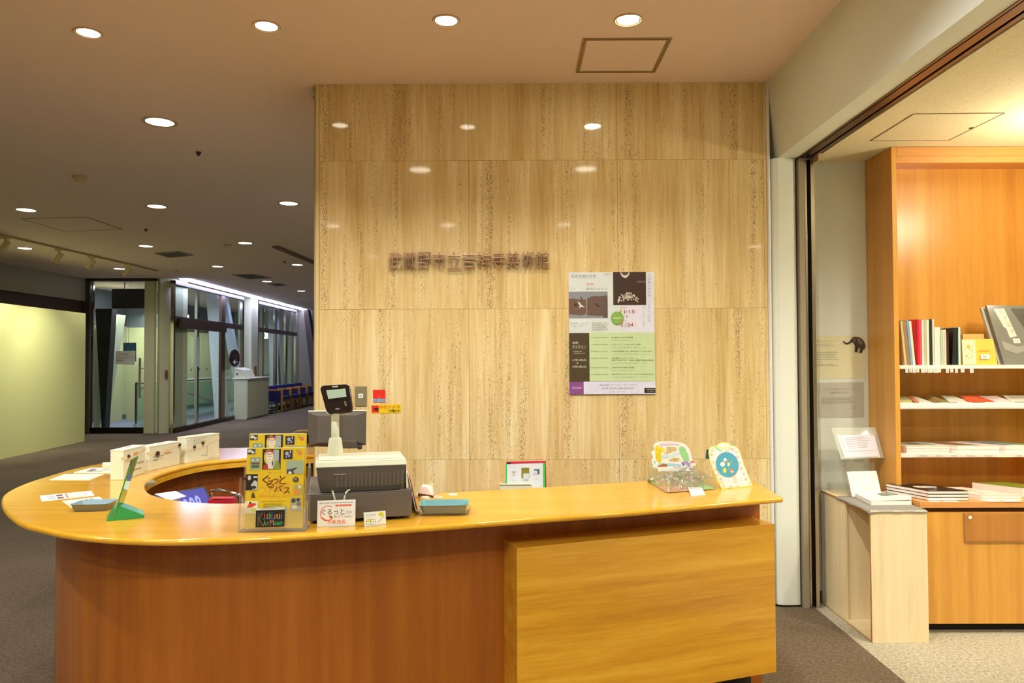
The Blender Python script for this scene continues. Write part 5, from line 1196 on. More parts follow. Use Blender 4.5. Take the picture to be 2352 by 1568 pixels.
# small cream device (tape dispenser) right of the register
p = onZ(980, 1147, CT); q_ = onZ(960, 1143, CT); k = (onZ(1000, 1147, CT) - p).length / 20 * 1
t = thing('tape_dispenser', 'small cream tape dispenser with a white hood between register and teal tray', 'tape dispenser', (p.x, p.y, CT))
mc = C('#e6dcb8', .4)
link('base', MB().lathe([(.030, 0), (.034, .004), (.034, .014), (.028, .020)], mc, 24, c=(p.x, p.y, CT)), t, smooth=True)
link('side_knob', MB().ell((p.x - .036, p.y - .002, CT + .016), (.012, .010, .012), mc, 12, 6), t, smooth=True)
m = MB(); x, y, z = p.x, p.y, CT
m.hexa([(x - .032, y - .020, z + .028), (x + .030, y - .026, z + .020), (x + .032, y + .022, z + .022), (x - .030, y + .022, z + .028)], [(x - .020, y - .016, z + .056), (x + .002, y - .018, z + .058), (x + .026, y + .014, z + .058), (x - .020, y + .018, z + .062)], C('#e8dcd8', .3))
link('hood', m, t, bevel=.003)
m = MB(); m.hexa([(x - .034, y - .023, z + .020), (x + .031, y - .029, z + .012), (x + .031, y + .01, z + .012), (x - .034, y + .01, z + .020)], [(x - .034, y - .023, z + .0275), (x + .031, y - .029, z + .0195), (x + .031, y + .01, z + .0195), (x - .034, y + .01, z + .0275)], C('#5a3a30', .4)); link('cutter_bar', m, t)
link('stem', MB().tube([(x + .018, y + .01, z + .05), (x + .020, y + .012, z + .068)], .007, mc, 10), t)
# red and white sheets leaning against the register's right side
a = onZ(943, 1178, CT + .001); m = MB(); u = Vector((math.cos(ang), math.sin(ang), 0)); v = Vector((-u.y, u.x, 0))
def lean(o, d, hh, w_): return [o + u * d, o + u * (d + .0) + v * w_, o + u * (d - .031) + v * w_ + Vector((0, 0, hh)), o + u * (d - .031) + v * .02 + Vector((0, 0, hh))]
L0 = W_r @ Vector((LW + .004, .10, .001))
for k_, (col_, hh, d_, lb) in enumerate((('#e8e4d8', .150, .022, 'white clipboard sheet leaning on the right side of the register'), ('#e08a78', .140, .029, 'salmon-red folder leaning on the right side of the register'))):
    Q = lean(L0, d_, hh, .20); m = MB(); sheet(m, Q[3], Q[2], Q[1], Q[0], C(col_, .5), .003); solo('leaning_folder', m, lb, 'folder')

# --- green acrylic stand with a slanting glass plate
GRN = C('#1f9a5c', .25, 0, .5, .3); GRND = C('#1f7f48', .3)
A, B, Cc = onZ(245, 1197, CT), onZ(331, 1189, CT), onZ(254, 1175, CT)      # front-left, front-right of the base
D_ = onZ(331, 1177, CT)
u = (B - A).normalized(); n_ = Vector((-u.y, u.x, 0)); LWb = (B - A).length; dpt = .10
hL = .045
t = thing('acrylic_stand', 'green wedge stand holding a slanting green-edged glass plate', 'display stand', (A + B) / 2)
def gp(a, d, h): return A + u * a + n_ * d + Vector((0, 0, h))
h_at = lambda a: (.055 - .045 * ((a - .035) / (LWb - .035))) if a > .035 else .055 * a / .035
m = MB(); pr = [(0, 0), (LWb, 0), (LWb, .010), (.035, .056), (.0, .004)]
vs_ = [gp(a, 0, h) for a, h in pr] + [gp(a, dpt, h) for a, h in pr]
m.add(vs_, [(0, 1, 2, 3, 4), (9, 8, 7, 6, 5)] + [(i, i + 5, (i + 1) % 5 + 5, (i + 1) % 5) for i in range(5)], GRN); fixn(link('wedge_base', m, t, bevel=.001))
bt, tp = (.020, .010), None
Bt = gp(.024, -.002, .012); Tt = onY(303, 1054, Bt.y + .01); Tt = Vector((Tt.x, Bt.y + .0, Tt.z)) 
Tt = onY(304, 1056, Bt.y)
dv = (Tt - Bt); side = n_ * .105 + u * .022; nrm_ = dv.cross(side).normalized() * .005
m = MB().add([Bt, Bt + side, Tt + side, Tt, Bt + nrm_, Bt + side + nrm_, Tt + side + nrm_, Tt + nrm_], [(0, 1, 2, 3), (7, 6, 5, 4), (1, 5, 6, 2), (2, 6, 7, 3), (0, 4, 5, 1)], M_ACRG)
fixn(link('glass_plate', m, t))
e_ = -n_ * .0006
m = MB().add([Bt + e_, Bt + nrm_ + e_, Tt + nrm_ + e_, Tt + e_, Bt - n_ * .0001, Bt + nrm_ - n_ * .0001, Tt + nrm_ - n_ * .0001, Tt - n_ * .0001], [(0, 1, 2, 3), (7, 6, 5, 4), (0, 4, 5, 1), (1, 5, 6, 2), (2, 6, 7, 3), (3, 7, 4, 0)], C('#4f9a52', .2)); fixn(link('plate_edge', m, t))
m = MB().add([Bt.lerp(Tt, .90) + e_ * 1.5, Bt.lerp(Tt, .90) + nrm_ + e_ * 1.5, Bt.lerp(Tt, .985) + nrm_ + e_ * 1.5, Bt.lerp(Tt, .985) + e_ * 1.5], [(0, 1, 2, 3)], C('#3f6a74', .2)); link('edge_label', m, t)

# --- three cream ballot boxes with paper belts and binder clips
CRM = C('#e0e2cc', .5); CRM2 = C('#eaecd8', .5)
def ballot(pxs, name_label, fronts, depth, htop):
    """pxs: bottom front-left, bottom front-right (counter plane); pixel y of the top front-left edge"""
    A, B = onZ(*pxs[0], CT), onZ(*pxs[1], CT); u = (B - A).normalized(); n_ = Vector((-u.y, u.x, 0)); Lw = (B - A).length
    h = onY(pxs[0][0], htop, A.y).z - CT
    t = thing('ballot_box', name_label, 'box', (A + B) / 2 + n_ * depth / 2, math.atan2(u.y, u.x), 'cream boxes along the rear arm')
    W_ = wm(t); 
    link('body', MB().box((-Lw / 2, -depth / 2, 0), (Lw / 2, depth / 2, h - .002), CRM), t, bevel=.0025, local=True)
    link('lid', MB().box((-Lw / 2 - .0015, -depth / 2 - .0015, h - .006), (Lw / 2 + .0015, depth / 2 + .0015, h), CRM2), t, bevel=.0015, local=True)
    link('slot', MB().box((-.03, -.004, h + .0001), (.03, .004, h + .0006), C('#8a8468', .6)), t, local=True)
    def F(x, z): return (-Lw / 2 + x * Lw, -depth / 2 - .002, z * h)
    def dirty(items): pass
    return t, F, Lw, h, depth
def strap(t, pts, wd, mat, name='paper_belt', y=-.0):
    m = MB()
    for i in range(len(pts) - 1):
        a, b = Vector(pts[i]), Vector(pts[i + 1]); m.hexa([a + Vector((0, .0005, -wd / 2)), b + Vector((0, .0005, -wd / 2)), b + Vector((0, .002, -wd / 2)), a + Vector((0, .002, -wd / 2))],
            [a + Vector((0, -.001, wd / 2)), b + Vector((0, -.001, wd / 2)), b + Vector((0, .001, wd / 2)), a + Vector((0, .001, wd / 2))], mat)
    return link(name, m, t, local=True)
def clip(t, p, s=1.0, hang=True):
    p = Vector(p); c_ = link('binder_clip', MB().hexa([p + Vector((-.011 * s, -.006, -.008 * s)), p + Vector((.011 * s, -.006, -.008 * s)), p + Vector((.011 * s, 0, -.008 * s)), p + Vector((-.011 * s, 0, -.008 * s))], [p + Vector((-.009 * s, -.002, .009 * s)), p + Vector((.013 * s, -.002, .009 * s)), p + Vector((.013 * s, 0, .009 * s)), p + Vector((-.009 * s, 0, .009 * s))], C('#3a1e18', .35)), t, local=True)
    if hang:
        m = MB()
        for dx in (-.004, .004): m.tube([p + Vector((dx, -.004, -.008 * s)), p + Vector((dx * .6, -.003, -.026 * s))], .0009, M_STEEL, 5)
        m.tube([p + Vector((-.0024, -.003, -.026 * s)), p + Vector((.0024, -.003, -.026 * s))], .0009, M_STEEL, 5); link('clip_handle', m, c_, local=True)
BELT = C('#f0e4c8', .6)
t, F, Lw, h, dp_ = ballot([(283, 1102), (333, 1086)], 'cream ballot box nearest the green stand, with an orange-labelled paper belt', None, .064, 1033)
strap(t, [F(-.12, .74), F(.15, .70), F(.35, .76), F(.7, .81), F(1.02, .86)], .014, BELT)
clip(t, F(.20, .755), .8, False); link('orange_label', MB().box((F(.42, .80)[0], -dp_ / 2 - .0045, h * .76), (F(.62, .80)[0], -dp_ / 2 - .0035, h * .83), C('#e8a048')), t, local=True)
strap(t, [F(.22, .68), F(.10, .60), F(.26, .58), F(.34, .68)], .006, C('#d8c878', .6), 'paper_loop')
m = MB(); TLb, TRb, BLb = Vector(F(.36, .42)), Vector(F(.96, .50)), Vector(F(.36, .14))
for txt, x_, z_, s_ in (('募金箱', .62, .40, .055), ('吉祥寺美術館', .30, .20, .045)):
    vs_, fs_ = textmesh(txt, .01); x0_ = min(p[0] for p in vs_); k = .5 * s_ / .055
    wd_ = (.30 if txt == '募金箱' else .50) * Lw / (max(p[0] for p in vs_) - x0_)
    m.add([(F(x_, 0)[0] + (p[0] - x0_) * wd_, -dp_ / 2 - .0008, z_ * h + p[1] * h * .08) for p in vs_], fs_, C('#8a7a60', .6))
link('lettering', m, t, local=True)
t, F, Lw, h, dp_ = ballot([(342.5, 1082), (413, 1066)], 'cream ballot box in the middle, with a large dark binder clip', None, .07, 1025)
strap(t, [F(-.10, .74), F(.05, .69), F(.28, .70), F(.6, .76), F(1.0, .86)], .016, BELT); clip(t, F(.24, .66), 1.25); clip(t, F(.97, .84), .9)
link('orange_label', MB().box((F(.48, .80)[0], -dp_ / 2 - .003, h * .58), (F(.68, .80)[0], -dp_ / 2 - .001, h * .63), C('#e08a3a')), t, local=True)
m = MB()
for txt, x_, z_, wd_ in (('武蔵野市立吉祥寺', .12, .50, .34), ('美術館　アンケート', .12, .38, .36)):
    vs_, fs_ = textmesh(txt, .02); x0_ = min(p[0] for p in vs_); k = wd_ * Lw / (max(p[0] for p in vs_) - x0_); m.add([(F(x_, 0)[0] + (p[0] - x0_) * k, -dp_ / 2 - .0008, z_ * h + p[1] * h * .07) for p in vs_], fs_, C('#5a5240', .6))
link('lettering', m, t, local=True)
t, F, Lw, h, dp_ = ballot([(428, 1064.5), (503.5, 1051.5)], 'cream ballot box farthest right, with two small clips and white studs', None, .068, 1004)
strap(t, [F(-.14, .60), F(.03, .50), F(.3, .54), F(.55, .62), F(1.0, .82)], .016, BELT); clip(t, F(.22, .60), .75); clip(t, F(.47, .70), .75)
link('yellow_tab', MB().box((F(.43, 0)[0], -dp_ / 2 - .004, h * .76), (F(.58, 0)[0], -dp_ / 2 - .003, h * .79), C('#d8d048')), t, local=True)
m = MB()
for x_, z_ in ((.06, .12), (.94, .88), (.94, .14), (.06, .9)): m.ell((F(x_, 0)[0], -dp_ / 2 - .001, z_ * h), (.005, .003, .005), C('#f4f0e8', .3), 10, 5)
link('stud', m, t, local=True)
m = MB()
for i in range(5): m.box((F(.61, 0)[0], -dp_ / 2 - .0012, h * (.50 - .085 * i)), (F(.625, 0)[0], -dp_ / 2 - .0004, h * (.54 - .085 * i)), C('#d84a30'))
m.box((F(.43, 0)[0], -dp_ / 2 - .0012, h * .20), (F(.60, 0)[0], -dp_ / 2 - .0004, h * .24), C('#8fc0c4')).box((F(.68, 0)[0], -dp_ / 2 - .0012, h * .06), (F(.82, 0)[0], -dp_ / 2 - .0004, h * .09), C('#8fc0c4'))
rs = random.Random(4)
for j in range(5):
    x_ = .20
    while x_ < .52: l_ = rs.uniform(.02, .06); m.box((F(x_, 0)[0], -dp_ / 2 - .0009, h * (.90 - j * .055)), (F(x_ + l_, 0)[0], -dp_ / 2 - .0004, h * (.912 - j * .055)), C('#b0ac90')); x_ += l_ + .012
link('printed_label', m, t, local=True)

# ================================================================== RIGHT END: CANDY BOX AND EGG CARD
cA, cB = onZ(1531, 1130.5, CT + .004), onZ(1645, 1122, CT + .004)           # front edge
cD = onZ(1489, 1106, CT + .002)
u = (cB - cA).normalized(); n_ = (cD - cA); n_.z = 0; dep_ = n_.length; n_ = n_.normalized(); Lc = (cB - cA).length
t = thing('candy_box', 'divided clear acrylic box full of wrapped candies on the counter end', 'candy box', (cA + cB) / 2 + n_ * dep_ / 2)
def cp(a, d, h): return Vector((cA.x, cA.y, CT)) + u * a + n_ * d + Vector((0, 0, h))
def cbx(name, a0, a1, d0, d1, h0, h1, mat=M_ACR, h1b=None):
    h1b = h1 if h1b is None else h1b
    return fixn(link(name, MB().hexa([cp(a0, d0, h0), cp(a1, d0, h0), cp(a1, d1, h0), cp(a0, d1, h0)], [cp(a0, d0, h1), cp(a1, d0, h1), cp(a1, d1, h1b), cp(a0, d1, h1b)], mat), t))
cbx('base', 0, Lc, 0, dep_, 0.0, .003)
cbx('lining_sheet', .004, Lc * .50, .004, dep_ * .55, .0031, .0038, C('#e8a890', .5)); cbx('lining_sheet', Lc * .52, Lc - .004, .004, dep_ * .75, .0031, .0038, C('#9fcf8a', .5)); cbx('lining_sheet', .004, Lc * .3, dep_ * .58, dep_ - .004, .0031, .0038, C('#8fc080', .5))
cbx('back_pane', 0, Lc, dep_ - .003, dep_, .003, .085); cbx('front_pane', 0, Lc, 0, .0025, .003, .050)
cbx('side_pane', 0, .0025, .003, dep_ - .003, .003, .050, M_ACR, .085); cbx('side_pane', Lc - .0025, Lc, .003, dep_ - .003, .003, .045, M_ACR, .060)
for k in range(1, 4): cbx('divider', Lc * k / 4 - .001, Lc * k / 4 + .001, .003, dep_ - .003, .0031, .044)
for k in range(1, 3): cbx('divider', .003, Lc - .003, dep_ * k / 3, dep_ * k / 3 + .002, .0031, .044)
cbx('green_foot', -.001, .05, dep_ * .93, dep_ + .01, .0, .012, C('#2f7a3a', .4))
# header board standing at the back: built as one cut-out board with two windows
hb = [onY(x, y, cp(.03, dep_ - .01, 0).y) for x, y in ((1509, 1075), (1590, 1070), (1595, 1063), (1590, 1053), (1583, 1030), (1572, 1019), (1558, 1015), (1535, 1013.5), (1515, 1014), (1505, 1018), (1501, 1023), (1503, 1033), (1496, 1037), (1497, 1043), (1500, 1049), (1497, 1058), (1500, 1066))]
HYb = hb[0].y
def cut(pxs): return [onY(x, y, HYb) for x, y in pxs]
w1_ = cut(((1530, 1027), (1535, 1025), (1552, 1026), (1555, 1035), (1542, 1039), (1530, 1044), (1525, 1042), (1531, 1034)))
w2_ = cut(((1534, 1057), (1545, 1051), (1559, 1051), (1565, 1060), (1550, 1061), (1540, 1060)))
def cutboard(outer_, holes, y, th, mat):
    cu = bpy.data.curves.new('c', 'CURVE'); cu.dimensions = '2D'; cu.fill_mode = 'BOTH'; cu.extrude = th / 2
    for lp in [outer_] + holes:
        s_ = cu.splines.new('POLY'); s_.points.add(len(lp) - 1); s_.use_cyclic_u = True
        for i, p in enumerate(lp): s_.points[i].co = (p.x, p.z, 0, 1)
    ob = bpy.data.objects.new('c', cu); COL.objects.link(ob); dg = bpy.context.evaluated_depsgraph_get(); dg.update()
    me = bpy.data.meshes.new_from_object(ob.evaluated_get(dg)); vs_ = [(v.co.x, y + v.co.z, v.co.y) for v in me.vertices]; fs_ = [tuple(p.vertices) for p in me.polygons]
    bpy.data.objects.remove(ob); bpy.data.curves.remove(cu); bpy.data.meshes.remove(me)
    return MB().add(vs_, fs_, mat)
hd = thing('header_board', 'cut-out cardboard header with painted animals standing in the candy box', 'header board', (hb[0] + hb[1]) / 2)
fixn(link('board', cutboard(catmull(hb, 3, True), [w1_, w2_], HYb, .003, C('#f0f2f2', .5)), hd))
def px_poly(m, pts, col_, k=1): m.add([Vector((p.x, HYb - .0018 - .0003 * k, p.z)) for p in cut(pts)], [tuple(range(len(pts)))], C(col_, .5))
def px_ell(m, cx, cy, rx, ry, col_, k=1, n=14): px_poly(m, [(cx + rx * math.cos(2 * math.pi * i / n), cy - ry * math.sin(2 * math.pi * i / n)) for i in range(n)][::-1], col_, k)
def px_text(m, s_, x, y, h_, w_, col_, k=2):
    vs_, fs_ = textmesh(s_, .0); x0 = min(p[0] for p in vs_); x1 = max(p[0] for p in vs_); y0 = min(p[1] for p in vs_); y1 = max(p[1] for p in vs_)
    m.add([Vector(((q := onY(x + (p[0] - x0) / (x1 - x0) * w_, y - (p[1] - y0) / (y1 - y0) * h_, HYb)).x, HYb - .0018 - .0003 * k, q.z)) for p in vs_], fs_, C(col_, .5))
m = MB()
px_poly(m, [(1513, 1018), (1530, 1015.5), (1545, 1016), (1561, 1019), (1560, 1024), (1545, 1022), (1530, 1022), (1516, 1026)], '#e6d6ee'); px_text(m, 'どうぶつ', 1518, 1023, 4, 20, '#7a9a90'); px_text(m, 'ものがたり', 1541, 1021.5, 3, 16, '#8fb87a')
px_poly(m, [(1504, 1026), (1512, 1020), (1514, 1028), (1526, 1030), (1527, 1036), (1518, 1040), (1520, 1054), (1517, 1062), (1511, 1062), (1505, 1050)], '#ecd83a'); 
for i in range(16): px_ell(m, 1507 + (i * 5) % 11, 1031 + i * 1.9, .8, .8, '#6a4a1a', 3, 6)
px_ell(m, 1519, 1030, 4, 4, '#f2e04a', 2); px_ell(m, 1517.5, 1029, .7, .7, '#2a2010', 4, 6)
px_poly(m, [(1557, 1025), (1560, 1028), (1564, 1023), (1573, 1028), (1581, 1044), (1583, 1058), (1572, 1060), (1567, 1052), (1562, 1042)], '#9fdc9a'); px_ell(m, 1565, 1033, 1, 1, '#2a6a4a', 3, 6); px_ell(m, 1571, 1032, 1, 1, '#2a6a4a', 3, 6)
px_poly(m, [(1518, 1044), (1545, 1040), (1561, 1037), (1562, 1044), (1545, 1049), (1522, 1054)], '#d8ecf0'); px_text(m, 'みんなで', 1521, 1048, 3, 13, '#6ab0c8'); px_text(m, 'あそぼう', 1523, 1052, 3, 12, '#6ab0c8'); px_text(m, 'いっしょに', 1548, 1042, 3, 12, '#a8b8a0')
px_poly(m, [(1509, 1072), (1520, 1064), (1531, 1065), (1533, 1071)], '#b8704a'); px_poly(m, [(1507, 1070), (1516, 1062), (1528, 1063), (1520, 1066)], '#a8dcc8', 2); px_poly(m, [(1532, 1070), (1533, 1063), (1563, 1066), (1564, 1069)], '#a8d8ee')
for i, (x, y) in enumerate(((1568, 1063), (1572, 1061), (1577, 1062), (1583, 1064), (1570, 1067), (1576, 1067), (1581, 1068))): px_ell(m, x, y, 3.2, 3, '#b8a8e0' if i % 2 else '#9f8fd0', 1 + i % 2, 10)
px_ell(m, 1590, 1060, 3.5, 2, '#d84a3a', 2, 10); px_poly(m, [(1589, 1061), (1591, 1061), (1590.5, 1066), (1589, 1066)], '#e8dcc8'); px_poly(m, [(1501, 1058), (1504, 1057), (1506, 1065), (1503, 1064)], '#8fd8b8')
link('painted_picture', m, hd)
link('board_clip', MB().box((hb[0].x + .004, HYb - .004, hb[0].z - .014), (hb[1].x, HYb + .004, hb[0].z - .0005), C('#eceee8', .3)).box((hb[0].x + .03, HYb - .003, CT + .0041), (hb[1].x - .03, HYb + .003, hb[0].z - .014), M_ACR), hd)
# candies: each a sweet in twisted cellophane
rs = random.Random(11)
M_SILV = C('#f2f5fa', .22, .45, .8)
def candy(col_):
    m = MB()
    m.ell((0, 0, 0), (.0105, .0075, .007), C(col_, .3), 10, 5); m.ell((0, 0, 0), (.0135, .0095, .0085), M_WRAP, 10, 5)
    for sgn_ in (-1, 1):
        for a in range(5):
            t0 = a * 1.256 + rs.random(); r_ = .010 + rs.random() * .004; x_ = sgn_ * (.026 + rs.random() * .006)
            t1 = t0 + .8
            m.add([(sgn_ * .012, 0, 0), (x_, r_ * math.cos(t0), r_ * math.sin(t0)), (x_ + sgn_ * .003, r_ * 1.1 * math.cos((t0 + t1) / 2), r_ * 1.1 * math.sin((t0 + t1) / 2)), (x_, r_ * math.cos(t1), r_ * math.sin(t1))], [(0, 1, 2), (0, 2, 3)], M_SILV if a % 2 else M_WRAP)
    return m
protos = []
kinds = [('#d8cc30', 'yellow wrapped candy with silvery twisted ends in the acrylic box'), ('#d85a40', 'red wrapped candy with silvery twisted ends in the acrylic box'), ('#e8e4dc', 'white wrapped candy with silvery twisted ends in the acrylic box')]
def place_candy(kind, a, d, h):
    if kind not in PC:
        o = link('wrapped_candy', candy(kinds[kind][0]), None, local=True); tag(o, kinds[kind][1], 'candy', 'wrapped candies in the acrylic box'); PC[kind] = o
    else:
        o = PC[kind].copy(); COL.objects.link(o)
    p_ = cp(a, d, h); o.location = p_; o.rotation_euler = (rs.uniform(-.6, .6), rs.uniform(-.9, .9), rs.uniform(0, 6.28))
PC = {}
for i in range(4):
    for j in range(3):
        for k in range(2):
            if i == 3 and j == 0: continue
            kind = 0 if (j == 0 and i < 2) else (1 if i >= 2 and j < 2 else rs.choice((0, 2, 2)))
            place_candy(kind, Lc * (i + .5) / 4 + rs.uniform(-.006, .006), dep_ * (j + .5) / 3 + rs.uniform(-.006, .006), .014 + k * .016)
for k in range(5): place_candy(2, Lc * (.45 + .08 * k), dep_ * .6 + rs.uniform(-.01, .01), .062 + rs.uniform(0, .012))
# egg-shaped picture card on a stand
ez = CT + .001; eA, eB = onZ(1658, 1122.5, ez), onZ(1729, 1116, ez); u = (eB - eA).normalized(); n_ = Vector((-u.y, u.x, 0))
# leaning sideways and back: pixel outline on the leaning plane through its foot
Pn = Vector((u.y, -u.x, 0)).normalized(); tilt = .30
Pn = (Pn + Vector((0, 0, tilt))).normalized()
def ep(x, y, off=0): 
    q_ = onP(x, y, eA, Pn); return q_ + Pn * (off if Pn.dot(EYE - eA) > 0 else -off)
ol = [(1658, 1122.5), (1729, 1116), (1718, 1090), (1707, 1062), (1700, 1040), (1696, 1031), (1690, 1025), (1683, 1023), (1677, 1022.5), (1675, 1018), (1668, 1015.5), (1659, 1015.5), (1651, 1018), (1646, 1023.5), (1635, 1025), (1629, 1030), (1628, 1040), (1632, 1060), (1640, 1083), (1650, 1105)]
def eboard(pts, o0, o1, mat, mb):
    a = [ep(x, y, o0) for x, y in pts]; b = [ep(x, y, o1) for x, y in pts]; n = len(a)
    return mb.add(a + b, [tuple(range(n)), tuple(range(2 * n - 1, n - 1, -1))] + [(i, (i + 1) % n, (i + 1) % n + n, i + n) for i in range(n)], mat)
ec = thing('picture_card', 'pink egg-patterned card with a scalloped blue oval on the counter end', 'card', (eA + eB) / 2)
fixn(link('board', eboard(ol, 0, -.003, C('#eee888', .5), MB()), ec))
def shrink(pts, k, c_=(1676, 1070)): return [(c_[0] + (x - c_[0]) * k, c_[1] + (y - c_[1]) * k) for x, y in pts]
m = MB(); L_ = [0]
def ef(pts, col_, lay): m.add([ep(x, y, .0003 + .00025 * lay) for x, y in pts], [tuple(range(len(pts)))], C(col_, .5))
def ee(cx, cy, rx, ry, col_, lay, rot=0, n=14): ef([(cx + rx * math.cos(a) * math.cos(rot) - ry * math.sin(a) * math.sin(rot), cy + rx * math.cos(a) * math.sin(rot) + ry * math.sin(a) * math.cos(rot)) for a in [2 * math.pi * i / n for i in range(n)]][::-1], col_, lay)
ef(shrink(ol, .955), '#f2dfe4', 1)
for i, (x, y, c_) in enumerate(((1636, 1034, 0), (1634, 1044, 1), (1638, 1062, 0), (1645, 1078, 1), (1648, 1090, 0), (1655, 1100, 1), (1662, 1116, 0), (1678, 1118, 1), (1694, 1116, 0), (1683, 1032, 1), (1691, 1038, 0), (1693, 1050, 1), (1699, 1062, 0), (1702, 1076, 1), (1708, 1088, 0), (1713, 1100, 1), (1722, 1110, 0), (1658, 1108, 0))): ee(x, y, 4.2, 3.6, '#f0b8a8' if c_ else '#f2c8b0', 2, .5, 10)
ee(1670, 1067, 25.5, 29, '#3a9ab8', 3, -.38, 30)
sc_ = []
for i in range(56):
    a = 2 * math.pi * i / 56; r_ = 1 + (.075 if i % 2 else 0); x, y = 25 * r_ * math.cos(a), 28.5 * r_ * math.sin(a); sc_.append((1670 + x * math.cos(-.38) - y * math.sin(-.38), 1067 + x * math.sin(-.38) + y * math.cos(-.38)))
ef(sc_[::-1], '#3f9cba', 4)
for x, y, rx, ry, c_, r_ in ((1665, 1057, 4, 5.5, '#f0ece0', 0), (1666, 1060, 3, 2, '#d86a4a', 0), (1659, 1066, 5.5, 5, '#eef0ea', .6), (1678, 1061, 3.8, 4.5, '#7a9a86', 0), (1673, 1066, 3.2, 4.5, '#d8dcb0', 0), (1664, 1080, 4.2, 6, '#d0d048', 0), (1679, 1080, 3.5, 6, '#e8705a', -.7), (1681, 1083, 3.5, 2.5, '#f0c8bc', 0)): ee(x, y, rx, ry, c_, 5 if ry > 2.6 else 6, r_)
ee(1662, 1023.5, 16, 7, '#f0ec70', 3); ee(1662, 1023, 13, 5, '#f4ecec', 4)
ef([(1638, 1027), (1645, 1026), (1660, 1036), (1655, 1037)], '#8fd0a0', 3); ef([(1664, 1037), (1680, 1026), (1678, 1031), (1668, 1038)], '#b0c8b0', 3)
ef([(1662, 1100), (1704, 1096), (1714, 1112), (1670, 1116)], '#f4e4e6', 4)
T0, T1, T2 = ep(1665, 1100.5, .0015), ep(1702, 1097, .0015), ep(1670.5, 1114, .0015)
prints(m, T0, T1, T2, [('t', 'たまごクッキー ひとつひとつ手づくりの', .0, .30, .14, '#8a7a6a', 1.0), ('t', 'かわいい形 おみやげに', .1, .52, .13, '#8a7a6a', .9), ('t', '￥350', .42, .80, .16, '#5a6a50', .25)], .0003)
q0, q1, q2 = ep(1653, 1019, .0015), ep(1672, 1018.5, .0015), ep(1653, 1027, .0015); prints(m, q0, q1, q2, [('t', 'いろいろな', .05, .45, .35, '#b0b098', .85), ('t', 'たまご', .15, .95, .35, '#b0b098', .7)], .0003)
link('printed_face', m, ec)
bk = ep(1660, 1075, -.0035); link('prop', MB().hexa([(bk.x + .0, bk.y + .0, CT), (bk.x + .06, bk.y, CT), (bk.x + .06, bk.y + .05, CT), (bk.x, bk.y + .05, CT)], [(bk.x, bk.y - .001, bk.z - .02), (bk.x + .06, bk.y - .001, bk.z - .02), (bk.x + .06, bk.y + .004, bk.z - .02), (bk.x, bk.y + .004, bk.z - .02)], M_ACR), ec)
bc = ep(1625, 1042, -.02); m = MB(); Yb = bc.y + .02; a, b, c_, d_ = onY(1622, 1053, Yb), onY(1631, 1053, Yb), onY(1628, 1032, Yb), onY(1624, 1032, Yb)
bcl = MB().hexa([(a.x, Yb, a.z), (b.x + .02, Yb, a.z), (b.x + .02, Yb + .018, a.z), (a.x, Yb + .018, a.z)], [(d_.x, Yb + .005, d_.z), (c_.x + .02, Yb + .005, d_.z), (c_.x + .02, Yb + .012, d_.z), (d_.x, Yb + .012, d_.z)], C('#1f5a62', .35))
link('binder_clip', bcl, ec)
# ================================================================== SHOP
CF = 4.20; CBK = SY - .004                        # bookcase front and back planes
xL = onY(2051, 600, CF).x; xR = xL + 1.02
xi = onY(2064, 700, CF).x
case = thing('bookcase', 'tall built-in beech bookcase with white shelves in the shop', 'bookcase', ((xL + xR) / 2, (CF + CBK) / 2, 0))
ct_ = onY(2080, 1150, CF).z
tp_ = SH - .003
BF = 3.98   # base cabinet front
cz = onY(2200, 1152, BF).z
link('side_panel', MB().box((xL, CF, cz + .0005), (xi, CBK, tp_), M_CASE), case, bevel=.001)
link('side_panel', MB().box((xR - .03, CF, cz + .0005), (xR, CBK, tp_), M_CASE), case, bevel=.001)
link('back_panel', MB().box((xi + .0005, CBK - .02, cz + .0005), (xR - .0305, CBK, tp_ - .05), M_CASE), case)
zv = onY(2200, 350, CF).z
link('top_panel', MB().box((xi + .0005, CF, zv - .02), (xR - .0305, CBK, tp_), M_CASE_X), case, bevel=.001)
zv2 = onY(2200, 368, CF).z
link('valance', MB().box((xi + .0005, CF + .004, zv2 - .012), (xR - .0305, CF + .03, zv - .0205), M_CASE_X), case)
zl = onY(2200, 383, CBK - .03).z
link('light_batten', MB().box((xi + .001, CBK - .04, zl - .011), (xR - .031, CBK - .0205, zl + .012), C('#d8d0a0', .5)), case)
pm = MB(); 
for k in range(26): pm.tube([(xR - .0302, CF + .05, .9 + k * .06), (xR - .0312, CF + .05, .9 + k * .06)], .004, C('#6a3a14'), 6)
link('peg_holes', pm, case)
SHW = C('#e8e2da', .35)
shelf_z = []
for yt, yb_ in ((838, 846.5), (924.5, 939), (1041, 1050)):
    zt_, zb_ = onY(2200, yt, CF + .01).z, onY(2200, yb_, CF + .01).z; shelf_z.append(zt_)
    link('shelf', MB().box((xi + .001, CF + .01, zb_), (xR - .031, CBK - .0205, zt_), SHW), case, bevel=.001)
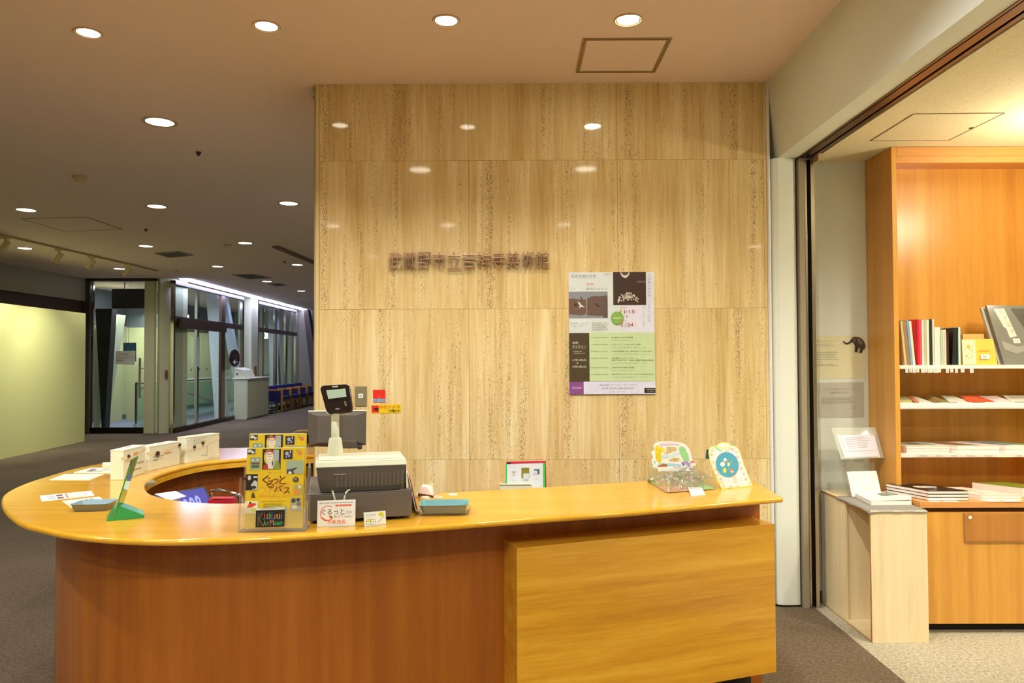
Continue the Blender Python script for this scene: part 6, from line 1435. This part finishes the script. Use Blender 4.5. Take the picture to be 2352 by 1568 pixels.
# counter board and base cabinet
bxL = onY(2113, 1160, BF).x
cb2 = onY(2200, 1166, BF).z
link('counter_board', MB().prism([(bxL, BF), (xR + .3, BF), (xR + .3, CBK), (xL, CBK), (xL, CF), (bxL, CF - .02)], cb2, cz, M_CASE_X), case, bevel=.002)
bz0 = onY(2200, 1432, BF + .012).z; bz1 = onY(2200, 1176, BF + .012).z
link('base_cabinet', MB().prism([(bxL + .004, BF + .012), (xR + .3, BF + .012), (xR + .3, CBK), (xL + .001, CBK), (xL + .001, CF), (bxL + .004, CF - .02)], bz0, bz1, M_CASE), case)
link('shadow_gap', MB().box((bxL + .03, BF + .035, bz1 + .0001), (xR + .3, CBK, cb2 - .0001), C('#5a3414', .7)), case)
link('plinth', MB().box((bxL + .04, BF + .08, 0.0), (xR + .3, CBK, bz0 - .0001), C('#100c0a', .7)), case)
a, b = onY(2218, 1179, BF - .002), onY(2352, 1244, BF - .002)
M_ACW = glass('warm_acrylic', (.97, .92, .85), 1.0, .03, '#d8b888')
pk = MB().box((a.x, BF + .004, b.z), (a.x + .5, BF + .008, a.z), M_ACW).box((a.x, BF + .008, b.z), (a.x + .5, BF + .0115, b.z + .004), M_ACW)
pw = thing('leaflet_pocket', 'empty clear acrylic leaflet pocket on the bookcase base', 'leaflet pocket', (a.x + .25, BF + .006, b.z))
link('front_pane', pk, pw); s_ = onY(2229, 1188, BF); link('price_dot', MB().box((s_.x - .008, BF + .0025, s_.z - .008), (s_.x + .008, BF + .0035, s_.z + .008), C('#f0f0f0')), pw)
link('frame_edge', MB().box((a.x - .001, BF + .003, b.z - .003), (a.x + .5, BF + .0115, b.z - .0001), C('#a87a4a', .3)).box((a.x - .003, BF + .003, b.z - .003), (a.x - .0002, BF + .0115, a.z), C('#a87a4a', .3)), pw)
# tilted acrylic rests for shelf 2 (flat magazines), books etc
rs = random.Random(21)
s1, s2, s3 = shelf_z; zc = cz
PG = C('#efe4dc', .6)
def upright(px0, px1, py_top, col_, label, name='book', lean=0.0, Yf=None, cat='book', group='books standing on the top shelf'):
    Yf = Yf or CF + .03; x0, x1 = onY(px0, 835, Yf).x, onY(px1, 835, Yf).x; h = onY(px0, py_top, Yf).z - s1; d = .15
    lx = lean * h; m = MB(); z = s1 + .0006
    def bb(xa, xb, y0, y1, za, zb, mat): m.hexa([(xa, y0, za), (xb, y0, za), (xb, y1, za), (xa, y1, za)], [(xa + lx, y0, zb), (xb + lx, y0, zb), (xb + lx, y1, zb), (xa + lx, y1, zb)], mat)
    c_ = min(.0015, (x1 - x0) * .25)
    bb(x0, x1, Yf, Yf + .0015, z, z + h, C(col_, .4)); bb(x0, x0 + c_, Yf + .0015, Yf + d, z, z + h, C(col_, .4)); bb(x1 - c_, x1, Yf + .0015, Yf + d, z, z + h, C(col_, .4)); bb(x0 + c_, x1 - c_, Yf + .0016, Yf + d - .003, z + .002, z + h - .003, PG)
    return solo(name, m, label, cat, group)
U = [(2078, 2083, 737, '#c8b890', 'cream-grey book leaning at the left end of the top shelf', -.085), (2083.5, 2091, 736, '#9a7a50', 'brown-spined book, second from the left end of the top shelf', -.085), (2092, 2097, 735, '#7aa0c0', 'light blue book beside the brown one on the top shelf', -.085), (2097.5, 2103, 737, '#d8d8c8', 'pale leaning book just left of the bright red book', -.085)]
for x0, x1, yt, c_, lb, ln in U: upright(x0, x1, yt, c_, lb, lean=ln)
# red wide cover seen at an angle
Yr = CF + .03; z = s1 + .0006
a, b, c_, d_ = onY(2088, 734, Yr + .05), onY(2107.5, 733, Yr), onY(2107.5, 836, Yr), onY(2106, 836, Yr + .05)
m = MB(); m.hexa([(d_.x - .001, Yr + .05, z), (c_.x, Yr, z), (c_.x + .001, Yr + .002, z), (d_.x, Yr + .052, z)], [(a.x, Yr + .06, a.z), (b.x, Yr, b.z), (b.x + .001, Yr + .002, b.z), (a.x + .001, Yr + .062, a.z)], C('#e03a28', .35)); solo('book', m, 'bright red book with its cover turned outwards on the top shelf', 'book', 'books standing on the top shelf')
V_ = [(2108, 2112, 734, '#d81c38', 'crimson spine right of the red cover'), (2112.5, 2117, 734, '#e84a6a', 'thin pink-red spine in the first book group'), (2118, 2124, 734, '#c8d0b8', 'pale grey-green spine right of the pink spines'), (2124.5, 2129, 733, '#b8b8a0', 'greyish spine beside the pale green one'), (2129.5, 2135, 734, '#e0e0c8', 'off-white spine before the black book'),
      (2136, 2142, 733, '#2a2a28', 'black and white spine in the first book group'), (2142.5, 2147, 733, '#c8ccb8', 'pale spine right of the black one'), (2148, 2153, 751, '#eeeee0', 'shorter white spine starting the second group'), (2153.5, 2158, 751, '#e8e8da', 'second shorter white spine'), (2158.5, 2161, 751, '#dcdccc', 'third shorter white spine'),
      (2162, 2166, 757, '#b8c8b0', 'pale green short spine'), (2166.5, 2170, 757, '#c8ccb8', 'greyish short spine before the dark ones'), (2170.5, 2174, 757, '#d0d4c4', 'light short spine touching the brown one'), (2174.5, 2177, 763, '#5a2a20', 'narrow dark brown spine'), (2177.5, 2180.5, 763, '#3a1c18', 'narrow blackish brown spine')]
for x0, x1, yt, c_, lb in V_: upright(x0, x1, yt, c_, lb + ' on the top shelf' if 'shelf' not in lb else lb)
a, b, c_, d_ = onY(2163, 755, Yr + .05), onY(2196, 753, Yr + .02), onY(2186, 836, Yr + .02), onY(2181, 836, Yr + .04)
m = MB(); m.hexa([(d_.x, Yr + .045, z), (c_.x, Yr + .02, z), (c_.x + .001, Yr + .022, z), (d_.x + .001, Yr + .047, z)], [(d_.x + .005, Yr + .06, a.z), (b.x, Yr + .02, b.z), (b.x + .001, Yr + .022, b.z), (d_.x + .006, Yr + .062, a.z)], C('#6a4020', .3)); solo('book', m, 'reddish brown cover seen between the dark spines of the top shelf', 'book', 'books standing on the top shelf')
for i, (x0, x1, c_) in enumerate(((2187, 2190.5, '#1c2420'), (2191, 2194.5, '#24302c'), (2195, 2198.5, '#181c1c'))): upright(x0, x1, 753, c_, ['first black glossy spine left of the clear divider', 'middle black glossy spine left of the clear divider', 'black glossy spine touching the clear divider'][i] + ' on the top shelf', lean=.05)
upright(2202, 2207, 751, '#c8dcd0', 'pale mint spine behind the clear divider on the top shelf')
# clear divider
x0 = onY(2209, 800, CF + .02).x; t = solo('book_end', MB().box((x0, CF + .02, s1), (x0 + .002, CF + .16, s1 + .20), M_ACR).box((x0 - .05, CF + .02, s1 + .0001), (x0, CF + .16, s1 + .0005), M_ACR), 'clear acrylic book end beside the yellow card box', 'book end')
# yellow postcard set, facing out
YY = CF + .05
TL, TR, BR_, BLq = onY(2209, 779, YY + .03), onY(2281, 778, YY + .03), onY(2291, 836, YY), onY(2212, 836.5, YY)
for p_ in (BR_, BLq): p_.z = s1 + .001
m = MB(); sheet(m, TL, TR, BR_, BLq, C('#e8b83c', .35), .016); 
prints(m, TL, TR, BLq, [('r', .0, .02, .42, .98, '#f0e4b0'), ('e', .2, .3, .06, .08, '#e8b83c')] + [('e', .08 + .30 * rs.random(), .15 + .7 * rs.random(), .012, .02, rs.choice(['#7a8a8a', '#c87a4a', '#8a9a5a'])) for _ in range(26)] + [('r', .55, .62, .82, .80, '#f4ece0'), ('t', '葉書', .62, .77, .10, '#5a4a30', .12), ('d', .5, .42, .9, .5, 1, '#b88a3a')], .0004)
solo('postcard_set', m, 'yellow postcard set with a sprinkled cream panel on the top shelf', 'postcard set')
x0, x1 = onY(2209, 770, CF + .12).x, onY(2258, 770, CF + .12).x
solo('card_case', MB().box((x0, CF + .11, s1 + .0005), (x1, CF + .16, onY(2230, 767, CF + .12).z), C('#cfae6a', .3)), 'clear-topped tan case behind the yellow postcard set', 'case', bevel=.002)
# two large albums in plastic at the right
for i, (pxs, c_, lb, its) in enumerate((([(2253, 706), (2270, 705), (2303, 835), (2294, 835)], '#c4c4b8', 'pale album edge in clear plastic left of the grey album', []),
        ([(2266, 701), (2352, 702), (2390, 835), (2307, 835)], '#7c7c74', 'big grey art album in shiny plastic with a pink title strip', [('p', [(.16, .06), (.44, .05), (.56, .52), (.36, .55), (.34, .40), (.28, .36)], '#e6cfc0'), ('t', 'ヒ', .30, .13, .06, '#9a8478'), ('t', 'ゲ', .34, .25, .06, '#9a8478'), ('t', 'コ', .38, .36, .06, '#9a8478'), ('t', 'マ', .42, .47, .06, '#9a8478'), ('r', .42, .56, .60, .64, '#e8e0d4'), ('t', '見本', .46, .625, .045, '#6a6458', .1), ('p', [(.62, .05), (1, .05), (1, .5), (.8, .35)], '#5a584e'), ('p', [(.1, .6), (.5, .7), (1, .62), (1, .7), (.4, .82), (.1, .75)], '#96968c')]))):
    Yb2 = CF + .04 + (.03 if i == 0 else 0)
    TL, TR, BR_, BLq = onY(*pxs[0], Yb2 + .07), onY(*pxs[1], Yb2 + .07), onY(*pxs[2], Yb2), onY(*pxs[3], Yb2)
    BR_.z = BLq.z = s1 + .001
    m = MB(); sheet(m, TL, TR, BR_, BLq, C(c_, .12, 0, .8), .018)
    if its: prints(m, TL, TR, BLq, its, .0004, .0002, .15)
    solo('art_album', m, lb, 'album')
# hanging price tags
tg = [2083, 2092, 2100, 2108, 2119, 2126, 2135, 2143, 2150, 2158, 2176, 2186, 2197, 2211, 2232]
for i, x in enumerate(tg):
    wpx = 3.4 if x < 2200 else 4.2; h_ = 855 if i % 2 else 856
    if x in (2135, 2150): wpx = 4.5
    a, b = onY(x - wpx, 840.5, CF + .0085), onY(x + wpx, h_, CF + .0085); m = MB(); sheet(m, a, Vector((b.x, a.y, a.z)), b, Vector((a.x, a.y, b.z)), C('#eef0e8', .5), .0006)
    prints(m, a, Vector((b.x, a.y, a.z)), Vector((a.x, a.y, b.z)), [('d', .2, .35, .8, .95, 4, '#8a9088')], .0002)
    lbs = {0: 'leftmost white tag under the top shelf edge', 14: 'last white tag to the right, under the yellow postcard set', 13: 'white tag under the clear divider, second from the right end'}
    solo('price_tag', m, lbs.get(i, 'narrow white price tag, number %s from the left along the top shelf edge' % (['', 'two', 'three', 'four', 'five', 'six', 'seven', 'eight', 'nine', 'ten', 'eleven', 'twelve', 'thirteen'][i] if i < 13 else 'x')), 'price tag', 'price tags hanging from the top shelf')
# shelf 2: thin magazines lying fanned on a sloping rest
sz = s2
mg = [(2079, 2096, '#c8c890', 'pale magazine at the left end of the second shelf'), (2079, 2112, '#d87a60', 'salmon magazine second from the left on the second shelf'), (2087, 2143, '#d8dcd0', 'greyish white magazine beside the salmon one'), (2118, 2166, '#8a7040', 'dark golden magazine left of centre'), (2133, 2184, '#8a8a5c', 'olive brown magazine on the second shelf'),
      (2158, 2212, '#dce0d0', 'white-green magazine near the middle of the second shelf'), (2176, 2232, '#e4e4d8', 'off-white magazine beside the orange one'), (2200, 2285, '#d85a34', 'orange-red magazine with a dark rim on the second shelf'), (2240, 2330, '#e8dcdc', 'pinkish white magazine right of the orange one'), (2300, 2400, '#e0ddd2', 'pale magazine at the right edge of the second shelf')]
for i, (x0, x1, c_, lb) in enumerate(mg):
    zf = sz + .002 + .0032 * (i % 2); b0_, b1_ = onY(x0 + 22, 923, CF + .02), onY(x1, 923, CF + .02)
    a0_, a1_ = onY(x0 + 2, 907, CF + .22), onY(max(x1 - 42, x0 + 12), 906, CF + .22); zbk = sz + .028 + .0032 * (i % 2)
    P = [Vector((a0_.x, CF + .22, zbk)), Vector((a1_.x, CF + .22, zbk)), Vector((b1_.x, CF + .02, zf)), Vector((b0_.x if b0_.x < b1_.x - .01 else b1_.x - .012, CF + .02, zf))]
    if i == 0: P[3].x = xi + .003; P[0].x = xi + .003
    P = [Vector((max(p.x, xi + .002), p.y, p.z)) for p in P]; P = [Vector((min(p.x, xR - .034), p.y, p.z)) for p in P]
    m = MB(); sheet(m, P[0], P[1], P[2], P[3], C(c_, .35), .0022)
    prints(m, P[0], P[1], P[3], [('r', .12, .2, .88, .6, ['#b0b080', '#c86a50', '#c4ccc0', '#6a5028', '#b8a878', '#b0c0a8', '#d8dcd0', '#e8704a', '#d8c0c0', '#b8b8a0'][i])], .0003)
    solo('magazine', m, lb if 'shelf' in lb else lb + ' on the second shelf', 'magazine', 'magazines fanned on the second shelf')
solo('shelf_rest', MB().hexa([(xi + .002, CF + .235, sz + .0002), (xR - .033, CF + .235, sz + .0002), (xR - .033, CF + .25, sz + .0002), (xi + .002, CF + .25, sz + .0002)], [(xi + .002, CF + .235, sz + .03), (xR - .033, CF + .235, sz + .03), (xR - .033, CF + .25, sz + .03), (xi + .002, CF + .25, sz + .03)], M_CASE), 'wooden rest strip behind the fanned magazines', 'shelf rest')
solo('label_strip', MB().box((xi + .003, CF + .0075, s2 - .029), (xR - .033, CF + .0095, s2 - .004), C('#f4eae8', .3)), 'plain white label strip on the second shelf edge', 'label strip')
# shelf 3: stacks of thick white books
def lying(px0, px1, pyt, pyb, zb, sx, n, cov, label, group, its=(), Yf=None, dd=.21, covers=None, name='book'):
    """n books piled; front edge px0..px1, back edge shifted by sx metres"""
    Yf = Yf or CF + .02; x0, x1 = onY(px0, pyb, Yf).x, onY(px1, pyb, Yf).x; H_ = (onY(px0, pyt, Yf).z - zb - .0006) / n
    x1 = min(x1, xR - .035)
    for k in range(n):
        j = rs.uniform(-.003, .003) if k < n - 1 else 0; z0_ = zb + .0006 + k * H_; z1_ = z0_ + H_ - .0003
        B = [Vector((x0 + j, Yf, 0)), Vector((x1 + j, Yf, 0)), Vector((x1 + j + sx, Yf + dd, 0)), Vector((x0 + j + sx, Yf + dd, 0))]
        B = [Vector((min(max(p.x, xi + .002), xR - .033) if Yf > CF else p.x, p.y, 0)) for p in B]
        def lay(za, zb2, mat, ins=0):
            c0 = sum(B, Vector()) / 4; Q = [c0 + (p - c0) * (1 - ins) for p in B]; m.hexa([(*p[:2], za) for p in Q], [(*p[:2], zb2) for p in Q], mat)
        m = MB(); ccol = C(covers[k] if covers else cov, .35); th_ = min(.0018, H_ * .15)
        lay(z0_, z0_ + th_, ccol); lay(z0_ + th_, z1_ - th_, C('#f0e6de', .6), .012); lay(z1_ - th_, z1_, ccol)
        if its and k == n - 1: prints(m, (*B[3][:2], z1_), (*B[2][:2], z1_), (*B[0][:2], z1_), its, .0003)
        o_ = {0: 'bottom', n - 1: 'top'}.get(k, 'second' if k == 1 else 'third from the bottom')
        solo(name, m, (label if n == 1 else label + ', ' + (o_ + ' one' if n > 1 else '')), 'book', group)
lying(2082, 2181, 1024, 1041, s3, -.05, 3, '#e8dcd0', 'thick pale book in the leftmost pile, third shelf', 'piled books on the third shelf', [('r', .1, .1, .9, .8, '#8a9478'), ('r', .2, .2, .8, .7, '#b0b49c'), ('e', .5, .45, .15, .2, '#5f6a50')])
lying(2198, 2297, 1023, 1039.5, s3, -.13, 2, '#ecdcd4', 'pale book with brown picture, middle pile of the third shelf', 'piled books on the third shelf', [('r', .05, .1, .62, .95, '#6a7050'), ('r', .2, .2, .5, .8, '#9a5a38')])
lying(2309, 2400, 1022, 1038, s3, -.16, 2, '#f0e4dc', 'pale book with green and blue cover, right pile, third shelf', 'piled books on the third shelf', [('r', .05, .1, .35, .95, '#4a5a90'), ('r', .45, .1, .98, .95, '#6a9060')])
m = MB(); z3 = s3
strip_ = []
for x0_, x1_ in ((2101, 2141), (2141, 2175), (2175, 2208), (2208, 2252), (2252, 2290), (2330, 2352)):
    a, b = onY(x0_, 1043.5, CF + .0085), onY(x1_, 1048.5, CF + .0085); m = MB(); m.box((a.x, CF + .0080, b.z), (b.x - .002, CF + .0092, a.z), C('#f2dcd8', .4)); 
    prints(m, (a.x, CF + .008, a.z), (b.x, CF + .008, a.z), (a.x, CF + .008, b.z), [('d', .25, .2, .85, .9, 2, '#7a8a80')], .0003)
    nm = ['leftmost', 'second', 'third', 'fourth', 'fifth', 'rightmost'][['2101', '2141', '2175', '2208', '2252', '2330'].index(str(x0_))]
    solo('shelf_label', m, nm + ' pinkish label on the third shelf edge', 'label', 'labels on the third shelf edge')
# bottom: black books, white books, olive book
lying(2133, 2224, 1127, 1147, cz, -.11, 3, '#2c2018', 'thick black art book, dark pile on cabinet counter', 'dark books on the cabinet counter', [('e', .42, .5, .20, .15, '#d8cfb4'), ('e', .66, .45, .15, .10, '#b8b0a0'), ('e', .55, .58, .10, .12, '#8fa8b0'), ('r', .1, .05, .5, .10, '#a09888'), ('r', .1, .9, .3, .94, '#e8e0d0')], Yf=BF + .03, dd=.24, covers=['#1c1614', '#2a2a34', '#2c1c14'])
lying(2254, 2348, 1137, 1147, cz, -.17, 2, '#eee0d4', 'white exhibition book with a pale frame on its cover', 'white books on the cabinet counter', [('r', .38, .22, .72, .5, '#dccfc0'), ('r', .42, .28, .68, .44, '#c8b8a0'), ('r', .30, .72, .42, .80, '#a8a890')], Yf=BF + .03, dd=.26)
lying(2350, 2430, 1120, 1133, cz, -.16, 1, '#7d8a30', 'olive green book at the right edge of the cabinet counter', 'olive book', Yf=BF + .12, dd=.2)
for i, (x0_, x1_) in enumerate(((2129, 2163), (2163, 2205), (2262, 2300), (2300, 2345))):
    a, b = onZ(x0_, 1149, cz + .001), onZ(x1_, 1151.5, cz + .001); m = MB().box((a.x, b.y, cz + .0002), (b.x, a.y, cz + .0008), C('#f2e8e4', .4)); solo('price_slip', m, ['flat price slip in front of the dark books, left', 'flat price slip in front of the dark books, right', 'flat price slip under the white books, left', 'flat price slip under the white books, right'][i], 'price slip')

# ================================================================== PLYWOOD PEDESTAL
pz0 = 0.0
pA, pB = onZ(2005, 1477, 0), onZ(2133, 1475, 0); YF = (pA.y + pB.y) / 2; px0_, px1_ = pA.x, pB.x; YB = SY - .02
pzt = onY(2060, 1173, YF).z
bk = onY(1942, 1300, 4.2); 
yd = onX(1942, 1300, px0_).y ; yd = min(max(yd, YF + .1), YB - .1)
ped = thing('pedestal', 'open-sided pale plywood pedestal between the shop wall and bookcase', 'pedestal', ((px0_ + px1_) / 2, (YF + YB) / 2, 0))
th_ = .015
link('front_board', MB().box((px0_, YF, 0), (px1_, YF + th_, pzt - th_), M_PLY), ped, bevel=.001)
link('right_board', MB().box((px1_ - th_, YF + th_ + .0005, th_), (px1_, YB, pzt - th_), M_PLY), ped)
link('bottom_board', MB().box((px0_, YF + th_ + .0005, 0), (px1_ - th_ - .0005, YB, th_ - .0005), M_PLY), ped)
link('top_board', MB().box((px0_, YF, pzt - th_ + .0005), (px1_, YB, pzt), M_PLY), ped, bevel=.001)
link('left_board', MB().box((px0_, yd, th_), (px0_ + th_, YB, pzt - th_), M_PLY), ped, bevel=.001)
link('divider', MB().box((px0_ + th_ + .0005, yd + .01, th_), (px1_ - th_ - .0005, yd + .01 + th_, pzt - th_), M_PLY), ped)
link('edge_band', MB().box((px0_ - .0008, YF, 0), (px0_ - .0001, YB, .006), M_PLYE).box((px0_ - .0008, YF, .0065), (px0_ - .0001, YF + .014, pzt), M_PLYE).box((px0_ - .0008, YF + .015, pzt - .015), (px0_ - .0001, YB, pzt), M_PLYE), ped)
# grey felt cloth over the top, front-left corner curling
nx, ny = 18, 14; vs_ = []; fx0, fx1, fy0, fy1 = px0_ - .012, px1_ + .004, YF - .008, YF + .40
for j in range(ny + 1):
    for i in range(nx + 1):
        x_ = fx0 + (fx1 - fx0) * i / nx; y_ = fy0 + (fy1 - fy0) * j / ny
        z_ = pzt + .0012
        if i == 0: z_ -= .004 + .005 * max(0, math.sin(j * 1.1)) ; 
        if j == 0: z_ -= .005 + .004 * max(0, math.sin(i * .9))
        if i == 0 and j == 0: z_ -= .008
        vs_.append((x_, y_, z_))
fs_ = [(j * (nx + 1) + i, j * (nx + 1) + i + 1, (j + 1) * (nx + 1) + i + 1, (j + 1) * (nx + 1) + i) for j in range(ny) for i in range(nx)]
m = MB().add(vs_, fs_, C('#8e8c88', .9)); o = solo('felt_cloth', m, 'grey felt cloth with a curling edge over the plywood pedestal', 'cloth', smooth=True)
so = o.modifiers.new('solid', 'SOLIDIFY'); so.thickness = .0015; so.offset = 1
pt = pzt + .0028
# open sample book lying
x0, x1 = onZ(1998, 1158, pt).x, onZ(2093, 1158, pt).x; yf_ = onZ(2050, 1160, pt).y
def slab4(pts, z0, z1, mat, mb): return mb.hexa([(*p[:2], z0) for p in pts], [(*p[:2], z1) for p in pts], mat)
Q = [onZ(2001, 1160, pt), onZ(2094, 1159, pt), onZ(2090, 1134, pt + .0), onZ(1962, 1140, pt)]
hz = .022
t = thing('sample_book', 'thick white sample book lying on the grey felt cloth', 'book', sum(Q, Vector()) / 4)
m = MB(); slab4(Q, pt, pt + .002, C('#ece4dc'), m); slab4([p * .995 + (sum(Q, Vector()) / 4) * .005 for p in Q], pt + .002, pt + hz, C('#f2ece4', .6), m); link('page_block', m, t)
cq = sum(Q, Vector()) / 4
m = MB(); Tq = [Vector((p.x, p.y, pt + hz + .0006)) for p in Q]; Tq[1].z += .006; Tq[2].z += .004
sheet(m, Tq[3], Tq[2], Tq[1], Tq[0], C('#f0e6e2', .4), .001); prints(m, Tq[3], Tq[2], Tq[0], [('r', .32, .22, .72, .62, '#6f7a70'), ('e', .5, .38, .14, .1, '#96a090'), ('e', .42, .5, .08, .06, '#4a564c')], .0006); link('cover', m, t)
# white book standing open behind it on a clear stand
Yb3 = YF + .36
TL, TR, BR_, BLq = onY(1945, 1083, Yb3 + .05), onY(2013, 1081, Yb3 + .05), onY(2026, 1136, Yb3), onY(1958, 1141, Yb3)
dz_ = pt + .012 - BLq.z
BLq.z = BR_.z = max(pt + .004, min(BLq.z, BR_.z))
m = MB(); sheet(m, TL, TR, BR_, BLq, C('#ece0dc', .35), .012); prints(m, TL, TR, BLq, [('e', .6, .7, .2, .1, '#e4d6d0'), ('e', .35, .35, .15, .12, '#e6dad6')], .0004)
t = solo('display_book', m, 'white book propped upright behind the sample book on the pedestal', 'book')
x0, x1 = onY(1945, 1070, Yb3 + .075).x, onY(2011, 1070, Yb3 + .075).x; zt_ = onY(1980, 1062, Yb3 + .075).z
st = thing('book_stand', 'clear acrylic stand propping the white book and holding a leaflet rack', 'stand', ((x0 + x1) / 2, Yb3 + .08, pt))
link('back_pane', MB().box((x0, Yb3 + .085, pt), (x1, Yb3 + .088, zt_), M_ACR), st)
link('foot', MB().box((x0, Yb3 - .02, pt), (x1, Yb3 + .0845, pt + .003), M_ACR), st); link('ledge', MB().box((x0, Yb3 - .0205, pt + .0031), (x1, Yb3 - .018, pt + .0039 + .02), M_ACR), st)
# tilted acrylic tray with papers above
YT = Yb3 + .11
P4 = [onY(1909, 982, YT + .02), onY(2011, 981, YT + .02), onY(2031, 1051, YT - .03), onY(1932, 1054, YT - .03)]
link('tilted_pane', (lambda m: (sheet(m, *P4, glass('milky_acrylic', (.93, .96, .93), 1.2, .35, '#eef2ea'), .003), m)[1])(MB()), st)
a, b = onY(1962, 1052, YT - .035), onY(2014, 1050, YT - .035); link('lip', MB().hexa([(a.x, a.y, a.z - .003), (b.x, b.y, b.z - .003), (b.x, b.y + .003, b.z - .003), (a.x, a.y + .003, a.z - .003)], [(a.x + .008, a.y - .012, a.z + .01), (b.x + .004, b.y - .012, b.z + .01), (b.x + .004, b.y - .009, b.z + .01), (a.x + .008, a.y - .009, a.z + .01)], M_ACR), st)
link('riser', MB().box(((x0 + x1) / 2 - .03, YT - .005, pt), ((x0 + x1) / 2 + .03, YT - .002, P4[3].z + .02), M_ACR), st)
def tilt_sheet(pxs, k, base, its, name, label):
    nn = (P4[3] - P4[0]).cross(P4[1] - P4[0]).normalized(); nn = nn if nn.dot(EYE - P4[0]) > 0 else -nn
    Q = [onP(x, y, P4[0] + nn * (.0015 + .002 * k), nn) for x, y in pxs]; m = MB(); sheet(m, *Q, C(base, .5), .0008); prints(m, Q[0], Q[1], Q[3], its, .0003); solo(name, m, label, 'papers')
tilt_sheet([(1921, 998), (2009, 999), (2022, 1049), (1940, 1051)], 0, '#e6dce8', [('d', .25, .1, .9, .55, 6, '#c0b8c8')], 'paper_sheet', 'larger lilac-white sheet on the tilted acrylic rest')
tilt_sheet([(1931, 1001), (2000, 996), (2014, 1033), (1943, 1036)], 1, '#ece2ee', [('d', .12, .12, .9, .9, 7, '#b8b0c0')], 'paper_sheet', 'smaller printed sheet on top on the tilted acrylic rest')
# low clear box at the back left of the pedestal
a, b = onY(1905, 1104, YB - .06), onY(1944, 1135, YB - .06); x1 = a.x + .16; zz0 = pzt + .0005
x0 = max(a.x, px0_ + .004); t = thing('acrylic_box', 'low clear acrylic box at the back of the pedestal by the wall', 'box', ((x0 + x1) / 2, YB - .06, zz0))
zt_ = a.z - .0; h_ = .05
link('front_pane', MB().box((x0, YB - .10, zz0), (x1, YB - .098, zz0 + h_), M_ACR), t); link('back_pane', MB().box((x0, YB - .03, zz0), (x1, YB - .028, zz0 + h_), M_ACR), t)
link('side_pane', MB().box((x0, YB - .0975, zz0), (x0 + .002, YB - .0305, zz0 + h_), M_ACR), t); link('side_pane', MB().box((x1 - .002, YB - .0975, zz0), (x1, YB - .0305, zz0 + h_), M_ACR), t)
# ================================================================== NOTICES ON THE SHOP WALL
def wall_notice(pxs, base, its, name, label, Y=SY - .002):
    Q = [onY(x, y, Y) for x, y in pxs]; m = MB(); sheet(m, *Q, C(base, .5), .0015); prints(m, Q[0], Q[1], Q[3], its, .0004, .0001); return solo(name, m, label, 'notice'), Q
wall_notice([(1874, 771), (1990, 770), (1990, 868), (1876, 869)], '#e6e4bc', [('t', '（展覧会のお知らせです）', .0, .145, .03, '#a8a890', .38), ('d', .0, .18, .38, .26, 2, '#b0b098'), ('d', .0, .37, .46, .58, 5, '#a8a890'), ('t', '毎日の', .02, .62, .03, '#a8a890', .1), ('d', .0, .66, .46, .72, 2, '#a8a890')], 'wall_notice', 'cream notice with an elephant picture on the shop wall')
o, Q = wall_notice([(1878, 879), (1984, 877), (1985, 958), (1880, 959)], '#c4c4b8', [('t', '「ミュージアム通信 イベントのおしらせ」', .12, .215, .05, '#8f8f84', .70), ('t', '開館日のおしらせ', .28, .305, .045, '#9a8f84', .36), ('r', .28, .312, .64, .316, '#9a8f84'), ('d', .08, .42, .88, .62, 4, '#a0a094'), ('d', .7, .68, .88, .78, 2, '#a0a094')], 'wall_notice', 'grey-white printed notice below the elephant notice')
# elephant cut-out picture: flat board in low relief
EYP = SY - .006
def el(pts, col_, k, m): m.add([(p.x, EYP - .0006 * k, p.z) for p in [onY(x, y, EYP) for x, y in pts]], [tuple(range(len(pts)))], C(col_, .6))
body = [(1937, 782), (1941, 785.5), (1946, 787), (1952, 783), (1957, 776), (1962, 773), (1967, 774), (1972, 774), (1979, 777), (1984, 783), (1988, 792), (1987, 800), (1982, 803), (1980, 810), (1973, 810), (1976, 803), (1976, 799), (1971, 800), (1969, 809), (1963.5, 808.5), (1964, 795), (1962, 789), (1958, 785), (1952, 789), (1945, 791), (1939, 788), (1936.5, 784)]
m = MB(); n = len(body); a = [onY(x, y, EYP) for x, y in body]
m.add([(p.x, EYP, p.z) for p in a] + [(p.x, SY - .0045, p.z) for p in a], [tuple(range(n)), tuple(range(2 * n - 1, n - 1, -1))] + [(i, (i + 1) % n, (i + 1) % n + n, i + n) for i in range(n)], C('#4a4238', .6))
el([(1958, 777), (1964, 775), (1967, 781), (1964, 786), (1959, 783)], '#6a6054', 1, m); el([(1968, 776), (1976, 778), (1982, 787), (1978, 793), (1970, 786)], '#7a7064', 1, m); el([(1965, 795), (1969, 797), (1968, 807), (1965, 807)], '#2e2820', 1, m); el([(1977, 800), (1981, 799), (1979, 808), (1976, 808)], '#2e2820', 1, m)
el([(1957.5, 779.5), (1958.5, 779), (1958.7, 780.5)], '#141008', 2, m); fixn(solo('elephant_picture', m, 'dark elephant cut-out with raised trunk stuck on the cream notice', 'picture'))
# small detector fitting on the beam near the track end
a = onY(1876, 358, SY - .15); m = MB().box((a.x - .012, SY - .2, SH - .045), (a.x + .02, SY - .1, SH - .0005), C('#c8b088', .4)); solo('track_stop', m, 'small metal stop fitting where the door track meets the shop ceiling', 'fitting', bevel=.002)
